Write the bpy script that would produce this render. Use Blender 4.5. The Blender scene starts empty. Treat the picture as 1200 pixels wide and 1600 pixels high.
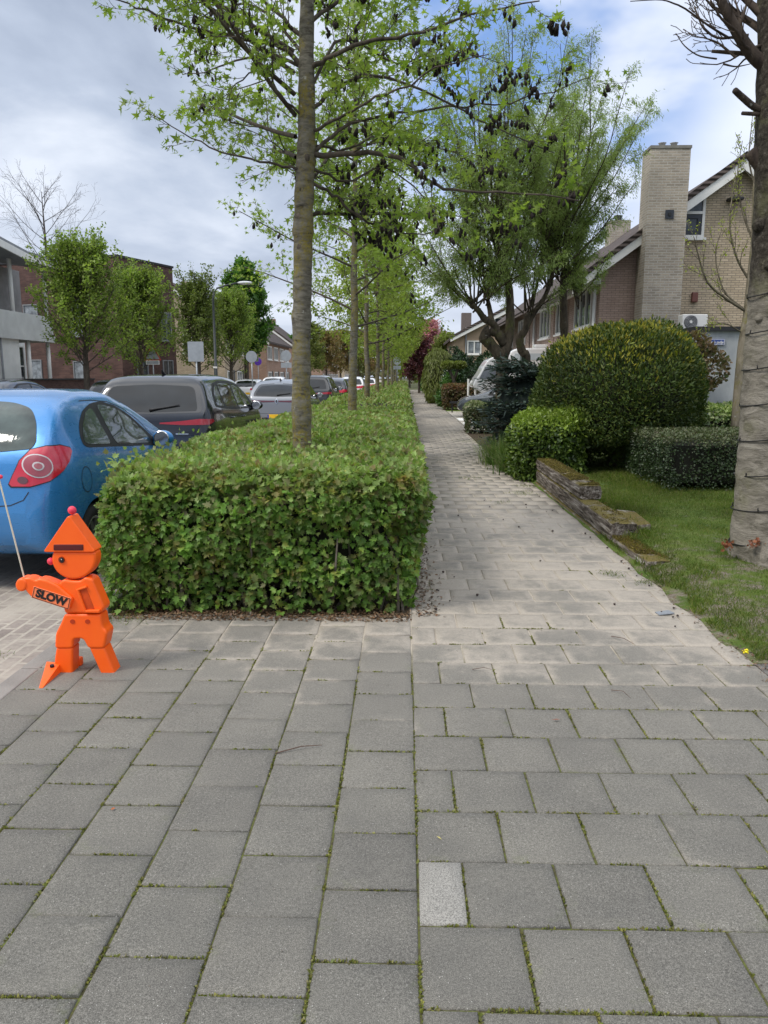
import bpy, bmesh, math, random
import numpy as np
from mathutils import Vector, Matrix, Euler
from mathutils.bvhtree import BVHTree
PI = math.pi
scene = bpy.context.scene
C = bpy.data.collections.new("place"); scene.collection.children.link(C)

# ------------------------------------------------------------------ camera
F = 1200.0
PITCH = math.radians(10.0); YAW = math.radians(1.504)
CAM = Vector((0, 0, 1.6))
ROT = Euler((math.radians(90) - PITCH, 0, YAW), 'XYZ').to_matrix()
def ray(px, py): return ROT @ Vector(((px - 600) / F, (800 - py) / F, -1.0))
def at(px, py, Y):
    d = ray(px, py); return CAM + d * (Y / d.y)
def ground(px, py, z=0.0):
    d = ray(px, py); return CAM + d * ((z - 1.6) / d.z)
cd = bpy.data.cameras.new("camera"); cam = bpy.data.objects.new("camera", cd); C.objects.link(cam)
cam.location = CAM; cam.rotation_euler = (math.radians(90) - PITCH, 0, YAW)
cd.sensor_fit = 'VERTICAL'; cd.sensor_height = 24; cd.lens = 18; cd.clip_end = 2000; cd.clip_start = 0.05
scene.camera = cam

# ------------------------------------------------------------------ objects
def tag(o, label=None, cat=None, group=None, kind=None):
    if label: o['label'] = label
    if cat: o['category'] = cat
    if group: o['group'] = group
    if kind: o['kind'] = kind
    return o
def empty(name, loc, label, cat, rz=0, group=None):
    o = bpy.data.objects.new(name, None); C.objects.link(o)
    o.location = loc; o.rotation_euler = (0, 0, rz); o.empty_display_size = .2
    return tag(o, label, cat, group)
def link_mesh(name, me, mats, parent=None):
    o = bpy.data.objects.new(name, me); C.objects.link(o)
    for m in (mats if isinstance(mats, (list, tuple)) else [mats]):
        me.materials.append(m)
    if parent is not None: o.parent = parent
    return o
def fast_mesh(name, verts, loops, counts, smooth=False, midx=None, attr=None):
    me = bpy.data.meshes.new(name)
    verts = np.asarray(verts, np.float32).reshape(-1, 3)
    loops = np.asarray(loops, np.int32).ravel(); counts = np.asarray(counts, np.int32).ravel()
    me.vertices.add(len(verts)); me.vertices.foreach_set('co', verts.ravel())
    me.loops.add(len(loops)); me.loops.foreach_set('vertex_index', loops)
    me.polygons.add(len(counts))
    st = np.zeros(len(counts), np.int32); st[1:] = np.cumsum(counts)[:-1]
    me.polygons.foreach_set('loop_start', st)
    try: me.polygons.foreach_set('loop_total', counts)
    except Exception: pass
    if midx is not None: me.polygons.foreach_set('material_index', np.asarray(midx, np.int32))
    me.update(calc_edges=True)
    if smooth: me.polygons.foreach_set('use_smooth', np.ones(len(counts), bool))
    if attr is not None:
        a = me.attributes.new('edge', 'FLOAT', 'POINT'); a.data.foreach_set('value', np.asarray(attr, np.float32))
    me.validate()
    return me
class MB:
    """collects plain shapes; build() links them as one mesh"""
    def __init__(s): s.v = []; s.f = []; s.m = []
    def add(s, verts, faces, mi=0):
        b = len(s.v); s.v += [tuple(v) for v in verts]
        s.f += [tuple(i + b for i in f) for f in faces]; s.m += [mi] * len(faces); return s
    def box(s, x0, x1, y0, y1, z0, z1, mi=0):
        return s.add([(x0,y0,z0),(x1,y0,z0),(x1,y1,z0),(x0,y1,z0),(x0,y0,z1),(x1,y0,z1),(x1,y1,z1),(x0,y1,z1)],
              [(0,3,2,1),(4,5,6,7),(0,1,5,4),(1,2,6,5),(2,3,7,6),(3,0,4,7)], mi)
    def bar(s, a, b, w, h=None, mi=0, up=(0,0,1)):
        a = Vector(a); b = Vector(b); h = h or w; d = (b - a).normalized()
        up = Vector(up)
        if abs(d.dot(up)) > .95: up = Vector((0, 1, 0))
        sd = d.cross(up).normalized() * w / 2; u2 = sd.normalized().cross(d).normalized() * h / 2
        vs = [p + i * sd + j * u2 for p in (a, b) for i, j in ((-1,-1),(1,-1),(1,1),(-1,1))]
        return s.add(vs, [(0,1,2,3),(7,6,5,4),(0,4,5,1),(1,5,6,2),(2,6,7,3),(3,7,4,0)], mi)
    def tube(s, pts, rad, n=8, mi=0, cap=True):
        pts = [Vector(p) for p in pts]
        if not isinstance(rad, (list, tuple)): rad = [rad] * len(pts)
        vs = []; fs = []; ref = Vector((0, 0, 1))
        for i, p in enumerate(pts):
            d = (pts[min(i+1, len(pts)-1)] - pts[max(i-1, 0)]).normalized()
            if abs(d.dot(ref)) > .9: r0 = Vector((1, 0, 0))
            else: r0 = ref
            a = d.cross(r0).normalized(); b = d.cross(a)
            for k in range(n):
                t = 2 * PI * k / n; vs.append(p + (a * math.cos(t) + b * math.sin(t)) * rad[i])
        for i in range(len(pts) - 1):
            for k in range(n):
                fs.append((i*n+k, i*n+(k+1) % n, (i+1)*n+(k+1) % n, (i+1)*n+k))
        if cap: fs.append(tuple(range(n-1, -1, -1))); fs.append(tuple((len(pts)-1)*n + k for k in range(n)))
        return s.add(vs, fs, mi)
    def prism(s, poly, a, b, mi=0, axis='y', caps=True):
        """poly = 2D list; extruded from a to b along axis"""
        def P(u, v, t): return (u, t, v) if axis == 'y' else ((t, u, v) if axis == 'x' else (u, v, t))
        n = len(poly)
        vs = [P(u, v, a) for u, v in poly] + [P(u, v, b) for u, v in poly]
        fs = [(i, (i+1) % n, n + (i+1) % n, n + i) for i in range(n)]
        if caps: fs += [tuple(range(n-1, -1, -1)), tuple(range(n, 2*n))]
        return s.add(vs, fs, mi)
    def sphere(s, c, r, nu=16, nv=10, mi=0, sc=(1,1,1)):
        c = Vector(c); vs = []; fs = []
        for j in range(nv + 1):
            t = PI * j / nv
            for i in range(nu):
                a = 2 * PI * i / nu
                vs.append(c + Vector((r*sc[0]*math.sin(t)*math.cos(a), r*sc[1]*math.sin(t)*math.sin(a), r*sc[2]*math.cos(t))))
        for j in range(nv):
            for i in range(nu):
                fs.append((j*nu+i, j*nu+(i+1) % nu, (j+1)*nu+(i+1) % nu, (j+1)*nu+i))
        return s.add(vs, fs, mi)
    def build(s, name, mats, parent=None, smooth=False, bevel=0, segs=2, fix=True):
        me = bpy.data.meshes.new(name)
        me.from_pydata(s.v, [], s.f)
        me.polygons.foreach_set('material_index', s.m)
        if fix:
            bm = bmesh.new(); bm.from_mesh(me); bmesh.ops.remove_doubles(bm, verts=bm.verts, dist=1e-6)
            bmesh.ops.recalc_face_normals(bm, faces=bm.faces); bm.to_mesh(me); bm.free()
        o = link_mesh(name, me, mats, parent)
        if smooth: me.polygons.foreach_set('use_smooth', [True] * len(me.polygons))
        if bevel:
            m = o.modifiers.new('bevel', 'BEVEL'); m.width = bevel; m.segments = segs; m.limit_method = 'ANGLE'; m.angle_limit = .6
            m.harden_normals = False
        me.update(); return o

# ------------------------------------------------------------------ materials
def lin(c):
    return tuple((x / 12.92 if x <= .04045 else ((x + .055) / 1.055) ** 2.4) for x in c)
class NT:
    def __init__(s, name):
        s.m = bpy.data.materials.new(name); s.m.use_nodes = True; s.t = s.m.node_tree
        s.b = s.t.nodes['Principled BSDF']; s.out = s.t.nodes['Material Output']
    def n(s, typ, **kw):
        n = s.t.nodes.new(typ)
        for k, v in kw.items():
            if hasattr(n, k) and k not in n.inputs.keys(): setattr(n, k, v)
            else: n.inputs[k].default_value = v
        return n
    def l(s, a, b): s.t.links.new(a, b)
    def pos(s, scale=(1,1,1), obj=True):
        if obj: c = s.n('ShaderNodeTexCoord').outputs['Object']
        else: c = s.n('ShaderNodeNewGeometry').outputs['Position']
        mp = s.n('ShaderNodeMapping'); mp.inputs['Scale'].default_value = scale; s.l(c, mp.inputs['Vector']); return mp.outputs['Vector']
    def noise(s, vec, scale, detail=4, rough=.55, dist=0):
        n = s.n('ShaderNodeTexNoise'); n.inputs['Scale'].default_value = scale; n.inputs['Detail'].default_value = detail
        n.inputs['Roughness'].default_value = rough; n.inputs['Distortion'].default_value = dist
        s.l(vec, n.inputs['Vector']); return n.outputs['Fac']
    def ramp(s, fac, stops, interp='LINEAR'):
        r = s.n('ShaderNodeValToRGB'); r.color_ramp.interpolation = interp
        e = r.color_ramp.elements
        while len(e) < len(stops): e.new(.5)
        for i, (p, c) in enumerate(stops):
            e[i].position = p; e[i].color = (*c, 1) if len(c) == 3 else c
        s.l(fac, r.inputs['Fac']); return r.outputs['Color']
    def mix(s, fac, a, b, mode='MIX'):
        m = s.n('ShaderNodeMix', data_type='RGBA', blend_type=mode)
        for i, x in ((0, fac), (6, a), (7, b)):
            if isinstance(x, (int, float)): m.inputs[i].default_value = x
            elif isinstance(x, tuple): m.inputs[i].default_value = (*x, 1) if len(x) == 3 else x
            else: s.l(x, m.inputs[i])
        return m.outputs[2]
    def math(s, op, a, b=0.0, clamp=False):
        m = s.n('ShaderNodeMath', operation=op); m.use_clamp = clamp
        for i, x in ((0, a), (1, b)):
            if isinstance(x, (int, float)): m.inputs[i].default_value = x
            else: s.l(x, m.inputs[i])
        return m.outputs[0]
    def step(s, x, lo, hi):
        m = s.n('ShaderNodeMapRange'); m.clamp = True; m.interpolation_type = 'SMOOTHSTEP'
        m.inputs['From Min'].default_value = lo; m.inputs['From Max'].default_value = hi
        s.l(x, m.inputs['Value']); return m.outputs['Result']
    def bump(s, h, strength=.3, dist=.01, prev=None):
        b = s.n('ShaderNodeBump'); b.inputs['Strength'].default_value = strength; b.inputs['Distance'].default_value = dist
        s.l(h, b.inputs['Height'])
        if prev is not None: s.l(prev, b.inputs['Normal'])
        return b.outputs['Normal']
    def fin(s, col=None, rough=None, normal=None, spec=None, metal=None):
        for k, v in (('Base Color', col), ('Roughness', rough), ('Normal', normal), ('Specular IOR Level', spec), ('Metallic', metal)):
            if v is None: continue
            if isinstance(v, (int, float)): s.b.inputs[k].default_value = v
            elif isinstance(v, tuple): s.b.inputs[k].default_value = (*v, 1)
            else: s.l(v, s.b.inputs[k])
        return s.m
def simple(name, c, rough=.6, var=.12, scale=8, bump=0, spec=.4, metal=0, bscale=60):
    t = NT(name); p = t.pos()
    n = t.noise(p, scale, 5)
    a = tuple(x * (1 - var) for x in c); b = tuple(min(1, x * (1 + var)) for x in c)
    nm = t.bump(t.noise(p, bscale, 4), bump, .01) if bump else None
    return t.fin(t.ramp(n, [(.3, a), (.7, b)]), rough, nm, spec, metal)
def leaf_mat(name, cols, trans=.35, clump=1.2, lo=.55, hi=1.25, gloss=.45, tint=None):
    """cols: list of base colours picked at random for each leaf; clumps vary slowly through the crown"""
    t = NT(name); g = t.n('ShaderNodeNewGeometry')
    k = len(cols)
    col = t.ramp(g.outputs['Random Per Island'], [(i / max(1, k - 1), c) for i, c in enumerate(cols)])
    n = t.noise(g.outputs['Position'], clump, 3)
    mul = t.ramp(n, [(.32, (lo,) * 3), (.68, (hi,) * 3)])
    col = t.mix(1.0, col, mul, 'MULTIPLY')
    if tint is not None:
        col = t.mix(t.step(t.noise(g.outputs['Position'], clump * 2.3, 3), .52, .68), col, t.mix(1.0, col, tint, 'MULTIPLY'))
    t.fin(col, gloss, None, .35)
    tr = t.n('ShaderNodeBsdfTranslucent'); t.l(t.mix(1.0, col, (1.25, 1.35, .7), 'MULTIPLY'), tr.inputs['Color'])
    mx = t.n('ShaderNodeMixShader'); mx.inputs[0].default_value = trans
    t.l(t.b.outputs[0], mx.inputs[1]); t.l(tr.outputs[0], mx.inputs[2]); t.l(mx.outputs[0], t.out.inputs['Surface'])
    return t.m
def brick_mat(name, c1, c2, mortar, bw=.22, rh=.065, scale=1.0, horizontal=False, msize=.008, bump=.5, var=.25, dirt=None):
    t = NT(name); g = t.n('ShaderNodeNewGeometry'); sp = t.n('ShaderNodeSeparateXYZ'); t.l(g.outputs['Position'], sp.inputs[0])
    cb = t.n('ShaderNodeCombineXYZ')
    if horizontal: t.l(sp.outputs[0], cb.inputs[1]); t.l(sp.outputs[1], cb.inputs[0])
    else:
        t.l(t.math('ADD', sp.outputs[0], sp.outputs[1]), cb.inputs[0]); t.l(sp.outputs[2], cb.inputs[1])
    b = t.n('ShaderNodeTexBrick'); b.inputs['Scale'].default_value = scale
    b.inputs['Brick Width'].default_value = bw; b.inputs['Row Height'].default_value = rh
    b.inputs['Mortar Size'].default_value = msize; b.inputs['Mortar Smooth'].default_value = .2; b.inputs['Bias'].default_value = 0
    b.inputs['Color1'].default_value = (*c1, 1); b.inputs['Color2'].default_value = (*c2, 1); b.inputs['Mortar'].default_value = (*mortar, 1)
    t.l(cb.outputs[0], b.inputs['Vector'])
    n = t.noise(g.outputs['Position'], 1.3, 6, .65)
    col = t.mix(1.0, b.outputs['Color'], t.ramp(n, [(.3, (1 - var,) * 3), (.7, (1 + var,) * 3)]), 'MULTIPLY')
    n2 = t.noise(g.outputs['Position'], 40, 3)
    col = t.mix(1.0, col, t.ramp(n2, [(.3, (.85,) * 3), (.7, (1.12,) * 3)]), 'MULTIPLY')
    if dirt is not None:
        col = t.mix(t.step(t.noise(g.outputs['Position'], dirt[1], 6, .7), dirt[2], dirt[3]), col, dirt[0])
    nm = t.bump(t.math('SUBTRACT', 1.0, b.outputs['Fac']), bump, .008)
    return t.fin(col, .85, nm, .25)

# ------------------------------------------------------------------ leaves
def half_pair(pts, fold):
    """pts = outline of one half from base to tip (x>=0); returns verts + two polygons folded along the midrib"""
    v = [(x, y, x * fold) for x, y in pts]; L = list(range(len(pts)))
    w = [(-x, y, x * fold) for x, y in pts[1:-1]]
    n = len(pts); v += w
    left = [0] + [n + i for i in range(len(w))] + [n - 1]
    return np.array(v, np.float32), [L[::1], left[::-1]]
T_MAPLE = half_pair([(0,-.1),(.03,.02),(.30,.0),(.22,.17),(.56,.30),(.30,.40),(.44,.66),(.17,.60),(.14,.80),(0,1)], .3)
T_STAR = half_pair([(0,0),(.12,.1),(.5,-.02),(.2,.28),(.62,.5),(.17,.46),(0,1)], .2)
T_LEAF = half_pair([(0,0),(.26,.32),(.2,.68),(0,1)], .4)
T_NARROW = half_pair([(0,0),(.11,.4),(0,1)], .3)
T_OVAL = half_pair([(0,0),(.3,.25),(.32,.6),(0,1)], .3)
T_BLADE = (np.array([(-.04,0,0),(.04,0,0),(.03,.55,.05),(0,1,.22),(-.03,.55,.05)], np.float32), [[0,1,2,3,4]])
T_SPRAY = (np.array([(0,0,0),(.16,.25,.02),(.1,.3,0),(.24,.55,.03),(.12,.6,0),(.16,.85,.02),(0,1.1,0),(-.14,.82,.02),(-.12,.6,0),(-.25,.5,.03),(-.1,.3,0),(-.17,.22,.02)], np.float32), [list(range(12))])
T_POD = (np.array([(.12,0,0),(-.06,0,.11),(-.06,0,-.11),(.34,.55,0),(-.17,.6,.29),(-.17,.5,-.29),(.14,1,0),(-.07,1,.13),(-.07,1,-.13)], np.float32),
         [[0,1,4,3],[1,2,5,4],[2,0,3,5],[3,4,7,6],[4,5,8,7],[5,3,6,8],[6,7,8],[2,1,0]])
def nrm(a): return a / np.maximum(np.linalg.norm(a, axis=1, keepdims=True), 1e-9)
def scatter(name, P, D, N, S, tmpl, mats, parent=None, smooth=False):
    """leaf i sits at P[i], points along D[i], faces N[i], has length S[i]"""
    tv, tf = tmpl
    P = np.asarray(P, np.float32); D = nrm(np.asarray(D, np.float32)); N = np.asarray(N, np.float32)
    N = nrm(N - D * (N * D).sum(1, keepdims=True)); X = np.cross(D, N)
    S = np.broadcast_to(np.asarray(S, np.float32), (len(P),))[:, None, None]
    V = P[:, None] + S * (tv[None, :, 0:1] * X[:, None] + tv[None, :, 1:2] * D[:, None] + tv[None, :, 2:3] * N[:, None])
    k = len(tv); n = len(P)
    fl = np.concatenate([np.array(f) for f in tf]); cnt = np.array([len(f) for f in tf])
    loops = (np.arange(n)[:, None] * k + fl[None]).ravel()
    me = fast_mesh(name, V.reshape(-1, 3), loops, np.tile(cnt, n), smooth)
    return link_mesh(name, me, mats, parent)
def sines(P, rng, scale, n=10):
    out = np.zeros(len(P))
    for i in range(n):
        k = rng.normal(size=3) * scale; out += np.sin(P @ k + rng.uniform(0, 6.28))
    return out / math.sqrt(n)
# ------------------------------------------------------------------ world, sun
SUN_EL, SUN_AZ = 50, 240          # high, behind the camera's left shoulder (azimuth clockwise from +Y)
w = bpy.data.worlds.new("World"); scene.world = w; w.use_nodes = True
wt = w.node_tree; wn = wt.nodes; bg = wn['Background']
class WT(NT):
    def __init__(s): s.t = wt
W = WT()
sky = wn.new('ShaderNodeTexSky'); sky.sky_type = 'NISHITA'; sky.sun_disc = False
sky.sun_elevation = math.radians(SUN_EL); sky.sun_rotation = math.radians(SUN_AZ)
sky.air_density = 1.0; sky.dust_density = 1.5
geo = W.n('ShaderNodeTexCoord').outputs['Generated']
sp = W.n('ShaderNodeSeparateXYZ'); W.l(geo, sp.inputs[0])
zz = W.math('ADD', W.math('MAXIMUM', sp.outputs[2], 0.0), .22)
cb = W.n('ShaderNodeCombineXYZ')
W.l(W.math('DIVIDE', sp.outputs[0], zz), cb.inputs[0]); W.l(W.math('DIVIDE', sp.outputs[1], zz), cb.inputs[1])
n1 = W.noise(cb.outputs[0], 1.25, 7, .52, .3)
n2 = W.noise(cb.outputs[0], .55, 4, .5)
shade = W.math('ADD', W.math('MULTIPLY', n1, .65), W.math('MULTIPLY', n2, .35))
K = 13.8                          # cloud radiance in the sky texture's own units (strength 0.1 below)
cl = W.ramp(shade, [(.37, (.24*K, .29*K, .39*K)), (.49, (.40*K, .46*K, .57*K)), (.59, (.62*K, .67*K, .76*K))])
# brighter cloud bank towards the upper right, brighter band low over the street
dv = ray(1000, 60).normalized()
dot = W.n('ShaderNodeVectorMath', operation='DOT_PRODUCT'); W.l(geo, dot.inputs[0]); dot.inputs[1].default_value = dv
cl = W.mix(W.math('MULTIPLY', W.step(dot.outputs['Value'], .91, .998), .62), cl, (.74*K, .80*K, .93*K))
low = W.step(sp.outputs[2], .20, .0)
cl = W.mix(W.math('MULTIPLY', low, .55), cl, (.60*K, .64*K, .72*K))
hi = W.math('ADD', 1.0, W.math('MULTIPLY', W.step(sp.outputs[2], .40, .85), 1.5))
cl = W.mix(1.0, cl, W.n('ShaderNodeCombineColor').outputs[0], 'MIX') if False else cl
vm = W.n('ShaderNodeVectorMath', operation='SCALE'); W.l(cl, vm.inputs[0]); W.l(hi, vm.inputs['Scale'])
# a gap of blue in the upper right
db = ray(835, 60).normalized()
dt2 = W.n('ShaderNodeVectorMath', operation='DOT_PRODUCT'); W.l(geo, dt2.inputs[0]); dt2.inputs[1].default_value = db
n3 = W.noise(cb.outputs[0], 1.7, 5, .5)
gap = W.math('MULTIPLY', W.step(dt2.outputs['Value'], .970, .994), W.step(n3, .40, .55), True)
blue = W.mix(.55, sky.outputs[0], (.21*K, .40*K, .86*K))
warm = W.mix(W.step(sp.outputs[2], .42, .8), vm.outputs[0], W.mix(1.0, vm.outputs[0], (1.07, 1.0, .90), 'MULTIPLY'))
W.l(W.mix(W.math('MULTIPLY', gap, .95), warm, blue), bg.inputs['Color'])
bg.inputs['Strength'].default_value = .1
sl = bpy.data.lights.new("sun", 'SUN'); so = bpy.data.objects.new("sun", sl); C.objects.link(so)
sl.energy = 2.4; sl.angle = math.radians(14); sl.color = (1, .95, .87)
a = math.radians(SUN_AZ); e = math.radians(SUN_EL)
sdir = Vector((math.sin(a) * math.cos(e), math.cos(a) * math.cos(e), math.sin(e)))
so.rotation_euler = sdir.to_track_quat('Z', 'Y').to_euler()
scene.view_settings.view_transform = 'Standard'; scene.view_settings.look = 'None'
scene.view_settings.exposure = 0; scene.view_settings.gamma = 1

# ------------------------------------------------------------------ ground sheets
def sheet(name, x0, x1, y0, y1, z, m, nx=1, ny=1):
    b = MB(); xs = np.linspace(x0, x1, nx + 1); ys = np.linspace(y0, y1, ny + 1)
    vs = [(x, y, z) for y in ys for x in xs]
    fs = [(j*(nx+1)+i, j*(nx+1)+i+1, (j+1)*(nx+1)+i+1, (j+1)*(nx+1)+i) for j in range(ny) for i in range(nx)]
    b.add(vs, fs); return tag(b.build(name, m, fix=False), kind='structure')
t = NT('soil'); p = t.pos(obj=False)
soil = t.fin(t.mix(t.step(t.noise(p, 3, 6, .7), .4, .6), (.075, .06, .042), t.ramp(t.noise(p, 30, 5, .7), [(.3, (.05, .075, .025)), (.7, (.10, .12, .05))])), .95, t.bump(t.noise(p, 60, 6, .7), .6, .02), .1)
sheet('ground', -300, 300, -60, 600, -.035, soil)
# brick-paved roadway and parking bays, sand in the joints
road_m = brick_mat('clinker_paving', (.21, .175, .155), (.28, .24, .21), (.36, .32, .27), .2, .1, horizontal=True, msize=.012, bump=.4, var=.2,
                   dirt=((.38, .335, .285), 1.6, .40, .66))
sheet('road', -9.4, -4.6, -10, 400, -.012, road_m)
sheet('parking_bay', -4.6, -2.13, -10, 400, -.008, road_m)
sheet('parking_lane_far', -11.9, -9.4, -10, 400, -.008, road_m)
grey_m = brick_mat('far_paving', (.26, .25, .24), (.31, .30, .28), (.2, .19, .17), .3, .3, horizontal=True, msize=.012)
sheet('far_pavement', -15.0, -11.9, -10, 400, .06, grey_m)
conc = simple('kerb_concrete', (.24, .22, .20), .9, .2, 3, .4)
kb = MB()
y = -6.0
while y < 140:
    kb.box(-2.13, -2.02, y + .004, y + .996, -.1, .004 if y < 4.8 else .05); y += 1.0
tag(kb.build('kerb', conc, bevel=.008), kind='structure')
kb = MB()
y = 4.0
while y < 140:
    kb.box(-12.0, -11.88, y + .004, y + .996, -.1, .1); y += 1.0
tag(kb.build('kerb', conc, bevel=.01), kind='structure')

# ------------------------------------------------------------------ concrete tiles, every tile real
rng = np.random.default_rng(5)
tv = []; tl = []; tc = []; ta = []; joint_lines = []
def tile(x0, x1, y0, y1, g=.0042, special=False):
    global tv
    gx = g + abs(rng.normal()) * .0015; gy = g + abs(rng.normal()) * .0015
    cx, cy = (x0 + x1) / 2, (y0 + y1) / 2; hx, hy = (x1 - x0) / 2 - gx / 1.6, (y1 - y0) / 2 - gy / 1.6
    rot = rng.normal() * .005; dz = rng.normal() * .0014; tx, ty = rng.normal(size=2) * .005
    cx += rng.normal() * .0012; cy += rng.normal() * .0012
    near = cy < 9
    rings = [(0, -.03, 1), (0, -.005, 1), (.004, 0, 1), (.05, .0004, 0)] if near else [(0, -.02, 1), (.003, 0, 1)]
    b = len(tv); c, s = math.cos(rot), math.sin(rot)
    for ins, z, at_ in rings:
        for sx, sy in ((-1,-1),(1,-1),(1,1),(-1,1)):
            lx, ly = sx * (hx - ins), sy * (hy - ins)
            tv.append((cx + lx*c - ly*s, cy + lx*s + ly*c, z + dz + tx*lx + ty*ly)); ta.append(at_ + (2 if special else 0))
    for r in range(len(rings) - 1):
        for k in range(4):
            tl.extend((b+r*4+k, b+r*4+(k+1) % 4, b+(r+1)*4+(k+1) % 4, b+(r+1)*4+k)); tc.append(4)
    r = len(rings) - 1; tl.extend((b+r*4, b+r*4+1, b+r*4+2, b+r*4+3)); tc.append(4)
    if cy < 6.5: joint_lines.append((x0, y0, x1, y0)); joint_lines.append((x0, y0, x0, y1))
X0 = .05; T = .3045
for c in range(7):                                   # columns beside the hedge end, joints running away from us
    x1 = X0 - c * .2975; x0 = x1 - .2975
    yy = 1.887 - 12 * T + (T / 2 if c % 2 else 0) + rng.normal() * .006
    lim = 5.02
    while yy < lim:
        y1 = min(yy + T, lim)
        if y1 - yy > .08: tile(x0, x1, yy, y1)
        yy += T
for r in range(-13, 330):                            # rows of the footpath, running bond
    y0 = 2.03 + r * T; y1 = y0 + T
    if y0 > 95: break
    xr = 1.985 if y0 > 3.75 else 4.4
    if 10.5 < y0 < 23.5: xr = 1.78 if y0 > 12 else 1.98
    x = X0; odd = r % 2 == 0
    if odd: tile(x, x + .15, y0, y1, special=(r == 0)); x += .15
    while x < xr - .1:
        xe = min(x + .3, xr); tile(x, xe, y0, y1); x += .3
me = fast_mesh('footpath_tiles', tv, tl, tc, attr=ta)
t = NT('concrete_tile'); g = t.n('ShaderNodeNewGeometry'); P_ = g.outputs['Position']
spz = t.n('ShaderNodeSeparateXYZ'); t.l(P_, spz.inputs[0])
base = t.ramp(g.outputs['Random Per Island'], [(0, (.126, .120, .108)), (.35, (.132, .126, .113)), (.7, (.137, .131, .117)), (.93, (.144, .137, .122)), (1, (.162, .152, .133))])
fine = t.noise(P_, 330, 2, .8); mid = t.noise(P_, 110, 4, .75)
col = t.mix(1.0, base, t.ramp(fine, [(.30, (.50,) * 3), (.5, (1.0,) * 3), (.68, (1.75,) * 3)]), 'MULTIPLY')
col = t.mix(1.0, col, t.ramp(mid, [(.3, (.70,) * 3), (.7, (1.30,) * 3)]), 'MULTIPLY')
vor = t.n('ShaderNodeTexVoronoi'); vor.inputs['Scale'].default_value = 70; t.l(P_, vor.inputs['Vector'])
speck = t.math('LESS_THAN', vor.outputs['Distance'], .085)
vc = t.n('ShaderNodeSeparateColor'); t.l(vor.outputs['Color'], vc.inputs[0])
speck = t.math('MULTIPLY', speck, t.math('GREATER_THAN', vc.outputs[0], .62))
col = t.mix(speck, col, (.5, .49, .46))
blot = t.noise(P_, 2.3, 5, .6)
col = t.mix(1.0, col, t.ramp(blot, [(.3, (.84, .84, .84)), (.7, (1.14, 1.13, 1.10))]), 'MULTIPLY')
col = t.mix(t.math('MULTIPLY', t.step(spz.outputs[1], 1.9, 5.2), .62), col, t.mix(1.0, (.235, .216, .188), t.ramp(mid, [(.3, (.72,) * 3), (.7, (1.25,) * 3)]), 'MULTIPLY'))
st_ = t.noise(P_, 9, 6, .75); col = t.mix(t.math('MULTIPLY', t.step(st_, .60, .74), .35), col, (.07, .068, .062))
# sand drifts: strongest where the path starts, along tile edges first
at_n = t.n('ShaderNodeAttribute', attribute_name='edge'); edge = t.math('MINIMUM', at_n.outputs['Fac'], 1.0)
yw = spz.outputs[1]
band = t.math('MULTIPLY', t.step(yw, 2.7, 5.0), t.math('SUBTRACT', 1.0, t.math('MULTIPLY', t.step(yw, 9.0, 15.0), .35)))
xw = t.step(spz.outputs[0], -1.9, .8)
band = t.math('MULTIPLY', band, t.math('ADD', t.math('MULTIPLY', xw, .42), .58))
sn = t.math('ADD', t.math('MULTIPLY', t.noise(P_, 1.4, 4, .6, .4), .6), t.math('MULTIPLY', t.noise(P_, 8.5, 8, .78, .3), .4))
sand = t.math('ADD', t.math('ADD', t.math('MULTIPLY', band, .66), t.math('MULTIPLY', edge, .22)), t.math('MULTIPLY', t.math('SUBTRACT', sn, .5), 2.4))
sandf = t.math('MULTIPLY', t.step(sand, .34, .86), .80)
sc_ = t.ramp(t.noise(P_, 90, 4, .7), [(.3, (.31, .272, .228)), (.7, (.44, .39, .33))])
col = t.mix(sandf, col, sc_)
green = t.math('MULTIPLY', t.step(t.noise(P_, 6, 6, .75), .55, .75), t.math('MULTIPLY', edge, .5))
col = t.mix(green, col, (.13, .15, .06))
# the one pale half tile
pale = t.math('GREATER_THAN', at_n.outputs['Fac'], 1.5)
col = t.mix(pale, col, t.ramp(t.noise(P_, 260, 3, .7), [(.35, (.11, .105, .095)), (.6, (.33, .315, .285))]))
nm = t.bump(fine, .5, .0012); nm = t.bump(mid, .3, .002, nm)
t.fin(col, .9, nm, .2)
tag(link_mesh('footpath_tiles', me, t.m), kind='structure')
# bed between the tiles: sand, soil and moss
t = NT('joint_bed'); g = t.n('ShaderNodeNewGeometry'); P_ = g.outputs['Position']; spz = t.n('ShaderNodeSeparateXYZ'); t.l(P_, spz.inputs[0])
c1 = t.ramp(t.noise(P_, 55, 5, .7), [(.3, (.035, .03, .022)), (.48, (.09, .085, .04)), (.6, (.10, .12, .03)), (.75, (.20, .18, .11))])
c2 = t.ramp(t.noise(P_, 70, 5, .7), [(.3, (.33, .29, .235)), (.7, (.47, .42, .35))])
f = t.math('ADD', t.math('MULTIPLY', t.step(spz.outputs[1], 3.2, 5.2), 1.1), t.math('SUBTRACT', t.noise(P_, 1.7, 5, .6), .5))
t.fin(t.mix(t.step(f, .3, .8), c1, c2), .95, t.bump(t.noise(P_, 300, 4), .6, .004), .1)
b = MB(); b.add([(-2.02, -6, -.007), (4.4, -6, -.007), (4.4, 3.7, -.007), (1.985, 3.7, -.007), (1.985, 95, -.007), (.03, 95, -.007), (.03, 5.0, -.007), (-2.02, 5.0, -.007)], [tuple(range(8))])
tag(b.build('joint_sand', t.m, fix=False), kind='structure')
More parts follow.
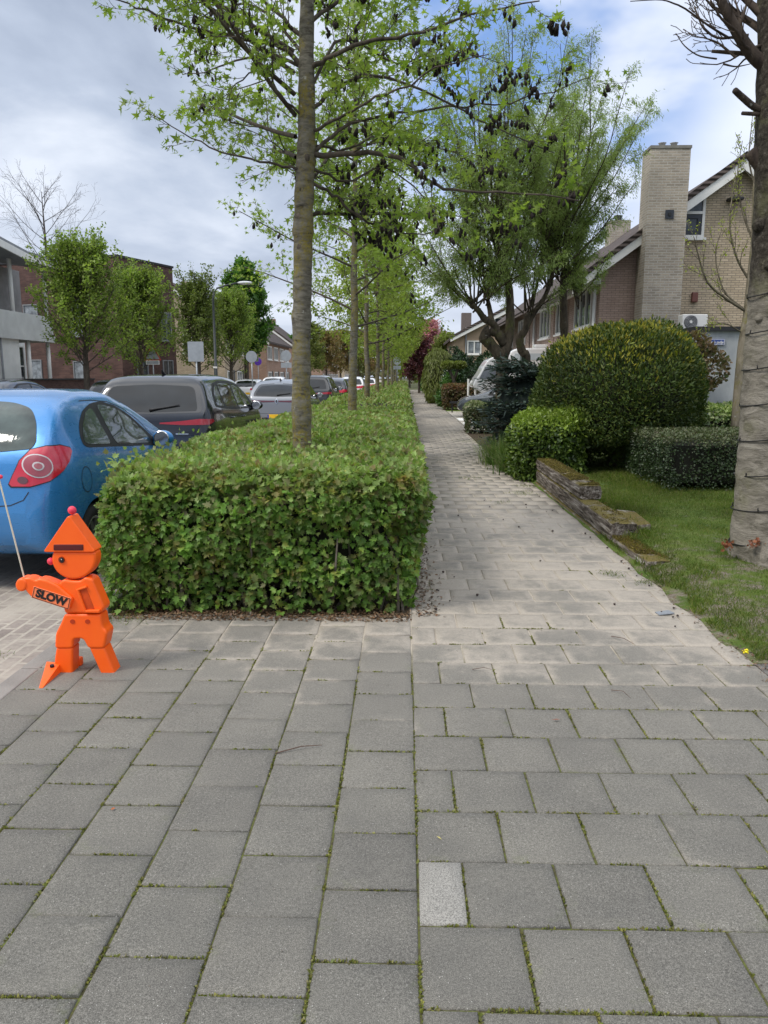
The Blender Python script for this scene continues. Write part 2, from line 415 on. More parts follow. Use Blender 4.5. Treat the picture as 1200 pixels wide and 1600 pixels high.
# moss tufts in the joints
moss_m = leaf_mat('moss', [(.10, .13, .02), (.17, .19, .035), (.24, .23, .06), (.12, .10, .05)], .2, 9, .6, 1.2)
P = []
for (ax, ay, bx, by) in joint_lines:
    L = math.hypot(bx - ax, by - ay); n = int(L * 420)
    tt = rng.uniform(0, 1, n); q = np.stack([ax + (bx-ax)*tt, ay + (by-ay)*tt, np.zeros(n)], 1)
    q[:, :2] += rng.normal(size=(n, 2)) * .0024; P.append(q)
P = np.concatenate(P)
dens = sines(P, np.random.default_rng(3), 9) + .7 * sines(P, np.random.default_rng(4), 34)
keep = (dens > .22 + np.clip((P[:, 1] - 3.4) * .55, 0, 2)) & (P[:, 0] < 2.6) & (P[:, 1] > 1.0) & (P[:, 0] > -2.0)
P = P[keep]; n = len(P); P[:, 2] = -.006 + rng.uniform(0, .003, n)
D = rng.normal(size=(n, 3)); D[:, 2] = np.abs(D[:, 2]) * .6 + .35
tag(scatter('moss', P, D, rng.normal(size=(n, 3)), rng.uniform(.006, .0125, n), T_OVAL, moss_m), 'yellow green moss growing in the joints between the concrete path tiles', 'moss', kind='stuff')

# grit and crumbs lying on the tiles
rg = np.random.default_rng(66); n = 5200
P = np.stack([rg.uniform(-2, 2.0, n), 1.2 + 9 * rg.uniform(0, 1, n) ** 1.3, rg.uniform(.001, .004, n)], 1)
k = sines(P, np.random.default_rng(67), 3.1) + .8 * rg.normal(size=n) > .1; P = P[k]; n = len(P)
tag(scatter('grit', P, rg.normal(size=(n, 3)), rg.normal(size=(n, 3)), rg.uniform(.002, .0062, n), T_POD, leaf_mat('grit', [(.40, .37, .33), (.12, .10, .08), (.25, .22, .18), (.07, .06, .05), (.50, .48, .44)], 0, 5, .9, 1.1)), 'pale and dark grit and crumbs scattered over the path tiles', 'grit', kind='stuff')
# ------------------------------------------------------------------ hedges and shrubs
dark_core = simple('shade_core', (.012, .012, .007), .95, .3, 12)  # near-black solid filler, paints the shade between the leaves
twig_m = simple('twig_bark', (.10, .085, .065), .9, .35, 30)
maple_top = leaf_mat('field_maple_top', [(.14, .23, .045), (.19, .29, .07), (.24, .35, .09), (.28, .38, .12), (.20, .18, .09), (.28, .34, .12)], .4, 2.2, .72, 1.2, .5, (1.15, .85, .75))  # fresh pale growth, with the light on the hedge top painted in
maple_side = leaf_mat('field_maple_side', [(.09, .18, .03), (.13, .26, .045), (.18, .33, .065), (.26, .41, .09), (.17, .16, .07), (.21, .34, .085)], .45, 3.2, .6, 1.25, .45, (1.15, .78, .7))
def box_points(rng, x0, x1, y0, y1, z0, z1, n, faces='ftlrb'):
    A = {'f': (x1-x0)*(z1-z0), 'b': (x1-x0)*(z1-z0), 't': (x1-x0)*(y1-y0), 'l': (y1-y0)*(z1-z0), 'r': (y1-y0)*(z1-z0)}
    tot = sum(A[f] for f in faces); P = []; N = []
    for f in faces:
        k = max(1, int(n * A[f] / tot)); u = rng.uniform(0, 1, (k, 3))
        q = np.array([x0, y0, z0]) + u * np.array([x1-x0, y1-y0, z1-z0]); m = np.zeros((k, 3))
        if f == 'f': q[:, 1] = y0; m[:, 1] = -1
        if f == 'b': q[:, 1] = y1; m[:, 1] = 1
        if f == 't': q[:, 2] = z1; m[:, 2] = 1
        if f == 'l': q[:, 0] = x0; m[:, 0] = -1
        if f == 'r': q[:, 0] = x1; m[:, 0] = 1
        P.append(q); N.append(m)
    return np.concatenate(P), np.concatenate(N)
def round_box(P, N, x0, x1, y0, y1, z0, z1, r):
    """pull points near the edges inwards so that the box has rounded shoulders"""
    lo = np.array([x0 + r, y0 + r, z0 - 9]); hi = np.array([x1 - r, y1 - r, z1 - r])
    c = np.clip(P, lo, hi); d = P - c; L = np.linalg.norm(d, axis=1)
    m = L > r; P2 = P.copy(); P2[m] = c[m] + d[m] / L[m][:, None] * r
    N2 = N.copy(); N2[L > 1e-4] = (d / np.maximum(L, 1e-5)[:, None])[L > 1e-4]
    return P2, nrm(N2)
def leaf_dirs(rng, N, out=.5, up=.35, rnd=.75, droop=0):
    n = len(N); D = N * out + rng.normal(size=(n, 3)) * rnd; D[:, 2] += up - droop
    F_ = N * 1.0 + rng.normal(size=(n, 3)) * .5; F_[:, 2] += .45
    return D, F_
def hedge(name, label, cat, x0, x1, y0, y1, h, n, size, tmpl, mtop, mside, seed, faces='ftlrb', r=.12, z0=.0, rough=.05, depth=.1,
          group=None, part='foliage', fscale=1.0, outs=None, taper=0):
    rng = np.random.default_rng(seed)
    root = empty(name, ((x0+x1)/2, y0, 0), label, cat, group=group); off = np.array([(x0+x1)/2, y0, 0])
    P, N = box_points(rng, x0, x1, y0, y1, z0, h, n, faces)
    P, N = round_box(P, N, x0, x1, y0, y1, z0, h, r)
    bulge = sines(P, np.random.default_rng(seed+1), 2.3) * rough + sines(P, np.random.default_rng(seed+2), 7) * rough * .55
    dep = rng.exponential(depth * .5, len(P)); dep = np.minimum(dep, depth * 2.2)
    P = P + N * (bulge - dep + depth * .35)[:, None]
    dens = sines(P, np.random.default_rng(seed+5), 6.5)
    if taper:
        low = np.clip((h - P[:, 2]) / h, 0, 1); P[:, 0] -= taper * low * (P[:, 0] > (x0+x1)/2); P[:, 1] += .05 * low ** 2 * (N[:, 1] < -.5) + .04 * np.sin(P[:, 0] * 4.3 + 1) * (N[:, 1] < -.3)
    hol = (dens > .95) & (np.abs(N[:, 2]) < .6) & (rng.uniform(0, 1, len(P)) < .75)
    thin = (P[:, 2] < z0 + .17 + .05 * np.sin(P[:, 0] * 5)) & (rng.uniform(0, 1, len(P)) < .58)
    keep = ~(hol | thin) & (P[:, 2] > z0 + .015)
    P, N = P[keep], N[keep]; n = len(P)
    D, Fc = leaf_dirs(rng, N, droop=.0)
    side = np.abs(N[:, 2]) < .55; D[side, 2] -= .55; 
    S = size * rng.uniform(.55, 1.2, n)
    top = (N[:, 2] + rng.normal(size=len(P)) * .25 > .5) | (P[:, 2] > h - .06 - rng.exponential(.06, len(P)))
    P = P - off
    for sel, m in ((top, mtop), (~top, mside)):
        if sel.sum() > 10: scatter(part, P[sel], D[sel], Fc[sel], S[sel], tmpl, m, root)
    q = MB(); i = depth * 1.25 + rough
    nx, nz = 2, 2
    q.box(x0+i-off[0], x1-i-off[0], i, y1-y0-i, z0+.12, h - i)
    core = q.build('shade_core', dark_core, root, bevel=.05)
    return root, rng
def stems(root, x0, x1, y0, n, h, rng, m=None, spread=.25):
    b = MB()
    for i in range(n):
        x = rng.uniform(x0, x1) - root.location.x; y = rng.uniform(.08, .35); p = Vector((x, y, -.02)); pts = [p]
        for k in range(3):
            p = p + Vector((rng.normal()*.05, rng.normal()*.04, h/3)); pts.append(p)
        b.tube(pts, [.012, .010, .008, .006], 5)
    b.build('stems', m or twig_m, root)
# the long field maple hedge beside the path
rt, rg = hedge('maple_hedge', 'long clipped field maple hedge nearest the camera, between the blue car and the footpath', 'hedge',
      -2.02, .13, 5.02, 9.2, .955, 56000, .052, T_MAPLE, maple_top, maple_side, 11, 'ftlr', r=.2, rough=.05, depth=.13, taper=.11)
# its farther half, same hedge and same object, with coarser leaves
rg2 = np.random.default_rng(12); P, N = box_points(rg2, -2.02, .13, 9.1, 15.8, 0, .95, 36000, 'tlrb')
P, N = round_box(P, N, -2.02, .13, 5, 15.8, 0, .95, .15)
P = P + N * (sines(P, np.random.default_rng(12), 2.3) * .035 - rg2.exponential(.05, len(P)) + .03)[:, None]
D, Fc = leaf_dirs(rg2, N); scatter('foliage', P - np.array(rt.location), D, Fc, .058 * rg2.uniform(.6, 1.2, len(P)), T_MAPLE, maple_top, rt)
q = MB(); q.box(-2.1+.17-rt.location.x, .13-.17-rt.location.x, 3.9, 15.6-5.02, .12, .84); q.build('shade_core', dark_core, rt)
stems(rt, -2.0, .05, 5, 46, .55, rg)
# loose shoots standing proud of the top and ragged sprigs low on the front
n = 2600
P = np.stack([rg.uniform(-2.1, .15, n), 5.12 + rg.exponential(1.6, n), np.full(n, .95)], 1); P = P[P[:, 1] < 9]
P[:, 2] += rg.exponential(.028, len(P)); D = rg.normal(size=(len(P), 3)) * .8; D[:, 2] += .8
scatter('young_shoots', P - np.array(rt.location), D, rg.normal(size=(len(P), 3)) + [0, -.6, .6], rg.uniform(.025, .055, len(P)), T_MAPLE, maple_top, rt)
maple_shaded = leaf_mat('maple_shade', [(.05, .09, .02), (.08, .13, .03), (.11, .17, .035)], .3, 2, .6, 1.2)  # darker maple copy, paints the shade on the far hedge fronts
segs = [(18.6, 32), (33.5, 48), (50, 66), (69, 90)]
for i, (a_, b_) in enumerate(segs):
    k = [9000, 6000, 4500, 3500][i]
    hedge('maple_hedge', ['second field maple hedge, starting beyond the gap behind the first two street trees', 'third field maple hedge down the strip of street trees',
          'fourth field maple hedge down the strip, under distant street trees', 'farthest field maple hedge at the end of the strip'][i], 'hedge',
          -2.05, .12, a_, b_, .95, k, [.10, .14, .18, .22][i], T_LEAF, maple_top, maple_shaded, 40 + i, 'ftlr', r=.15, rough=.04, depth=.1,
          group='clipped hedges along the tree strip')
# soil strip and leaf litter at the hedge foot
t = NT('hedge_soil'); p = t.pos(obj=False)
hs = t.fin(t.ramp(t.noise(p, 26, 6, .75), [(.3, (.025, .02, .014)), (.5, (.07, .052, .035)), (.7, (.15, .12, .085))]), .95, t.bump(t.noise(p, 70, 5, .7), .8, .02), .1)
sheet('planting_bed', -2.02, .045, 5.0, 95, -.004, hs)
lit_m = leaf_mat('dead_leaves', [(.12, .06, .035), (.20, .11, .06), (.08, .05, .03), (.26, .18, .11), (.06, .045, .03)], .1, 8, .7, 1.2)
rg = np.random.default_rng(77)
def litter(name, label, P, S, m=lit_m, tm=T_OVAL):
    n = len(P); D = rg.normal(size=(n, 3)); D[:, 2] *= .25; N = rg.normal(size=(n, 3)) * .35 + [0, 0, 1]
    return tag(scatter(name, P, D, N, S, tm, m), label, 'leaf litter', kind='stuff')
n = 2600
A = np.stack([rg.uniform(-2.0, .05, n), 4.99 + rg.normal(size=n) * .07, rg.uniform(.001, .014, n)], 1); A[:, 1] = np.where(A[:, 1] < 4.9, A[:, 1] * .4 + 4.9*.6, A[:, 1])
B = np.stack([.09 + np.abs(rg.normal(size=900)) * .09, 5 + rg.exponential(2.4, 900), rg.uniform(.002, .01, 900)], 1)
litter('leaf_litter', 'brown dead leaves and flower scraps lying along the foot of the hedge', np.concatenate([A, B]), rg.uniform(.008, .028, n + 900))

# ------------------------------------------------------------------ blobs of foliage for round shrubs
def ell_points(rng, n, c, r, zmin=-1.0, power=2.0):
    v = nrm(rng.normal(size=(n, 3))); v = v[v[:, 2] > zmin]
    if power != 2.0:
        v = v / (np.abs(v) ** power).sum(1, keepdims=True) ** (1 / power)
    P = v * np.array(r); N = nrm(v / np.array(r)); return P + np.array(c), N
def shrub(name, label, cat, loc, r, n, size, tmpl, m, seed, cz=None, zmin=-.9, power=2.0, rough=.06, depth=.12, out=.6, up=.3, rnd=.6,
          group=None, core=.8, trunk=None, extra=None, rz=0, sizes=(.6, 1.25), core_m=None, nf=1.0):
    rng = np.random.default_rng(seed); root = empty(name, loc, label, cat, rz, group)
    cz = r[2] if cz is None else cz
    P, N = ell_points(rng, n, (0, 0, cz), r, zmin, power)
    b_ = sines(P, np.random.default_rng(seed+1), 2.2 / max(r) * nf * 1.6) * rough + sines(P, np.random.default_rng(seed+2), 6.5 / max(r) * nf) * rough * .6
    P = P + N * (b_ - rng.exponential(depth * .5, len(P)) + depth * .3)[:, None]
    k = P[:, 2] > .02; P, N = P[k], N[k]
    D, Fc = leaf_dirs(rng, N, out, up, rnd)
    scatter('foliage', P, D, Fc, size * rng.uniform(*sizes, len(P)), tmpl, m, root)
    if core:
        q = MB(); q.sphere((0, 0, cz), 1, 20, 12, sc=(r[0]*core, r[1]*core, r[2]*core)); q.build('shade_core', core_m or dark_core, root, smooth=True)
    if trunk:
        q = MB(); q.tube([(0, 0, -.1), (.02, .01, cz * .6)], [trunk, trunk * .8], 10); q.build('trunk', twig_m, root, smooth=True)
    return root

# big gold-green ball of a conifer
thuja_m = leaf_mat('thuja_spray', [(.028, .052, .010), (.042, .075, .014), (.06, .10, .018), (.08, .115, .018), (.11, .125, .018)], .2, 1.5, .6, 1.2, .6)
gold_m = leaf_mat('golden_spray', [(.16, .19, .02), (.24, .24, .025), (.30, .25, .03), (.12, .15, .02)], .25, 2.5, .7, 1.2, .6)
tx, ty = at(970, 600, 12.8).x, 12.8
th = shrub('thuja_bush', 'huge rounded dark green conifer bush with golden upper tips on a short trunk', 'bush', (tx, ty, .12), (1.24, 1.2, 1.08), 62000, .056, T_SPRAY, thuja_m, 61,
     cz=1.16, zmin=-.93, power=2.25, rough=.095, depth=.22, out=.55, up=.45, rnd=.45, core=.86, trunk=.17)
rg = np.random.default_rng(62)
P, N = ell_points(rg, 20000, (0, 0, 1.18), (1.27, 1.23, 1.10), -.3, 2.2)
k = rg.uniform(0, 1, len(P)) < np.clip((P[:, 2] - 1.25) / 1.0, .015, 1) ** 1.7; P, N = P[k], N[k]  # gold gathers upward: own golden growth plus the lit top painted in
P = P + N * (sines(P, np.random.default_rng(62), 2.6) * .07 + rg.uniform(-.06, .05, len(P)) + rg.exponential(.022, len(P)))[:, None]
D = N * .55 + rg.normal(size=N.shape) * .4 + [0, 0, .6]
scatter('golden_tips', P, D, N + rg.normal(size=N.shape) * .4, rg.uniform(.035, .08, len(P)), T_SPRAY, gold_m, th)
# clipped box hedge on the lawn
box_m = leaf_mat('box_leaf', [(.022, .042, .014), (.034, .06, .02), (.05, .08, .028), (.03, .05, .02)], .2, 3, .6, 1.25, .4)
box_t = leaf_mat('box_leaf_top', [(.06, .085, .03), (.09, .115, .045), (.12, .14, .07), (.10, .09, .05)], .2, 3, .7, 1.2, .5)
p0 = at(1018, 750, 10.6)
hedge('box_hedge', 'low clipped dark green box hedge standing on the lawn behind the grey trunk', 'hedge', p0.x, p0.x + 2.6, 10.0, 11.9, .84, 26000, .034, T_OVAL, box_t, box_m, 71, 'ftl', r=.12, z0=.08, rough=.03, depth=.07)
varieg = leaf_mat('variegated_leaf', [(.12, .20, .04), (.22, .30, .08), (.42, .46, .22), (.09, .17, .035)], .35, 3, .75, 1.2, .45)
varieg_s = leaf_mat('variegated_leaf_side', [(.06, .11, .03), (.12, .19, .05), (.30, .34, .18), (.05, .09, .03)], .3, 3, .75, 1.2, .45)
p1 = at(1035, 660, 14.5)
hedge('variegated_hedge', 'bright green and cream speckled hedge behind the dark box hedge', 'hedge', p1.x-.3, p1.x + 2.9, 14.2, 15.6, 1.03, 9000, .07, T_OVAL, varieg, varieg_s, 72, 'ftl', r=.15, z0=.1, rough=.05)
# ivy covered mound at the path edge
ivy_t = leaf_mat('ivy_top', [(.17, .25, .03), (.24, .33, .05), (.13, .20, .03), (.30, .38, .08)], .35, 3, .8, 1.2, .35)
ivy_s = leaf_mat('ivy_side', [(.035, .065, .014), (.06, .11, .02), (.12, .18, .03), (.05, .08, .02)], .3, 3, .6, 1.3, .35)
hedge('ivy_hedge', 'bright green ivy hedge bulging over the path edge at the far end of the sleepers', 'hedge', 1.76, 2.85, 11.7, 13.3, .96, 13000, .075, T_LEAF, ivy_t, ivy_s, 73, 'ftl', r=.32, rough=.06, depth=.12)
# blue spruce, flat tiers of foliage
spruce_m = leaf_mat('blue_spruce', [(.035, .06, .05), (.06, .09, .078), (.085, .12, .11), (.05, .075, .055)], .15, 2.5, .6, 1.25, .5)
rg = np.random.default_rng(81); sx, sy = at(828, 600, 15.4).x, 15.4
root = empty('blue_spruce', (sx, sy, 0), 'wide low blue grey spruce in flat tiers between the grass tuft and the golden conifer', 'bush')
Ps = []; Ds = []; tb = MB(); tb.tube([(0, 0, 0), (0, 0, 1.8)], [.09, .03], 8)
for i in range(120):
    z = rg.uniform(.25, 1.9); az = rg.uniform(0, 2*PI); L = rg.uniform(.7, 1.08) * (1.02 - .22 * max(0, z - 1.0)); L *= .85 if z > 1.6 else 1
    if z < .5: L *= .9
    d = np.array([math.cos(az), math.sin(az), rg.uniform(-.08, .14)]); base_ = np.array([0, 0, z])
    tb.tube([base_, base_ + d * L], [.018, .006], 4)
    k = 62; s_ = rg.uniform(.25, 1.05, k); side = rg.normal(size=(k, 1)) * .17 * np.clip(s_, .3, 1)[:, None]
    lat = np.array([-d[1], d[0], 0]); q = base_ + d * (s_ * L)[:, None] + lat * side; q[:, 2] += rg.normal(size=k) * .025
    Ps.append(q); Ds.append(d * .8 + lat * np.sign(side) * .5 + rg.normal(size=(k, 3)) * .3)
Ps = np.concatenate(Ps); Ds = np.concatenate(Ds)
scatter('foliage', Ps, Ds, rg.normal(size=Ps.shape) * .35 + [0, 0, 1], rg.uniform(.07, .14, len(Ps)), T_SPRAY, spruce_m, root)
q = MB(); q.sphere((0, 0, .95), 1, 16, 10, sc=(.62, .62, .72)); q.build('shade_core', simple('spruce_core', (.012, .02, .016), .95, .3, 10), root, smooth=True)
tb.build('branches', twig_m, root)
# arching grass tufts
blade_m = leaf_mat('tuft_blade', [(.05, .11, .02), (.09, .17, .03), (.13, .20, .05), (.20, .20, .09)], .3, 5, .8, 1.2, .5)
def tuft(name, label, loc, R, H, n, seed, wid=.5, m=None, group=None):
    rng = np.random.default_rng(seed); V = []; L = []; Cn = []
    for i in range(n):
        az = rng.uniform(0, 2*PI); rr = abs(rng.normal()) * .35 * R; lean = rng.uniform(.1, 1.0) * R; h = H * rng.uniform(.55, 1.1); wv = .006 * wid * 2
        p = np.array([math.cos(az) * rr, math.sin(az) * rr, 0]); az2 = az + rng.normal() * .5; d = np.array([math.cos(az2), math.sin(az2), 0]); s_ = np.array([-d[1], d[0], 0]) * wv
        b0 = len(V); prev = None
        for k in range(4):
            u = k / 3; c = p + d * lean * u ** 1.8 + np.array([0, 0, h * (u - .38 * u ** 3 * (lean / R))]); ww = (1 - u * .9)
            V += [c - s_ * ww, c + s_ * ww]
        for k in range(3): L += [b0+2*k, b0+2*k+1, b0+2*k+3, b0+2*k+2]; Cn.append(4)
    me = fast_mesh(name, V, L, Cn)
    o = link_mesh(name, me, m or blade_m); o.location = loc; return tag(o, label, 'grass', group)
g1 = at(785, 705, 13.9)
tuft('grass_tuft', 'tall arching tuft of green grass at the path edge in front of the spruce', (1.82, 14.2, 0), .62, .62, 900, 91)
tuft('grass_tuft', 'lighter green grass tuft leaning over the path edge just before the ivy hedge', (1.86, 13.2, 0), .5, .45, 420, 92, .8)
# small leathery hedge with pale tips
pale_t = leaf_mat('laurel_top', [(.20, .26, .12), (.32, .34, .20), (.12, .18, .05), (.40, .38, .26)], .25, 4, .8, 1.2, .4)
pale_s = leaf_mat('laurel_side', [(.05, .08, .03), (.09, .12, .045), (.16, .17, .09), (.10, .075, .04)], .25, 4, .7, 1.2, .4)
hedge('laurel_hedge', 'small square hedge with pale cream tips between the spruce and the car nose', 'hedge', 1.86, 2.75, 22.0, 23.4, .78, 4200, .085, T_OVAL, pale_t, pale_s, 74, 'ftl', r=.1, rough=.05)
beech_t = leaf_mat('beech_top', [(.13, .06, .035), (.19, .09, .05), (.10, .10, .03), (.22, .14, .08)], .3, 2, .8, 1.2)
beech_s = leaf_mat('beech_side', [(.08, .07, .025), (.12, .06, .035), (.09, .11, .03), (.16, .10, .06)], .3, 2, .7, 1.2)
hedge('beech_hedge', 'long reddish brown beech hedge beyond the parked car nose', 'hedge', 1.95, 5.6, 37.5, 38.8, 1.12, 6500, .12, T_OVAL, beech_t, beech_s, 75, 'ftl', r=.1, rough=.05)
hedge('beech_hedge', 'small brown green clipped hedge far along the right of the path', 'hedge', 2.0, 3.4, 68, 70, 1.15, 1500, .18, T_OVAL, beech_s, beech_s, 76, 'ftl', r=.1)
hedge('privet_hedge', 'dark green clipped low hedge next to the far brown hedge', 'hedge', 2.1, 3.6, 60, 62, 1.0, 1500, .17, T_OVAL, ivy_s, ivy_s, 77, 'ftl', r=.1)
cedar = leaf_mat('cypress_green', [(.04, .10, .015), (.06, .14, .02), (.08, .17, .03)], .25, 1, .7, 1.2)
hedge('cypress_hedge', 'tall bright green cypress hedge at the far right end of the path', 'hedge', 2.0, 5.0, 84, 92, 2.0, 3000, .28, T_SPRAY, cedar, cedar, 78, 'ftl', r=.2)
dark_con = leaf_mat('dark_conifer', [(.014, .035, .015), (.025, .055, .02), (.04, .07, .03)], .15, 1.5, .6, 1.25)
for i, (px, Y, rx, rz_, lb) in enumerate([(722, 45, 1.0, 1.35, 'dark conifer shrub behind the beech hedge, nearest the topiary'), (745, 44, 1.0, 1.2, 'dark conifer shrub in the middle behind the beech hedge'),
       (775, 40, 1.15, 1.45, 'broad dark round conifer in front of the white house window'), (712, 50, .9, 1.7, 'pointed dark conifer left of the white window')]):
    X = at(px, 600, Y).x
    shrub('conifer_shrub', lb, 'shrub', (X, Y, 0), (rx, rx, rz_), 2600, .2, T_SPRAY, dark_con, 100 + i, power=2.0 if i != 3 else 1.5, rough=.12, group='dark conifers behind the beech hedge')
weep = leaf_mat('weeping_larch', [(.13, .17, .03), (.19, .23, .05), (.24, .27, .08), (.16, .17, .06)], .35, 1.2, .75, 1.2)
X = at(686, 600, 47).x
shrub('weeping_tree', 'pale yellow green weeping shrub drooping beside the path', 'shrub', (X, 47, 0), (.95, .95, 1.65), 5200, .26, T_NARROW, weep, 110, out=.2, up=-1.4, rnd=.35, power=2.3, rough=.1)
X = at(703, 600, 43).x
shrub('juniper_shrub', 'low bright green juniper at the path edge beside the beech hedge', 'shrub', (2.45, 42, 0), (.62, .8, .42), 1500, .2, T_SPRAY, cedar, 111, rough=.1)
shrub('juniper_shrub', 'small upright green juniper with white blossom behind it', 'shrub', (2.75, 44, 0), (.5, .5, .85), 1500, .2, T_SPRAY, cedar, 112, rough=.1)
blos = leaf_mat('white_blossom', [(.75, .73, .68), (.8, .78, .74), (.3, .35, .15)], .3, 2, .8, 1.1)
shrub('blossom_shrub', 'small shrub dotted with white blossom by the weeping shrub', 'shrub', (2.85, 46, 0), (.65, .65, 1.05), 700, .14, T_OVAL, blos, 113, core=0)
rhod = leaf_mat('shrub_leaf', [(.06, .14, .025), (.11, .22, .04), (.16, .27, .06), (.07, .12, .03)], .3, 2.5, .75, 1.2, .35)
X = at(1140, 600, 16.4)
shrub('garden_shrub', 'bright green leafy shrub in front of the grey shed wall', 'shrub', (X.x, 16.6, .1), (1.1, .7, .62), 2600, .11, T_OVAL, rhod, 114, rough=.12, depth=.2)
X = at(1080, 560, 15.2)
red_m = leaf_mat('reddish_shrub', [(.10, .09, .035), (.15, .10, .05), (.19, .13, .08), (.07, .10, .03)], .3, 3, .7, 1.25)
shrub('reddish_shrub', 'bronze tipped shrub peeping out between the golden conifer and the shed', 'shrub', (X.x, 15.2, .1), (.52, .5, .55), 3000, .08, T_OVAL, red_m, 115, cz=1.75, rough=.08, core=.6, trunk=.05)

# ------------------------------------------------------------------ lawn
t = NT('lawn'); P_ = t.n('ShaderNodeNewGeometry').outputs['Position']
c = t.ramp(t.noise(P_, 3.2, 6, .7), [(.3, (.055, .095, .02)), (.5, (.10, .145, .03)), (.7, (.16, .18, .06))])
spz = t.n('ShaderNodeSeparateXYZ'); t.l(P_, spz.inputs[0])
near = t.math('SUBTRACT', 1.0, t.step(spz.outputs[1], 5.4, 7.6))
soilc = t.ramp(t.noise(P_, 60, 5, .7), [(.3, (.09, .07, .05)), (.7, (.30, .26, .21))])
lawn_m = t.fin(t.mix(t.step(t.math('ADD', t.noise(P_, 5, 5, .7), t.math('MULTIPLY', near, .15)), .55, .75), c, soilc), .95, t.bump(t.noise(P_, 90, 5, .7), .8, .02), .1)
def lawn_z(x, y):
    return np.clip((y - 4.2) * .05, .0, .13) * np.clip((x - 1.95) / .35, 0, 1) + .02 * np.sin(x * 1.3 + y * .7) * np.clip((x - 2.2), 0, 1)
xs = np.concatenate([np.linspace(1.99, 2.6, 8), np.linspace(2.8, 9, 14)]); ys = np.linspace(4.18, 17.5, 34)
vs = [(x + (-.035 + .02 * math.sin(y * 9) + .012 * math.sin(y * 23) if i == 0 else 0), y, .0015 if i == 0 else float(lawn_z(x, y)) + .004) for y in ys for i, x in enumerate(xs)]; nx = len(xs)
fs = [(j*nx+i, j*nx+i+1, (j+1)*nx+i+1, (j+1)*nx+i) for j in range(len(ys)-1) for i in range(nx-1)]
q = MB(); q.add(vs, fs); tag(q.build('lawn', lawn_m, smooth=True, fix=False), kind='structure')
drv = simple('garden_soil', (.12, .11, .09), .95, .4, 6, .4)
b = MB(); b.box(1.985, 9, 3.72, 4.2, -.03, -.001); 
tar = NT('gravel_patch'); P_ = tar.n('ShaderNodeNewGeometry').outputs['Position']
tar.fin(tar.ramp(tar.noise(P_, 130, 4, .8), [(.3, (.07, .065, .06)), (.5, (.15, .14, .13)), (.7, (.33, .31, .28))]), .95, tar.bump(tar.noise(P_, 150, 3), .8, .01), .2)
tag(b.build('gravel_strip', tar.m), kind='structure')
grass_m = leaf_mat('grass_blade', [(.06, .12, .015), (.10, .17, .02), (.15, .21, .03), (.20, .23, .05), (.26, .23, .11)], .4, 1.4, .7, 1.25, .55)
rg = np.random.default_rng(131)
def grass_field(n, x0, x1, y0, y1, s0, s1, f):
    P = np.stack([rg.uniform(x0, x1, n), y0 + (y1 - y0) * rg.uniform(0, 1, n) ** 1.35, np.zeros(n)], 1)
    d = sines(P, np.random.default_rng(132), 3.2) + .6 * sines(P, np.random.default_rng(133), 11)
    lim = np.where(P[:, 1] < 7.2, -.95 - (P[:, 1] - 4.3) * .4, -1.6)
    k = (d > lim) & f(P); P = P[k]; P[:, 2] = lawn_z(P[:, 0], P[:, 1]); n = len(P)
    D = rg.normal(size=(n, 3)) * .5; D[:, 2] = 1
    clump = 1 + .45 * np.clip(sines(P, np.random.default_rng(134), 2.1), -1, 1.5)
    return P, D, rg.uniform(s0, s1, n) * clump
f1 = lambda P: (P[:, 0] > 2.0 + .06 * np.sin(P[:, 1] * 6) + .0 * P[:, 1]) & ~((P[:, 0] < 2.32) & (P[:, 1] > 7.35) & (P[:, 1] < 11.6))
P1, D1, S1 = grass_field(160000, 1.98, 5.2, 4.22, 12.5, .022, .05, f1)
tag(scatter('lawn_grass', P1, D1, rg.normal(size=P1.shape), S1, T_BLADE, grass_m), 'short green lawn with worn bare patches beside the sleepers', 'grass', kind='stuff')
P2, D2, S2 = grass_field(6000, 1.97, 3.2, 5.6, 7.8, .04, .09, lambda P: sines(P, np.random.default_rng(8), 4) > .5)
tag(scatter('weed_grass', P2, D2, rg.normal(size=P2.shape), S2, T_BLADE, grass_m), 'longer tufts of weeds at the lawn edge around the low mossy sleeper', 'grass', kind='stuff')
# dry litter where path meets lawn
n = 800
A = np.stack([2.0 + rg.normal(size=n) * .05, rg.uniform(3.9, 7, n), rg.uniform(.004, .012, n)], 1)
B = np.stack([rg.uniform(2.05, 4.5, 500), 4.22 + rg.normal(size=500) * .05, rg.uniform(.01, .02, 500)], 1)
litter('dry_litter', 'reddish dry scraps lying along the ragged edge between tiles and lawn', np.concatenate([A, B]), rg.uniform(.006, .018, n + 500))
# ------------------------------------------------------------------ orange road safety figure
t = NT('orange_plastic'); p = t.pos()
og = t.fin(t.ramp(t.noise(p, 5, 5, .6), [(.3, (.95, .105, .002)), (.7, (1.0, .135, .004))]), t.ramp(t.noise(p, 14, 5, .7), [(.3, (.36,) * 3), (.7, (.55,) * 3)]), t.bump(t.noise(p, 180, 3), .08, .003), .5)
og_shade = simple('orange_recess_shade', (.55, .06, .004), .6, .2, 20)
maroon = simple('maroon_slot', (.10, .008, .008), .6, .2, 20)
ballm = simple('pink_rubber', (.80, .045, .09), .5, .15, 30, .1)
black = simple('black_rubber', (.012, .012, .013), .5, .2, 20)
cream = simple('stick_fibreglass', (.70, .66, .52), .5, .1, 20)
FY = 3.95; Ff = 3.93
def fp(zx, zy, Y=FY):
    q = at(10 + zx / 5.0, 780 + zy / 5.0, Y); return (q.x - FX, q.z)
FX = at(125, 900, FY).x
fig = empty('safety_figure', (FX, FY, 0), 'flat orange plastic child shaped road figure with pointed hat, pink nose ball and SLOW arm', 'road figure')
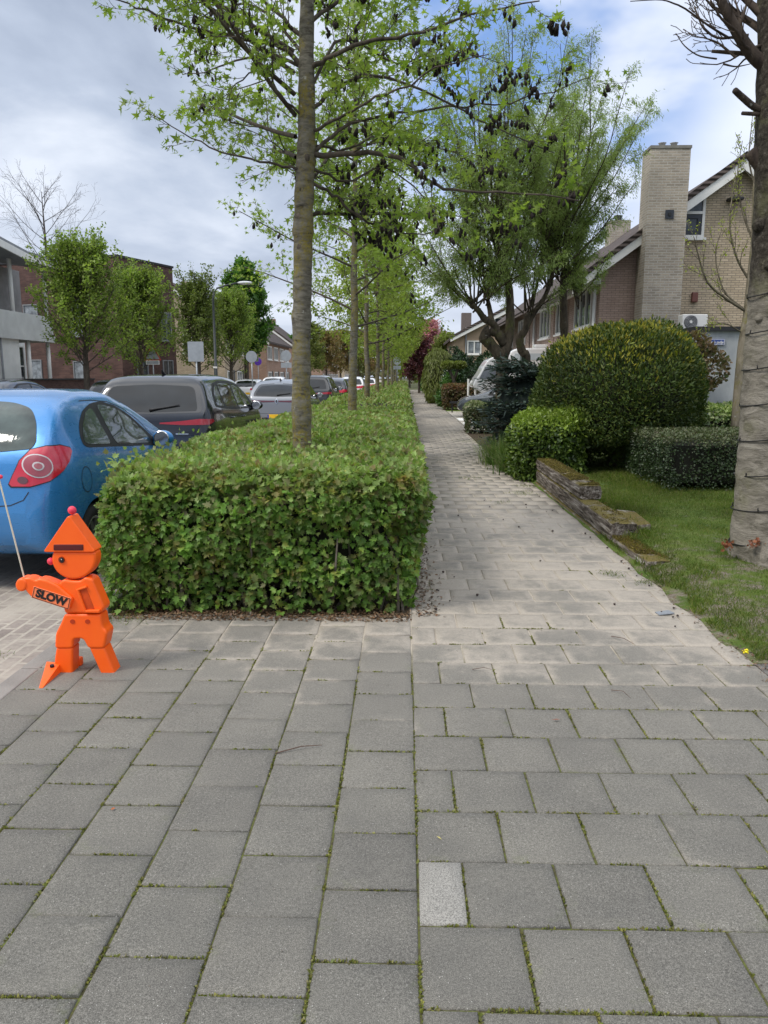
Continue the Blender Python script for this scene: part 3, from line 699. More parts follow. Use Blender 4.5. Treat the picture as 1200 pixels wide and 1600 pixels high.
def ext(name, poly, y0, y1, m=og, bev=.012, parent=fig, segs=3):
    b = MB(); b.prism([fp(*q) for q in poly], y0, y1); return b.build(name, m, parent, bevel=bev, segs=segs, smooth=False)
def smooth_poly(poly, it=1, rr_=None):
    for _ in range(it):
        o = []; R = rr_ or max(1e-3, .06 * max(max(p[0] for p in poly) - min(p[0] for p in poly), .01))
        for i in range(len(poly)):
            p, a, b = [np.array(poly[j % len(poly)], float) for j in (i, i-1, i+1)]
            da, db = a - p, b - p; la, lb = np.linalg.norm(da), np.linalg.norm(db); k = min(R, la*.45, lb*.45)
            A, B = p + da/la*k, p + db/lb*k
            for t_ in (0, .25, .5, .75, 1): o.append(tuple(A*(1-t_)**2 + 2*p*t_*(1-t_) + B*t_**2))
        poly = o
    return poly
hat = ext('hat', smooth_poly([(288, 412), (478, 135), (498, 135), (698, 412)]), -.005, .10)
ext('hat_slot', [(372, 398), (372, 352), (605, 352), (605, 398)], -.009, .02, maroon, .004, hat)
hb = MB(); c = fp(485, 98); hb.sphere((c[0], .045, c[1]), .0225, 20, 14); hb.build('pompom', ballm, hat, smooth=True)
hd = [(522 + 172 * math.cos(a), 468 + 160 * math.sin(a)) for a in np.linspace(-.36, PI + .36, 28)]
head = ext('head', hd, .004, .092)
c = fp(430, 474)
eb = MB(); eb.prism([(c[0] + .0165 * math.cos(a), c[1] + .0175 * math.sin(a)) for a in np.linspace(0, 2*PI, 20, endpoint=False)], -.002, .01)
eye = eb.build('eye', simple('eye_rim', (.25, .03, .003), .5, .2, 20), head)
eb = MB(); eb.prism([(c[0] + .003 + .0115 * math.cos(a), c[1] - .001 + .0135 * math.sin(a)) for a in np.linspace(0, 2*PI, 20, endpoint=False)], -.0045, .01); eb.build('pupil', black, eye)
eb = MB(); eb.sphere((c[0] + .002, -.0045, c[1] + .003), .0028, 8, 6); eb.build('eye_glint', simple('glint_white', (.8, .8, .8), .4, .05), eye)  # white bead painted on as the glint in the eye
c = fp(328, 495); nb = MB(); nb.sphere((c[0], .03, c[1]), .0195, 20, 14); nb.build('nose', ballm, head, smooth=True)
nb = MB(); nb.prism([fp(470, 620), fp(470, 600), fp(600, 600), fp(600, 645), fp(470, 645)], .012, .085); 
torso = ext('torso', smooth_poly([(400, 668), (440, 628), (520, 640), (575, 640), (612, 610), (668, 625), (700, 700), (765, 850), (742, 892), (455, 894), (446, 850), (385, 790)]), .0, .098)
# recessed pocket of the back arm, its shade painted as darker orange
pk = [(562, 706), (622, 686), (690, 860), (622, 868)]
ext('arm_recess', pk, -.003, .02, og_shade, .003, torso)
for q in ([(548, 702), (566, 694), (632, 876), (612, 884)], [(562, 694), (628, 672), (636, 690), (568, 712)], [(612, 884), (612, 862), (735, 858), (735, 886)]):
    ext('arm_rib', q, -.014, .02, og, .005, torso, 2)
arm = ext('arm', smooth_poly([(152, 700), (135, 612), (190, 608), (238, 630), (262, 617), (312, 625), (402, 662), (530, 770), (502, 856), (200, 758)]), -.016, .07, og, .01)
hn = [(128 + 46 * math.cos(a), 664 + 52 * math.sin(a)) for a in np.linspace(0, 2*PI, 22, endpoint=False)]
ext('hand', hn, -.022, .075, og, .012, arm)
salm = simple('salmon_sticker', (.95, .23, .09), .35, .04, 30)
pl = ext('sign_plate', [(226, 672), (517, 766), (499, 855), (208, 761)], -.0195, -.010, salm, .001, arm, 1)
# black outline of the sticker
fr = MB(); Q = [Vector((q[0], 0, q[1])) for q in [fp(233, 680), fp(509, 769), fp(493, 847), fp(216, 757)]]
for i in range(4):
    a_, b_ = Q[i], Q[(i+1) % 4]; fr.bar(a_ + Vector((0, -.0205, 0)), b_ + Vector((0, -.0205, 0)), .0022, .0022, up=(0, 1, 0))
fr.build('sign_border', black, pl)
def text_mesh(name, s_, size, m, parent, mat4, bold=.0, ext_=.0008, font_sc=(1, 1)):
    cu = bpy.data.curves.new(name, 'FONT'); cu.body = s_; cu.size = size; cu.offset = bold; cu.extrude = ext_; cu.align_x = 'CENTER'; cu.align_y = 'CENTER'
    cu.space_character = 1.02
    tmp = bpy.data.objects.new('tmp', cu); C.objects.link(tmp); dg = bpy.context.evaluated_depsgraph_get()
    me = bpy.data.meshes.new_from_object(tmp.evaluated_get(dg)); bpy.data.objects.remove(tmp)
    me.name = name; me.materials.clear()
    me.transform(Matrix.Diagonal((font_sc[0], font_sc[1], 1, 1)))
    me.transform(mat4); return link_mesh(name, me, m, parent)
cx = (Q[0] + Q[2]) / 2; ang = math.atan2(Q[1].z - Q[0].z, Q[1].x - Q[0].x)
M4 = Matrix.Translation((cx.x, -.0205, cx.z)) @ Matrix.Rotation(-ang, 4, 'Y') @ Matrix.Rotation(PI/2, 4, 'X')
text_mesh('lettering', 'SLOW', .058, black, pl, M4, .0032, font_sc=(1.02, 1))
trs = ext('trousers', smooth_poly([(452, 898), (735, 898), (752, 1000), (790, 1040), (765, 1166), (640, 1166), (600, 1090), (525, 1090), (518, 1166), (378, 1166), (384, 1050), (432, 955)], 1), -.004, .104)
for cx_ in (520, 637):
    c = fp(cx_, 954); eb = MB(); eb.prism([(c[0] + .0135 * math.cos(a), c[1] + .0125 * math.sin(a)) for a in np.linspace(0, 2*PI, 18, endpoint=False)], -.0065, .01); eb.build('button_hole', simple('hole', (.42, .035, .003), .6, .2), trs)
zb = lambda zx, zy: (zx, zy)
l1 = ext('leg', [(386, 1160), (516, 1160), (514, 1372), (494, 1398), (448, 1398), (370, 1390), (372, 1260)], .002, .098)
l2 = ext('leg', [(642, 1160), (760, 1160), (856, 1392), (835, 1402), (752, 1402)], .002, .104)
# big wedge foot pointing out towards the viewer's left
fb = MB()
def fp3(zx, zy, Y):
    q = at(10 + zx / 5.0, 780 + zy / 5.0, Y); return (q.x - FX, Y - FY, max(q.z, .0))
V = [fp3(300, 1370, 3.97), fp3(440, 1395, 3.97), fp3(262, 1512, 3.74), fp3(290, 1514, 3.74),
     fp3(315, 1268, 3.97), fp3(425, 1276, 3.97), fp3(252, 1480, 3.735), fp3(278, 1482, 3.735)]
fb.add(V, [(0,1,3,2), (4,6,7,5), (0,4,5,1), (2,3,7,6), (0,2,6,4), (1,5,7,3)])
foot = fb.build('foot', og, fig, bevel=.012, segs=3)
c = fp3(360, 1300, 3.93)
eb = MB(); eb.tube([(c[0], c[1] - .004, c[2] - .01), (c[0], c[1] - .006, c[2] + .0065)], .0115, 16); eb.build('foot_hole', black, foot)
kb = MB(); k0 = fp3(545, 1240, 4.05); kb.box(k0[0] - .035, k0[0] + .03, .09, .13, 0, .05); kb.build('rear_foot', og, fig, bevel=.01)
# the flag stick it holds
a_ = at(38, 903, 3.96); b_ = at(2, 762, 3.9); dd = (b_ - a_).normalized()
st = MB(); st.tube([a_ - dd * .07, a_ + dd * 1.15], [.0045, .0038], 8)
stick = empty('flag_stick', a_, 'thin cream flag stick held upright in the hand of the orange figure', 'flag stick')
so_ = st.build('pole', cream, stick); so_.data.transform(Matrix.Translation(-a_))
fl = MB(); top = a_ + dd * 1.12 - a_
vs = []; fs = []
for i in range(9):
    for j in range(7):
        u, v = i / 8, j / 6; vs.append((top.x - .02 - u * .24, top.y + .02 * math.sin(u * 7 + v * 2), top.z - v * .2 - u * .05))
for i in range(8):
    for j in range(6): fs.append((i*7+j, i*7+j+1, (i+1)*7+j+1, (i+1)*7+j))
fl.add(vs, fs); fl.build('flag', simple('flag_cloth', (.85, .1, .05), .8, .1), stick, smooth=True, fix=False)
c = at(1, 745, 3.89) - a_; sb = MB(); sb.sphere(c, .011, 12, 8); sb.build('pink_ball', ballm, stick, smooth=True)

# ------------------------------------------------------------------ railway sleepers
t = NT('sleeper_wood'); p = t.pos((1, 1, 1)); g = t.n('ShaderNodeNewGeometry')
ps = t.pos((9, .7, 9)); grain = t.noise(ps, 3.2, 6, .7, .4)
c = t.ramp(grain, [(.30, (.015, .012, .010)), (.42, (.075, .06, .048)), (.54, (.18, .155, .13)), (.66, (.38, .35, .315))])
crack = t.noise(t.pos((26, 1.1, 26)), 2.0, 4, .5, 1.0)
c = t.mix(t.step(crack, .60, .66), c, (.012, .01, .008))
nz = t.n('ShaderNodeSeparateXYZ'); t.l(g.outputs['Normal'], nz.inputs[0])
mossf = t.math('MULTIPLY', t.step(nz.outputs[2], .55, .85), t.step(t.noise(g.outputs['Position'], 5, 6, .7), .38, .52))
c = t.mix(mossf, c, t.ramp(t.noise(g.outputs['Position'], 70, 4, .7), [(.3, (.05, .042, .02)), (.5, (.12, .095, .025)), (.7, (.20, .165, .06))]))
nm = t.bump(grain, .6, .010); nm = t.bump(crack, .6, .012, nm)
wood_m = t.fin(c, .92, nm, .15)
def sleeper(label, x0, x1, y0, y1, z0, z1, seed, tilt=0, broken=False, moss=0, drift=0):
    rng = np.random.default_rng(seed); root = empty('railway_sleeper', ((x0+x1)/2, y0, z0), label, 'sleeper', group='weathered railway sleepers edging the lawn')
    W_, L, H = x1 - x0, y1 - y0, z1 - z0; ny = 26; prof = 16; V = []; Fc = []
    for j in range(ny + 1):
        y = L * j / ny
        for k in range(prof):
            a = 2*PI*k/prof + PI/4; cx, cz = math.cos(a), math.sin(a); s_ = 1 / max(abs(cx), abs(cz)); s_ = min(s_, 1.32)
            X = cx * s_ * W_ / 2; Z = cz * s_ * H / 2 + H / 2
            w1 = .006 * math.sin(y * 2.2 + seed) + rng.normal() * .0022
            if cx < -.6 and k % 5 == 2: w1 -= .010
            ye = y + (rng.normal() * .012 if j in (0,) else 0)
            if broken and j == 0: ye = -.05 + .22 * max(0, 1 - abs(X - .02) / .05) + rng.normal() * .02
            V.append((X * (1 + w1 / .13) + drift * y, ye, Z + w1 * .4 + tilt * y))
    for j in range(ny):
        for k in range(prof): Fc.append((j*prof+k, j*prof+(k+1) % prof, (j+1)*prof+(k+1) % prof, (j+1)*prof+k))
    Fc.append(tuple(range(prof-1, -1, -1))); Fc.append(tuple(ny*prof+k for k in range(prof)))
    b = MB(); b.add(V, Fc); b.build('beam', wood_m, root, smooth=False, bevel=.006, segs=1)
    n = int(5200 * L * moss)
    if n:
        P = np.stack([rng.uniform(-W_/2*.95, W_/2*.95, n), rng.uniform(0.02, L - .02, n), np.full(n, H)], 1)
        d = sines(P + seed, np.random.default_rng(seed), 4) + .5 * sines(P, np.random.default_rng(seed+1), 17); P = P[d > -.25]; n = len(P)
        P[:, 0] += drift * P[:, 1]; P[:, 2] += tilt * P[:, 1] + rng.uniform(-.004, .006, n)
        D = rng.normal(size=(n, 3)) * .6; D[:, 2] = .8
        tag(scatter('moss', P, D, rng.normal(size=(n, 3)), rng.uniform(.008, .018, n), T_OVAL, golden_moss, root), kind='stuff')
    return root
golden_moss = leaf_mat('golden_moss', [(.09, .075, .015), (.15, .12, .02), (.22, .17, .03), (.075, .07, .02), (.13, .075, .03)], .2, 5, .65, 1.2, .6)
sleeper('lowest sleeper nearest the camera, sunk in the lawn with yellow moss on top', 2.03, 2.27, 6.28, 7.42, -.06, .085, 1, moss=1.6, drift=-.03)
sleeper('middle sleeper with a split broken near end under the topmost sleeper', 1.99, 2.24, 7.35, 11.6, .03, .215, 2, broken=True, moss=.15)
sleeper('bottom sleeper of the far stack, dark and half sunk beside the tiles', 1.97, 2.22, 7.7, 11.6, -.14, .032, 3)
sleeper('topmost sleeper of the stack, mossy on top with a cracked pale near end', 2.0, 2.26, 8.75, 11.75, .216, .375, 4, moss=1.0)
q = MB(); rg = np.random.default_rng(5)
sp_ = empty('wood_fragment', (2.36, 7.42, .05), 'split piece of grey timber lying against the broken sleeper end', 'timber')
q.add([(-.13,-.04,.0),(.02,-.10,.0),(.12,.75,.0),(-.1,.8,.0),(-.1,-.03,.13),(.03,-.06,.15),(.10,.7,.14),(-.1,.75,.15)], [(0,3,2,1),(4,5,6,7),(0,1,5,4),(1,2,6,5),(2,3,7,6),(3,0,4,7)])
q.build('beam', wood_m, sp_, bevel=.012)
# ------------------------------------------------------------------ small things on the ground
def ground_twig(px, py, px2, py2, r, label, bend=.01):
    a = ground(px, py, .008); b = ground(px2, py2, .012); m_ = (a + b) / 2 + Vector((bend, bend, .008)); q = MB()
    q.tube([a - a, m_ - a, b - a], [r, r * .8, r * .5], 6); o = q.build('twig', simple('twig_brown', (.10, .06, .045), .8, .3, 60), None); o.location = a
    tag(o, label, 'twig')
ground_twig(430, 1177, 503, 1164, .0028, 'thin brown twig lying across the tiles left of the straight joint')
ground_twig(955, 994, 990, 1006, .0025, 'thin twig lying on the sandy tiles at the right')
ground_twig(738, 1046, 768, 1046, .002, 'tiny dark twig on the sandy tiles in the middle')
ground_twig(955, 1078, 985, 1090, .002, 'small pale twig lying on the tiles toward the right edge', .015)
def flat_leaf(px, py, s_, m, name, label, cat, seed, tm=T_LEAF):
    rng = np.random.default_rng(seed); a = ground(px, py, .007); d = rng.normal(size=(1, 3)); d[:, 2] = .05
    o = scatter(name, np.zeros((1, 3)), d, np.array([[.15, .1, 1.0]]), [s_], tm, m); o.location = a; tag(o, label, cat)
flat_leaf(682, 1306, .03, simple('yellow_leaf', (.45, .38, .10), .7), 'fallen_leaf', 'small yellow leaf scrap on the tile beside the long straight joint', 'leaf', 3, T_NARROW)
flat_leaf(876, 1124, .05, simple('red_leaf', (.22, .07, .04), .7), 'fallen_leaf', 'curled reddish brown leaf on the tiles right of centre', 'leaf', 4, T_NARROW)
flat_leaf(180, 1262, .02, simple('rust_leaf', (.35, .10, .03), .7), 'fallen_leaf', 'tiny rust coloured scrap on the left tiles', 'leaf', 5)
dm = leaf_mat('dandelion', [(.85, .70, .02), (.9, .78, .04)], .2, 9, .9, 1.1)
dg_ = ground(1165, 1018, .012); rg = np.random.default_rng(6)
o = scatter('dandelion', rg.normal(size=(30, 3)) * .006, rg.normal(size=(30, 3)) * [1, 1, .3], rg.normal(size=(30, 3)) * .3 + [0, 0, 1], .017, T_OVAL, dm); o.location = dg_
tag(o, 'yellow dandelion head lying on the gravel at the right edge', 'flower')
q = MB(); q.add([(0,0,.006),(.11,.02,.014),(.085,.075,.018),(-.01,.06,.008),(0,0,.001),(.11,.02,.009),(.085,.075,.013),(-.01,.06,.003)], [(0,1,2,3),(7,6,5,4),(0,4,5,1),(1,5,6,2),(2,6,7,3),(3,7,4,0)])
o = q.build('slate_chip', simple('slate', (.20, .215, .235), .6, .15, 20, .2), None); o.location = ground(1030, 962, 0); tag(o, 'flat blue grey slate chip at the path edge beside the lawn', 'stone')
# seed balls dropped on the path
rg = np.random.default_rng(9); q = MB()
pod_m = simple('seed_brown', (.045, .03, .025), .9, .4, 60, .4)
for i in range(60):
    x = rg.choice([rg.uniform(.15, 1.95), rg.uniform(1.75, 2.05), rg.uniform(.12, .4)]); y_ = rg.uniform(4.3, 11)
    q.sphere((x, y_, .012), rg.uniform(.006, .012), 6, 4, sc=(1, 1.3, .8))
tag(q.build('seed_litter', pod_m), 'dark dropped seed heads scattered along both edges of the path', 'seed litter', kind='stuff')
# weeds in the path joints
rg = np.random.default_rng(15); P = []
for (x, y_, r_, n) in [(1.7, 6.15, .05, 90), (1.92, 5.9, .05, 80), (1.0, 12.2, .12, 120), (1.65, 10.6, .12, 150), (1.85, 11.3, .1, 150), (1.25, 9.8, .08, 60), (.16, 8, .08, 60), (-1.95, 4.95, .12, 300), (.12, 12, .06, 90), (-2.4, 4.15, .06, 120), (1.8, 13.5, .15, 200), (1.75, 16.5, .2, 200), (1.7, 19.5, .3, 260)]:
    P.append(np.stack([x + rg.normal(size=n) * r_, y_ + rg.normal(size=n) * r_, np.zeros(n)], 1))
P = np.concatenate(P); D = rg.normal(size=P.shape) * .8; D[:, 2] = .8
tag(scatter('path_weeds', P, D, rg.normal(size=P.shape), rg.uniform(.015, .045, len(P)), T_BLADE, grass_m), 'small green weeds sprouting in the joints and at the edges of the path', 'weeds', kind='stuff')
# ------------------------------------------------------------------ cars
def pchip(xs, ys, x):
    xs = np.array(xs, float); ys = np.array(ys, float); h = np.diff(xs); d = np.diff(ys) / h; m = np.zeros(len(xs))
    m[0], m[-1] = d[0], d[-1]
    for i in range(1, len(xs) - 1):
        if d[i-1] * d[i] > 0:
            w1, w2 = 2*h[i] + h[i-1], h[i] + 2*h[i-1]; m[i] = (w1 + w2) / (w1 / d[i-1] + w2 / d[i])
    i = np.clip(np.searchsorted(xs, x) - 1, 0, len(xs) - 2); t_ = (x - xs[i]) / h[i]
    return ((1 + 2*t_) * (1-t_)**2) * ys[i] + t_ * (1-t_)**2 * h[i] * m[i] + t_**2 * (3 - 2*t_) * ys[i+1] + t_**2 * (t_-1) * h[i] * m[i+1]
def paint(name, c, rough=.28, metal=.0, coat=1.0, dustf=.04):
    t = NT(name); p = t.pos(); n = t.noise(p, 3, 6, .7)
    dust = t.noise(t.pos((1, 1, 3)), 7, 6, .75)
    col = t.mix(t.math('MULTIPLY', t.step(dust, .45, .8), dustf), c, (.35, .32, .28))
    t.fin(col, t.ramp(dust, [(.3, (rough,) * 3), (.75, (rough + .18,) * 3)]), t.bump(n, .012, .02), .5, metal)
    t.b.inputs['Coat Weight'].default_value = coat; t.b.inputs['Coat Roughness'].default_value = .06; return t.m
def glassy(name, c=(.018, .022, .024), r=.04):
    t = NT(name); t.fin(t.ramp(t.noise(t.pos(), 2.6, 4, .6), [(.35, tuple(x * .5 for x in c)), (.7, tuple(x * 1.8 for x in c))]), r, None, .45); t.b.inputs['Coat Weight'].default_value = .15; return t.m
car_glass = glassy('tinted_glass', (.006, .008, .010)); clear_glass = glassy('pale_glass', (.045, .06, .055))
tyre_m = simple('tyre_rubber', (.022, .022, .022), .85, .2, 30); trim_m = simple('black_trim', (.018, .018, .02), .55, .2, 20)
well_m = simple('wheel_well', (.006, .006, .006), .95); rim_m = simple('alloy', (.42, .43, .44), .3, .1, 20, metal=.9)
lamp_red = paint('lamp_red', (.50, .006, .030), .12); lamp_deep = paint('lamp_deep', (.30, .008, .018), .1); lamp_dark = paint('lamp_smoke', (.09, .02, .03), .12); lamp_clear = paint('lamp_clear', (.55, .52, .52), .12)
gloss_k = paint('gloss_black', (.003, .003, .004), .06, 0, 1.0, 0); chrome = simple('chrome', (.6, .6, .62), .15, .05, metal=1.0); plate_y = simple('plate_yellow', (.78, .48, .02), .5, .05)
plate_blue = simple('plate_blue', (.02, .05, .35), .5, .05); plate_k = simple('plate_ink', (.02, .02, .02), .6)
def section(w, zs, b, top, tum, K=40):
    s = max(top - b, .01); tt = tum * min(1, s / .5)
    p = [(0, zs), (.5*w, zs), (.86*w, zs), (.955*w, zs+.05*(b-zs)), (.99*w, zs+.22*(b-zs)), (w, zs+.5*(b-zs)), (.995*w, zs+.74*(b-zs)), (.972*w, zs+.93*(b-zs)), (.95*w, b+.03*s),
         (.95*w - tt*.42, b+.42*s), (.95*w - tt*.80, b+.78*s), (.95*w - tt*1.12, b+.91*s), (.95*w-tt*1.6, b+.965*s), (.45*w, b+.992*s), (0, top)]
    p = np.array(p); d = np.r_[0, np.cumsum(np.sqrt((np.diff(p, axis=0)**2).sum(1)) + 1e-5)]; u = np.linspace(0, 1, K)
    ui = d / d[-1]
    # sample more densely where control points are
    idx = np.linspace(0, len(p)-1, K); us = np.interp(idx, np.arange(len(p)), ui)
    out = np.stack([pchip(ui, p[:, 0], us), pchip(ui, p[:, 1], us)], 1); out[0, 0] = 0; out[-1, 0] = 0; return out
def make_car(name, label, loc, L, W, prof, col, rz=0, glass=None, group=None, detail=2):
    """prof: dict of curves along the length (0 = rear bumper)"""
    root = empty(name, loc, label, 'car', rz, group)
    K = 40; ys = L * (1 - np.cos(np.linspace(0, PI, 96))) / 2; ys = np.unique(np.concatenate([ys, np.linspace(0, L, 60)]))
    f = lambda k: pchip([a for a, b in prof[k]], [b for a, b in prof[k]], ys)
    T_, B_, S_, Wd = f('top'), f('belt'), f('sill'), f('w'); B_ = np.minimum(B_, T_ - .012)
    V = []; Fs = []; R = 2 * K - 2
    for y, T1, b, s_, w_ in zip(ys, T_, B_, S_, Wd):
        sec = section(w_, s_, b, T1, prof['tum'], K)
        ring = [(x, y, z) for x, z in sec] + [(-x, y, z) for x, z in sec[-2:0:-1]]; V += ring
    n = len(ys)
    for j in range(n - 1):
        for k in range(R): Fs.append((j*R+k, j*R+(k+1) % R, (j+1)*R+(k+1) % R, (j+1)*R+k))
    Fs.append(tuple(range(R-1, -1, -1))); Fs.append(tuple((n-1)*R+k for k in range(R)))
    b = MB(); b.add(V, Fs); body = b.build('body', [col, well_m], root, smooth=True)
    bm = bmesh.new(); bm.from_mesh(body.data); bvh = BVHTree.FromBMesh(bm); bm.free()
    # wheel wells cut out of the body
    cb_ = MB(); wr = prof['wr']
    for wy in prof['wheels']:
        for sx in (-1, 1):
            a = [(wy + (wr + .05) * math.cos(t_), wr + (wr + .05) * math.sin(t_)) for t_ in np.linspace(0, 2*PI, 36, endpoint=False)]
            cb_.prism(a, sx * (W/2 - .24), sx * (W/2 + .2), 0, 'x')
    cut = cb_.build('cutter', well_m, root)
    cut.data.materials.clear(); cut.data.materials.append(well_m)
    md = body.modifiers.new('b', 'BOOLEAN'); md.operation = 'DIFFERENCE'; md.object = cut; md.solver = 'EXACT'; md.material_mode = 'TRANSFER'
    dg = bpy.context.evaluated_depsgraph_get(); me = bpy.data.meshes.new_from_object(body.evaluated_get(dg)); body.modifiers.clear(); 
    if len(me.polygons) > 500: body.data = me
    bpy.data.objects.remove(cut)
    bm = bmesh.new(); bm.from_mesh(body.data)
    for e in bm.edges:
        if len(e.link_faces) == 2 and e.link_faces[0].material_index != e.link_faces[1].material_index: e.smooth = False
    bm.to_mesh(body.data); bm.free()
    def patch(pname, poly, view, m, parent=None, off=.003, res=.035, sx=1, thick=0):
        """poly: (u, v) outline seen from 'rear', 'front', 'side' or 'corner' (sx = which side); draped over the body"""
        if view == 'rear': o, u, d = Vector((0, -1, 0)), Vector((1, 0, 0)), Vector((0, 1, 0))
        elif view == 'front': o, u, d = Vector((0, L + 1, 0)), Vector((1, 0, 0)), Vector((0, -1, 0))
        elif view == 'side': o, u, d = Vector((sx * 2, 0, 0)), Vector((0, 1, 0)), Vector((-sx, 0, 0))
        elif view == 'corner': o, u, d = Vector((sx * (W/2 + .5), -.5, 0)), Vector((sx, 1, 0)).normalized(), Vector((-sx, 1, 0)).normalized()
        elif view == 'fcorner': o, u, d = Vector((sx * (W/2 + .5), L + .5, 0)), Vector((-sx, 1, 0)).normalized(), Vector((-sx, -1, 0)).normalized()
        bm = bmesh.new(); vs = [bm.verts.new((p[0], p[1], 0)) for p in poly]; bm.faces.new(vs)
        bmesh.ops.triangulate(bm, faces=bm.faces)
        for ax in (0, 1):
            lo = min(p[ax] for p in poly); hi = max(p[ax] for p in poly); k = lo + res
            while k < hi:
                no = (1, 0, 0) if ax == 0 else (0, 1, 0); co = (k, 0, 0) if ax == 0 else (0, k, 0)
                bmesh.ops.bisect_plane(bm, geom=bm.verts[:] + bm.edges[:] + bm.faces[:], plane_co=co, plane_no=no, dist=1e-5); k += res
        bad = []
        for v in bm.verts:
            q = o + u * v.co.x + Vector((0, 0, v.co.y)); h = bvh.ray_cast(q, d, 6)
            if h[0] is None: bad.append(v); continue
            v.co = h[0] + (h[1] if h[1].dot(d) < 0 else -h[1]) * off
        bmesh.ops.delete(bm, geom=bad, context='VERTS')
        me = bpy.data.meshes.new(pname)
        for f_ in bm.faces: f_.smooth = True
        bm.normal_update()
        fl = [f_ for f_ in bm.faces if f_.normal.dot(d) > 0]; bmesh.ops.reverse_faces(bm, faces=fl)
        bm.to_mesh(me); bm.free()
        o_ = link_mesh(pname, me, m, parent or root)
        if thick:
            sm = o_.modifiers.new('s', 'SOLIDIFY'); sm.thickness = thick; sm.offset = 1
        return o_
    def line(pts, view, sx=1, wd=.007, m=None, pname='panel_gap', off=.0022, parent=None):
        Lf = []; Rt = []
        for i, p in enumerate(pts):
            a = np.array(pts[max(i-1, 0)]); c = np.array(pts[min(i+1, len(pts)-1)]); t_ = (c - a) / (np.linalg.norm(c - a) + 1e-9); nn = np.array([-t_[1], t_[0]]) * wd / 2
            Lf.append(tuple(np.array(p) + nn)); Rt.append(tuple(np.array(p) - nn))
        return patch(pname, Lf + Rt[::-1], view, m or trim_m, parent or body, off, .05, sx)
    glass = glass or car_glass
    P = prof
    patch('rear_window', smooth_poly(P['rear_glass'], rr_=.09), 'rear', glass, off=.004)
    if 'rear_frame' in P: patch('window_surround', smooth_poly(P['rear_frame'], rr_=.06), 'rear', gloss_k, off=.002)
    patch('windscreen', P['front_glass'], 'front', glass, off=.004)
    for sx in (-1, 1):
        if 'side_frame' in P: patch('window_trim', smooth_poly(P['side_frame'], rr_=.08), 'side', trim_m, off=.0025, sx=sx)
        for q in P['side_glass']: patch('side_window', smooth_poly(q, rr_=.06), 'side', glass, off=.005, sx=sx)
        for ln in P.get('lines', []): line(ln, 'side', sx)
        for hy, hz in P['handles']:
            hb_ = MB(); h = bvh.ray_cast(Vector((sx*2, hy, hz)), Vector((-sx, 0, 0)))
            x = h[0].x + sx * .022
            hb_.tube([(x - sx*.03, hy - .09, hz), (x, hy - .07, hz), (x, hy + .06, hz), (x - sx*.03, hy + .08, hz)], .011, 8); hb_.build('door_handle', P.get('handle_m', col), root, smooth=True)
        my, mz = P['mirror']; h = bvh.ray_cast(Vector((sx*2, my, mz - .04)), Vector((-sx, 0, 0))); mx = abs(h[0].x) + .10
        mb_ = MB(); mb_.sphere((sx*mx, my, mz), .1, 18, 12, sc=(1.1, .62, .78)); mb_.tube([(sx*(mx-.14), my+.02, mz-.07), (sx*(mx-.03), my, mz-.03)], [.035, .03], 8)
        mo = mb_.build('wing_mirror', P.get('mirror_m', col), root, smooth=True)
        mg = MB(); mg.tube([(sx*mx, my-.060, mz), (sx*mx, my-.066, mz)], [.078, .07], 18); g_ = mg.build('mirror_glass', chrome, mo)
        for q, m_ in P['tail']:
            patch('tail_lamp', q, P.get('tail_view', 'corner'), m_, off=.007, res=.025, sx=sx)
        for q in P.get('head', []): patch('headlight', q, 'fcorner', lamp_clear, off=.006, sx=sx)
    for q, m_, nm_ in P.get('rear_extra', []): patch(nm_, q, 'rear', m_, off=.005, parent=body)
    for ln in P.get('rear_lines', []): line(ln, 'rear')
    # plate
    if 'plate' in P:
        px_, pz_ = P['plate']; h = bvh.ray_cast(Vector((px_, -1, pz_)), Vector((0, 1, 0))); y = h[0].y - .012
        pb = MB(); pb.box(px_-.26, px_+.26, y, y+.04, pz_-.055, pz_+.055); po = pb.build('number_plate', plate_y, root, bevel=.003)
        pb = MB(); pb.box(px_-.258, px_-.215, y-.002, y+.01, pz_-.052, pz_+.052); pb.build('plate_band', plate_blue, po)
    # wiper, aerial
    if 'wiper' in P:
        (wx, wz), (ex, ez) = P['wiper']; pts = []
        for k in range(7):
            u_ = k / 6; h = bvh.ray_cast(Vector((wx + (ex-wx)*u_, -1, wz + (ez-wz)*u_)), Vector((0, 1, 0))); pts.append(h[0] + Vector((0, -.02, .008)))
        wb_ = MB(); wb_.tube(pts, [.02, .014, .01, .009, .009, .009, .007], 6); wb_.build('wiper', trim_m, root, smooth=True)
    if 'aerial' in P:
        ay = P['aerial']; h = bvh.ray_cast(Vector((0, ay, 3)), Vector((0, 0, -1))); ab = MB()
        ab.tube([h[0] + Vector((0, .12, -.005)), h[0] + Vector((0, .02, .035)), h[0] + Vector((0, -.01, .075)), h[0] + Vector((0, -.02, .072))], [.03, .022, .008, .004], 8); ab.build('aerial', trim_m, root, smooth=True)
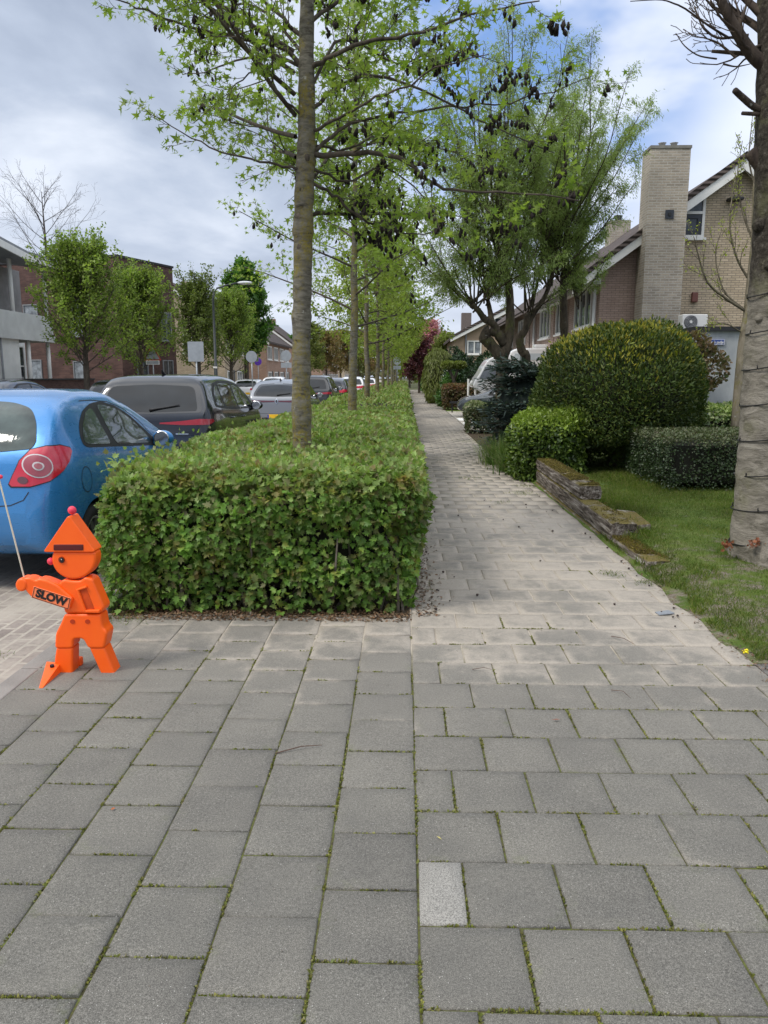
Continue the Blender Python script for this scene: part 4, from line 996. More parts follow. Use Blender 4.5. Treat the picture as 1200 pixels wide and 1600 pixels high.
    # wheels
    for wy in P['wheels']:
        for sx in (-1, 1):
            xo, xi = sx * (W/2 - .015), sx * (W/2 - .215); wb_ = MB()
            pr = [(xi, wr*.62), (xi, wr*.94), (xi + sx*.02, wr), (xo - sx*.025, wr), (xo, wr*.93), (xo + sx*.004, wr*.8), (xo - sx*.012, wr*.66)]
            N_ = 36; vs = [(x, wy + r_*math.cos(2*PI*k/N_), wr + r_*math.sin(2*PI*k/N_)) for x, r_ in pr for k in range(N_)]
            fs = [(j*N_+k, j*N_+(k+1) % N_, (j+1)*N_+(k+1) % N_, (j+1)*N_+k) for j in range(len(pr)-1) for k in range(N_)]
            wb_.add(vs, fs)
            wheel = wb_.build('wheel', tyre_m, root, smooth=True)
            rb = MB(); xr = xo - sx * .02
            a = [(wy + wr*.66*math.cos(t_), wr + wr*.66*math.sin(t_)) for t_ in np.linspace(0, 2*PI, 30, endpoint=False)]
            rb.prism(a, xr - sx*.10, xr - sx*.09, 1, 'x')
            for k in range(10):
                t_ = 2*PI*k/10; c0, s0 = math.cos(t_), math.sin(t_)
                rb.bar((xr - sx*.01, wy + wr*.1*c0, wr + wr*.1*s0), (xr - sx*.015, wy + wr*.63*c0, wr + wr*.63*s0), .045, .02, 0, up=(1, 0, 0))
            ring = [(xr - sx*.004, wy + wr*.64*math.cos(t_), wr + wr*.64*math.sin(t_)) for t_ in np.linspace(0, 2*PI, 31)]
            rb.tube(ring, .014, 6, 0, False); rb.tube([(xr - sx*.06, wy, wr), (xr, wy, wr)], .05, 14); rb.build('rim', [rim_m, well_m], wheel)
    return root, patch, line, bvh, body

# --- small rounded three door hatchback
ka = dict(
  top=[(0,.60),(.025,.80),(.06,.96),(.12,1.08),(.24,1.24),(.40,1.38),(.60,1.455),(1.0,1.50),(1.45,1.495),(1.9,1.41),(2.35,1.22),(2.75,1.02),(3.1,.93),(3.4,.80),(3.56,.66),(3.62,.52)],
  belt=[(0,.58),(.04,.76),(.12,.98),(.35,1.03),(.6,1.02),(1.2,.97),(2.2,.90),(2.75,.88),(3.2,.80),(3.62,.48)],
  sill=[(0,.36),(.12,.27),(.4,.22),(3.2,.2),(3.5,.25),(3.62,.36)],
  w=[(0,.56),(.03,.645),(.09,.72),(.2,.785),(.4,.822),(.7,.832),(2.7,.828),(3.1,.78),(3.4,.68),(3.56,.56),(3.62,.42)],
  tum=.20, wr=.29, wheels=(.60, 2.90),
  rear_frame=None, 
  rear_glass=[(-.56,1.07),(-.3,1.045),(0,1.035),(.3,1.045),(.56,1.07),(.585,1.12),(.55,1.25),(.47,1.355),(.3,1.40),(0,1.415),(-.3,1.40),(-.47,1.355),(-.55,1.25),(-.585,1.12)],
  front_glass=[(-.62,1.0),(0,.98),(.62,1.0),(.58,1.2),(.45,1.4),(0,1.44),(-.45,1.4),(-.58,1.2)],
  side_frame=[(.52,1.07),(.58,1.04),(1.3,.985),(2.32,.905),(2.38,.93),(2.2,1.06),(1.9,1.235),(1.6,1.335),(1.3,1.385),(1.05,1.375),(.8,1.32),(.62,1.22),(.54,1.13)],
  side_glass=[[(.565,1.085),(.62,1.062),(1.1,1.025),(1.03,1.345),(.86,1.31),(.68,1.21),(.59,1.13)], [(1.22,1.012),(2.18,.945),(2.12,1.045),(1.9,1.19),(1.62,1.295),(1.35,1.348),(1.15,1.36)]],
  lines=[[(1.16,1.0),(1.15,.7),(1.2,.45),(1.25,.27)], [(2.4,.9),(2.43,.6),(2.4,.27)], [(.86,1.40),(1.1,1.40),(1.45,1.375),(1.8,1.30),(2.1,1.17),(2.4,.94)]],
  handles=[(1.42,.80)], mirror=(2.26,.985), wiper=None,
  tail=[], tail_view='corner',
  head=[[(.3,.62),(.7,.72),(.9,.80),(.5,.82)]],
  plate=(0,.56), rear_lines=[[(-.56,.76),(-.52,.70),(-.42,.66),(-.2,.645),(0,.64),(.2,.645),(.42,.66),(.52,.70),(.56,.76)]])
for k in ('rear_frame', 'wiper'): ka.pop(k)
blue = paint('blue_paint', (.03, .205, .50), .22, .3)
KX, KY = -3.33, 5.52
kroot, kp, kl, kb_, kbody = make_car('parked_car', 'small bright blue hatchback parked behind the orange figure, round tail lamp showing', (KX, KY, 0), 3.62, 1.66, ka, blue, glass=clear_glass)
# its tail lamps: teardrop with rings, wrapping the corner
def ell(cx, cy, a_, b_, n=26, rot=0): return [(cx + a_*math.cos(t_)*math.cos(rot) - b_*math.sin(t_)*math.sin(rot), cy + a_*math.cos(t_)*math.sin(rot) + b_*math.sin(t_)*math.cos(rot)) for t_ in np.linspace(0, 2*PI, n, endpoint=False)]
for sx in (1, -1):
    # u runs from the back (negative) to the side (positive) of the corner
    def fq(pts): return pts
    tear = [(-.43,.80),(-.30,.80),(-.14,.835),(.0,.90),(.09,.965),(.145,1.035),(.13,1.06),(.02,1.085),(-.12,1.085),(-.24,1.06),(-.34,.985),(-.41,.88),(-.445,.82)]
    sh = .03
    tear = [((u + .445) * .76 - .2714, v) for u, v in tear]
    l0 = kp('tail_lamp', [(u*1.03, .94 + (v-.94)*1.06) for u, v in tear], 'corner', trim_m, kroot, .005, .02, sx)
    l1_ = kp('lamp_lens', tear, 'corner', lamp_red, l0, .010, .02, sx)
    kp('lamp_ring', ell(-.125+sh, .945, .090, .086), 'corner', lamp_clear, l0, .014, .02, sx)
    kp('lamp_disc', ell(-.125+sh, .945, .081, .077), 'corner', paint('lamp_pink', (.30, .05, .07), .15), l0, .017, .02, sx)
    kp('lamp_centre', ell(-.125+sh, .945, .034, .031), 'corner', lamp_clear, l0, .020, .02, sx)
    kp('lamp_centre', ell(-.125+sh, .945, .024, .021), 'corner', paint('lamp_pink2', (.35, .10, .12), .15), l0, .023, .02, sx)
    kp('reverse_lamp', ell(-.225+sh, .845, .028, .026), 'corner', lamp_dark, l0, .014, .02, sx)
kl(ell(.45, .80, .085, .10, 30) + [(.535, .80)], 'side', 1, .006, None, 'fuel_flap')
# --- tall dark SUV
def suv_prof(L, H, wr=.35, W=1.84):
    s = H / 1.64; h = W / 2
    return dict(
      top=[(0,.66*s),(.02,.90*s),(.05,1.04*s),(.12,1.18*s),(.24,1.40*s),(.34,1.54*s),(.45,1.60*s),(.8,1.625*s),(1.6,1.64*s),(2.4,1.60*s),(2.9,1.46*s),(3.35,1.22*s),(3.6,1.10*s),(L-.4,1.02*s),(L-.12,.88*s),(L,.62*s)],
      belt=[(0,.64*s),(.04,.92*s),(.12,1.08*s),(.5,1.12*s),(1.5,1.07*s),(2.8,1.02*s),(3.5,.99*s),(L-.3,.92*s),(L,.56*s)],
      sill=[(0,.40),(.12,.30),(.5,.25),(L-.6,.24),(L-.1,.3),(L,.4)],
      w=[(0,h-.17),(.03,h-.11),(.1,h-.055),(.3,h-.015),(.8,h),(L-1.0,h-.002),(L-.5,h-.05),(L-.15,h-.16),(L,h-.32)],
      tum=.20, wr=wr, wheels=(.82, L - .88),
      rear_frame=[(-.72,1.10*s),(0,1.08*s),(.72,1.10*s),(.74,1.16*s),(.66,1.5*s),(.60,1.56*s),(0,1.585*s),(-.60,1.56*s),(-.66,1.5*s),(-.74,1.16*s)],
      rear_glass=[(-.66,1.125*s),(0,1.105*s),(.66,1.125*s),(.67,1.17*s),(.60,1.46*s),(0,1.49*s),(-.60,1.46*s),(-.67,1.17*s)],
      front_glass=[(-.7,1.12*s),(0,1.1*s),(.7,1.12*s),(.6,1.5*s),(0,1.56*s),(-.6,1.5*s)],
      side_frame=[(.42,1.17*s),(.7,1.14*s),(1.5,1.09*s),(3.25,1.05*s),(3.35,1.08*s),(3.0,1.30*s),(2.6,1.46*s),(2.0,1.53*s),(1.2,1.54*s),(.75,1.50*s),(.55,1.36*s)],
      side_glass=[[(.52,1.19*s),(.93,1.155*s),(.95,1.48*s),(.80,1.46*s),(.62,1.34*s)], [(1.02,1.15*s),(1.86,1.11*s),(1.86,1.49*s),(1.04,1.50*s)], [(1.95,1.105*s),(3.05,1.075*s),(2.86,1.30*s),(2.5,1.43*s),(1.95,1.49*s)]],
      lines=[[(1.9,1.5*s),(1.9,.9*s),(1.92,.35)], [(1.0,1.15*s),(1.12,.95*s),(1.25,.6*s),(1.3,.35)], [(3.1,1.05*s),(3.12,.7*s),(3.05,.35)]],
      handles=[(1.30,.98*s),(2.15,.96*s)], mirror=(3.0,1.10*s), wiper=((.0,1.13*s),(.42,1.20*s)), aerial=.75,
      tail=[([(-.52,.945*s),(-.3,.93*s),(.0,.935*s),(.12,.975*s),(.09,1.01*s),(-.12,1.015*s),(-.3,.985*s),(-.52,.962*s)], lamp_deep)],
      head=[[(.3,.8*s),(.8,.84*s),(.8,.9*s),(.4,.9*s)]],
      rear_extra=[([(-.62,.40),(.62,.40),(.60,.52),(-.60,.52)], trim_m, 'lower_bumper')],
      plate=(0,.80*s), rear_lines=[[(-.74,1.05*s),(-.70,.8*s),(-.62,.60*s),(0,.58*s),(.62,.60*s),(.70,.8*s),(.74,1.05*s)]])
black_p = paint('black_paint', (.004, .006, .013), .10, .0, .8, .008); 
sp_suv = suv_prof(4.45, 1.64); sp_suv['plate'] = (0, .70)
sp_suv['mirror_m'] = black_p
sroot, sp2, sl2, _, _ = make_car('parked_car', 'glossy black SUV with thin red tail lamps parked in front of the blue hatchback', (-3.58, 10.7, 0), 4.45, 1.84, sp_suv, black_p)
sp2('badge', [(.38, .80), (.56, .80), (.56, .815), (.38, .815)], 'rear', chrome, sroot, .006)
# --- silver hatchback crossover
def hatch_prof(L, H, W=1.77, wr=.33):
    s = H / 1.50; h = W / 2
    return dict(
      top=[(0,.58*s),(.02,.82*s),(.06,.97*s),(.14,1.08*s),(.34,1.28*s),(.55,1.40*s),(.9,1.47*s),(1.6,1.50*s),(2.2,1.46*s),(2.7,1.30*s),(3.15,1.06*s),(3.4,.97*s),(L-.35,.88*s),(L-.1,.74*s),(L,.54*s)],
      belt=[(0,.56*s),(.04,.80*s),(.14,.98*s),(.5,1.03*s),(1.5,.98*s),(2.8,.92*s),(3.3,.88*s),(L-.3,.80*s),(L,.5*s)],
      sill=[(0,.36),(.12,.26),(.5,.21),(L-.6,.2),(L-.1,.26),(L,.36)],
      w=[(0,h-.20),(.03,h-.13),(.1,h-.07),(.3,h-.02),(.8,h),(L-1.0,h-.004),(L-.5,h-.06),(L-.15,h-.18),(L,h-.34)],
      tum=.21, wr=wr, wheels=(.76, L - .84),
      rear_frame=[(-.66,1.04*s),(0,1.02*s),(.66,1.04*s),(.66,1.12*s),(.54,1.36*s),(0,1.41*s),(-.54,1.36*s),(-.66,1.12*s)],
      rear_glass=[(-.60,1.065*s),(0,1.045*s),(.60,1.065*s),(.60,1.12*s),(.5,1.31*s),(0,1.35*s),(-.5,1.31*s),(-.60,1.12*s)],
      front_glass=[(-.62,1.0*s),(0,.98*s),(.62,1.0*s),(.5,1.36*s),(0,1.42*s),(-.5,1.36*s)],
      side_frame=[(.5,1.10*s),(.9,1.05*s),(1.5,1.0*s),(3.0,.95*s),(3.08,.98*s),(2.7,1.20*s),(2.3,1.34*s),(1.7,1.40*s),(1.1,1.38*s),(.7,1.26*s)],
      side_glass=[[(.66,1.11*s),(.95,1.075*s),(1.72,1.03*s),(1.72,1.36*s),(1.15,1.34*s),(.82,1.24*s)], [(1.80,1.025*s),(2.85,.975*s),(2.6,1.19*s),(2.25,1.30*s),(1.80,1.36*s)]],
      lines=[[(1.76,1.36*s),(1.76,.8*s),(1.78,.3)], [(.95,1.05*s),(1.1,.8*s),(1.2,.5*s),(1.25,.3)], [(2.9,.95*s),(2.92,.6*s),(2.85,.3)]],
      handles=[(1.15,.9*s),(1.98,.87*s)], mirror=(2.8,1.01*s), wiper=((.0,1.07*s),(.38,1.12*s)), aerial=.8,
      tail=[([(-.42,.84*s),(-.15,.83*s),(.12,.90*s),(.14,.97*s),(-.1,.985*s),(-.38,.95*s)], lamp_red)],
      head=[[(.3,.65*s),(.75,.72*s),(.75,.80*s),(.4,.8*s)]],
      rear_extra=[([(-.60,.36),(.60,.36),(.58,.46),(-.58,.46)], trim_m, 'lower_bumper')],
      plate=(0,.74*s), rear_lines=[[(-.70,1.0*s),(-.66,.8*s),(-.58,.58*s),(0,.56*s),(.58,.58*s),(.66,.8*s),(.70,1.0*s)]])
silver = paint('silver_paint', (.21, .22, .24), .3, .6); white_p = paint('white_paint_car', (.72, .72, .72), .3); grey_p = paint('dark_grey_paint', (.03, .033, .036), .25, .4)
me_ = hatch_prof(4.2, 1.52); me_['plate'] = (0, .50); me_['tail'] = [([(-.62,.90),(-.2,.88),(.12,.90),(.14,.935),(-.1,.95),(-.62,.925)], lamp_dark)]
me_['rear_extra'] = [([(-.72,.24),(.72,.24),(.70,.44),(.3,.47),(-.3,.47),(-.70,.44)], trim_m, 'lower_bumper'), ([(-.5,.935),(.5,.935),(.5,.918),(-.5,.918)], lamp_dark, 'light_bar')]
mroot, mp_, ml_, _, _ = make_car('parked_car', 'silver hatchback with diamond emblem on its tailgate, partly behind the nearest tree trunk', (-3.58, 21.6, 0), 4.2, 1.78, me_, silver)
dm_ = [(0, .995), (.055, .915), (0, .835), (-.055, .915)]
em = mp_('emblem', dm_, 'rear', chrome, mroot, .012, .02)
mp_('emblem_inset', [(0, .965), (.034, .915), (0, .865), (-.034, .915)], 'rear', trim_m, em, .014, .02)
sv = suv_prof(4.4, 1.66)
make_car('parked_car', 'dark grey SUV parked beyond the silver hatchback, right of the nearest trunk', (-3.62, 29.2, 0), 4.4, 1.84, sv, grey_p)
make_car('parked_car', 'black hatchback nose to tail beyond the dark grey SUV', (-3.5, 36.0, 0), 4.2, 1.77, hatch_prof(4.2, 1.55), black_p)
make_car('parked_car', 'white hatchback seen between the second and third trunks of the hedge row', (-3.3, 48.0, 0), 4.1, 1.75, hatch_prof(4.1, 1.6), white_p)
make_car('parked_car', 'farthest white car, seen just right of the third hedge trunk', (-3.2, 66, 0), 4.1, 1.75, hatch_prof(4.1, 1.5), white_p)
pol = hatch_prof(4.05, 1.46); pol['plate'] = (0, .62)
make_car('parked_car', 'white hatchback with yellow number plate parked across the road', (-9.35, 45.5, 0), 4.05, 1.75, pol, white_p)
make_car('parked_car', 'second white car across the road, parked just beyond the white hatchback', (-9.3, 54.5, 0), 4.2, 1.77, hatch_prof(4.2, 1.6), white_p)
make_car('parked_car', 'black hatchback across the road whose roof shows above the blue car', (-10.75, 18.9, 0), 4.2, 1.77, hatch_prof(4.2, 1.54), black_p)
make_car('parked_car', 'black car across the road half hidden behind the black SUV, red tail lamp showing', (-10.4, 27.0, 0), 4.2, 1.77, hatch_prof(4.2, 1.52), black_p)
# car nose on the drive, pointing to the path
make_car('parked_car', 'dark car on the right hand driveway with only its nose showing at the path', (6.35, 31.6, 0), 4.2, 1.77, hatch_prof(4.2, 1.35), paint('slate_paint', (.09, .10, .11), .25, .4), rz=math.radians(90))
# ------------------------------------------------------------------ buildings
tan_brick = brick_mat('tan_brick', (.43, .345, .24), (.54, .44, .315), (.25, .21, .16), .22, .0625, msize=.010, var=.12)
pink_brick = brick_mat('pink_brick', (.38, .275, .225), (.45, .33, .275), (.21, .16, .135), .22, .0625, msize=.006, var=.12)
chim_brick = brick_mat('chimney_brick', (.29, .25, .20), (.41, .35, .28), (.43, .40, .35), .22, .066, msize=.011, var=.16)
brown_brick = brick_mat('brown_brick', (.075, .040, .036), (.13, .070, .060), (.10, .07, .06), .24, .07, msize=.010, var=.25)
red_brick = brick_mat('red_brick', (.30, .17, .12), (.38, .235, .17), (.30, .25, .2), .24, .07, msize=.010, var=.15)
white_t = simple('white_trim', (.72, .71, .68), .55, .06, 4, .05); dark_w = simple('dark_frame', (.03, .035, .045), .4, .1)
pane = glassy('window_glass', (.05, .06, .07), .05); pane_l = glassy('window_glass_pale', (.20, .22, .24), .08)
curtain = simple('net_curtain', (.5, .5, .48), .8, .15, 6)
t = NT('roof_tile'); g = t.n('ShaderNodeNewGeometry'); wv = t.n('ShaderNodeTexWave', bands_direction='Z'); wv.inputs['Scale'].default_value = 2.4; wv.inputs['Distortion'].default_value = .3
t.l(g.outputs['Position'], wv.inputs['Vector']); nn_ = t.noise(g.outputs['Position'], 2.5, 6, .7)
roof_m = t.fin(t.mix(1.0, t.ramp(nn_, [(.3, (.055, .045, .042)), (.7, (.12, .095, .085))]), t.ramp(wv.outputs['Fac'], [(.0, (.6,) * 3), (.4, (1.1,) * 3)]), 'MULTIPLY'), .85, t.bump(wv.outputs['Fac'], .8, .05), .2)
roof_grey = simple('roof_grey', (.24, .25, .265), .7, .15, 3, .1)
def window(parent, c, w_, h, face, frame=white_t, g_=pane, mull=1, sill=True, ft=.06, d=.06, name='window', trans=0):
    """c = centre on the wall in the parent's frame; face: 'y-' looks to the camera, 'x-' / 'x+' to the path or road"""
    b = MB(); gb = MB()
    def bx(bb, u0, u1, z0, z1, e0, e1, mi=0):
        if face == 'y-': bb.box(c[0]+u0, c[0]+u1, c[1]-e1, c[1]-e0, c[2]+z0, c[2]+z1, mi)
        elif face == 'x-': bb.box(c[0]-e1, c[0]-e0, c[1]+u0, c[1]+u1, c[2]+z0, c[2]+z1, mi)
        else: bb.box(c[0]+e0, c[0]+e1, c[1]+u0, c[1]+u1, c[2]+z0, c[2]+z1, mi)
    W2, H2 = w_/2, h/2
    bx(b, -W2, W2, H2-ft, H2, -.05, d); bx(b, -W2, W2, -H2, -H2+ft, -.05, d)
    bx(b, -W2, -W2+ft, -H2+ft, H2-ft, -.05, d); bx(b, W2-ft, W2, -H2+ft, H2-ft, -.05, d)
    for k in range(mull):
        u = -W2 + w_ * (k+1) / (mull+1); bx(b, u-ft/2, u+ft/2, -H2+ft, H2-ft, -.05, d - .005)
    if trans: bx(b, -W2+ft, W2-ft, trans-ft/2, trans+ft/2, -.05, d-.01)
    if sill: bx(b, -W2-.05, W2+.05, -H2-.06, -H2-.002, -.02, d+.06)
    f_ = b.build(name, frame, parent); bx(gb, -W2+ft*.5, W2-ft*.5, -H2+ft*.5, H2-ft*.5, -.03, .012); gb.build('pane', g_, f_); return f_
def gable_roof(parent, x0, xr, x1, z0, zr, z1, y0, y1, over=.35, th=.16, m=roof_m, verge=True):
    """ridge runs along y; slopes from (x0,z0) to (xr,zr) to (x1,z1)"""
    b = MB()
    b.prism([(x0, z0), (xr, zr), (x1, z1), (x1, z1+th), (xr, zr+th*1.25), (x0, z0+th)], y0 - over, y1 + over)
    r = b.build('roof', m, parent, fix=True)
    if verge:
        for yy in (y0 - over - .035,):
            v = MB(); v.prism([(x0-.02, z0-.16), (xr, zr-.2), (x1+.02, z1-.16), (x1+.02, z1+.06), (xr, zr+.08), (x0-.02, z0+.06)], yy, yy + .03); v.build('bargeboard', white_t, r)
            v = MB(); v.prism([(x0-.04, z0+.062), (xr, zr+.082), (x1+.04, z1+.062), (x1+.04, z1+th+.05), (xr, zr+th*1.25+.06), (x0-.04, z0+th+.05)], yy - .03, yy + .02); v.build('verge_tiles', m, r)
    return r
def L(root, p): return (p.x - root.location.x, p.y - root.location.y, p.z)
# --- near house on the right, gable towards us
HY = 22.0
h1 = empty('brick_house', (5.4, HY, 0), 'near tan brick house with tall chimney on its gable, behind the golden conifer', 'house')
rdg = at(1157, 258, HY); evl = at(892, 452, HY); xr = rdg.x - 5.4; x0 = evl.x - 5.4; zr = rdg.z; z0 = evl.z
slope = (zr - z0) / (xr - x0); xe = 2 * xr - x0
b = MB(); zc = z0 + slope * (0 - x0)
xp = at(1003, 480, HY).x - 5.4; zp = z0 + slope * (xp - x0)
b.prism([(xp, -.1), (xe - .3, -.1), (xe - .3, z0 + slope * .3 - .05), (xr, zr - .05), (xp, zp - .05)], 0, 12)
b.build('wall', tan_brick, h1)
b = MB(); b.prism([(0, -.1), (xp, -.1), (xp, zp - .05), (0, zc - .05)], .12, 12); b.build('side_wall', pink_brick, h1)
gable_roof(h1, x0, xr, xe, z0, zr, z0, 0, 24, over=.3)
# solar panel strip on the left slope
pa = at(1100, 268, HY); pb_ = at(1060, 300, HY)
# chimney stack up the gable
cl = at(1012, 500, 21.3); cr = at(1062, 500, 21.3); ct = at(1037, 232, 21.3)
b = MB(); cx0, cx1 = cl.x - 5.4 - .35 + .18, cr.x - 5.4
b.box(cx0, cx1, -.72, -.002, -.1, ct.z); ch = b.build('chimney', chim_brick, h1)
b = MB(); b.box(cx0 - .02, cx1 + .02, -.74, .02, ct.z, ct.z + .07); b.build('chimney_cap', simple('mortar_cap', (.2, .19, .17), .9, .2, 6), ch)
for k in (.38, .68):
    b = MB(); xx = cx0 + (cx1 - cx0) * k; b.tube([(xx, -.36, ct.z + .07), (xx, -.36, ct.z + .2), (xx, -.36, ct.z + .22)], [.09, .08, .11], 12); b.build('chimney_pot', simple('pot', (.35, .34, .33), .6), ch, smooth=True)
v = at(1046, 335, 21.27); b = MB(); b.box(v.x-5.4-.11, v.x-5.4+.11, -.745, -.73, v.z-.11, v.z+.11); vo = b.build('vent', dark_w, ch)
b = MB(); b.tube([(v.x-5.4, -.747, v.z), (v.x-5.4, -.765, v.z)], [.05, .045], 12); b.build('vent_cap', trim_m, vo)
# triangular gable window beside the chimney
wl, wr_, wt_, wb_ = at(1062, 372, HY), at(1098, 372, HY), at(1098, 296, HY), at(1062, 330, HY)
x_0, x_1 = wl.x-5.4-.02, wr_.x-5.4; z_0, z_m, z_1 = wl.z, at(1080, 333, HY).z, wt_.z
b = MB(); fw = .07
b.prism([(x_0, z_0), (x_1, z_0), (x_1, z_0+fw), (x_0, z_0+fw)], -.07, .02); b.prism([(x_1-fw, z_0+fw), (x_1, z_0+fw), (x_1, z_1), (x_1-fw, z_1-fw*slope)], -.07, .02)
b.prism([(x_0, z_m-.035), (x_1-fw, z_m-.035), (x_1-fw, z_m+.035), (x_0, z_m+.035)], -.068, .02)
zl = z_1 - slope * (x_1 - x_0); b.prism([(x_0, zl-.09), (x_1-fw, z_1-.09-fw*slope), (x_1-fw, z_1-fw*slope), (x_0, zl)], -.068, .02)
b.prism([(x_0-.05, z_0-.07), (x_1+.05, z_0-.07), (x_1+.05, z_0-.003), (x_0-.05, z_0-.003)], -.12, .02)
gw = b.build('gable_window', white_t, h1)
b = MB(); b.prism([(x_0, z_0+fw), (x_1-fw, z_0+fw), (x_1-fw, z_1-fw*slope), (x_0, zl)], -.03, .0); b.build('pane', pane, gw)
b = MB(); i = .10; u0, u1, v0, v1 = x_0+.02, x_1-fw-.02, z_0+fw+.02, z_m-.05
for q in ((u0, u1, v0, v0+i), (u0, u1, v1-i, v1), (u0, u0+i, v0+i, v1-i), (u1-i, u1, v0+i, v1-i)): b.box(q[0], q[1], -.066, -.035, q[2], q[3])
b.build('casement', dark_w, gw)
# pipe, lamp, vents on the gable
pt, pb2, pe = at(1059, 393, HY), at(1051, 514, HY), at(1075, 516, HY)
b = MB(); zz_ = pb2.z; xx = pt.x - 5.4; b.tube([(xx, -.05, pt.z), (xx, -.05, zz_ + .05), (xx + .04, -.05, zz_), (pe.x-5.4, -.05, zz_)], .045, 10); b.build('drain_pipe', white_t, h1, smooth=True)
lp = L(h1, at(1084, 465, HY)); b = MB(); b.box(lp[0]-.08, lp[0]+.08, -.12, 0, lp[2]-.13, lp[2]+.13); b.build('wall_lamp', simple('rust_lamp', (.16, .06, .045), .5), h1, bevel=.02)
lp = L(h1, at(1144, 312, HY)); b = MB(); b.box(lp[0]-.16, lp[0]+.2, -.3, 0, lp[2]-.06, lp[2]+.02); b.build('awning_light', trim_m, h1, bevel=.02)
# facade towards the path: tall windows and pale drainpipes
for (yy, zz_, ww, hh, mu) in [(2.0, 1.5, 2.2, 1.7, 2), (2.0, 3.6, 2.2, 1.1, 2), (5.5, 3.6, 1.2, 1.1, 1), (8.3, 1.4, 2.2, 1.6, 2), (8.3, 3.6, 2.2, 1.1, 2)]:
    window(h1, (0, yy, zz_), ww, hh, 'x-', g_=pane, mull=mu)
for yy in (.35, 4.2, 10.5): b = MB(); b.tube([(-.09, yy, .0), (-.09, yy, z0 + .1)], .05, 8); b.build('drain_pipe', white_t, h1, smooth=True)
b = MB(); b.box(-.22, -.02, .0, 12, z0 + .14, z0 + .3); b.build('gutter', white_t, h1)
b = MB(); b.box(-.03, .0, 6.6, 7.5, .0, 4.6); b.build('panel', pink_brick, h1)
# --- rest of the terrace beyond it
h2 = empty('brick_house', (5.4, 34.3, 0), 'second house of the right terrace, seen only past the willow trunks, pink brick', 'house')
b = MB(); b.prism([(0, -.1), (xe - .3, -.1), (xe - .3, z0), (xr, zr - .1), (0, zc - .05)], 0, 11); b.build('wall', pink_brick, h2)
b = MB(); c2 = at(966, 347, 33); b.box(c2.x-5.4-.4, c2.x-5.4+.4, -1.7, -.9, z0, c2.z); ch = b.build('chimney', chim_brick, h2)
b = MB(); b.tube([(c2.x-5.4, -1.3, c2.z), (c2.x-5.4, -1.3, c2.z+.25)], .14, 10); b.build('chimney_pot', trim_m, ch)
for yy in (2, 6): window(h2, (0, yy, 3.6), 2, 1.1, 'x-', mull=2)
for yy in (2, 6): window(h2, (0, yy, 1.4), 2, 1.6, 'x-', mull=2)
# --- far gabled house with white boards
FH = 58.0
ap = at(790, 486, FH); ev = at(704, 531, FH); h3 = empty('brick_house', (ev.x, FH, 0), 'far tan house with white bargeboards and a white double window behind the willow', 'house')
w3 = ap.x - ev.x; b = MB(); b.prism([(.3, -.1), (2*w3-.3, -.1), (2*w3-.3, ev.z+.15), (w3, ap.z-.05), (.3, ev.z+.15)], 0, 11); b.build('wall', simple('tan_wall', (.34, .25, .175), .9, .12, 2), h3)
gable_roof(h3, 0, w3, 2*w3, ev.z, ap.z, ev.z, 0, 11, over=.3, th=.2)
wc = at(741, 543, FH); window(h3, (wc.x-ev.x, 0, wc.z), 1.05, 1.0, 'y-', mull=1, g_=pane_l, ft=.09)
wc = at(781, 505, FH); window(h3, (wc.x-ev.x, 0, wc.z), .8, .8, 'y-', mull=0)
for px in (728, 818): wc = at(px, 530, FH); b = MB(); b.tube([(wc.x-ev.x, -.07, 0), (wc.x-ev.x, -.07, ev.z+.9)], .06, 6); b.build('drain_pipe', roof_grey, h3)
h4 = empty('brick_house', (at(722, 560, 74).x, 74, 0), 'distant dark roofed house whose square chimney shows left of the far gable', 'house')
c4 = at(729, 489, 74); b = MB(); b.prism([(-1, 0), (9, 0), (9, 4.5), (4, 7.2), (-1, 4.5)], 0, 9); b.build('wall', simple('tan_wall_far', (.30, .22, .16), .9, .12, 2), h4)
gable_roof(h4, -1.3, 4, 9.3, 4.4, 7.2, 4.4, 0, 9, th=.2)
b = MB(); b.box(c4.x-h4.location.x-.45, c4.x-h4.location.x+.45, -.2, .7, 4, c4.z); b.build('chimney', simple('chimney_far', (.16, .13, .12), .9), h4)
# --- grey shed with street name plate
SY = 16.0; sl_ = at(1089, 512, SY); sr = at(1220, 512, SY)
sh = empty('garden_shed', (sl_.x, SY, 0), 'flat roofed pale grey rendered shed in front of the near house gable', 'shed')
t = NT('grey_render'); p = t.pos((1, 1, .35)); 
render_m = t.fin(t.ramp(t.noise(p, 2.2, 7, .7), [(.3, (.27, .285, .30)), (.5, (.36, .375, .385)), (.7, (.42, .43, .44))]), .85, t.bump(t.noise(t.pos(), 60, 4), .15, .01), .2)
b = MB(); b.box(0, 3.2, 0, 3.4, -.05, sl_.z - .07); b.build('wall', render_m, sh)
b = MB(); b.box(-.06, 3.3, -.07, 3.5, sl_.z - .068, sl_.z + .02); b.build('roof', trim_m, sh)
s0, s1 = at(1096, 530, SY), at(1131.5, 539.5, SY); cxn, czn = (s0.x+s1.x)/2, (s0.z+s1.z)/2; ww, hh = s1.x - s0.x, s0.z - s1.z
sg = empty('street_name_plate', (cxn, SY, czn), 'blue street name plate with white lettering fixed on the grey shed wall', 'street sign')
b = MB(); b.box(-ww/2, ww/2, -.03, -.004, -hh/2, hh/2); b.build('plate', simple('sign_blue', (.012, .05, .25), .35, .05), sg, bevel=.006)
b = MB(); e_ = .008
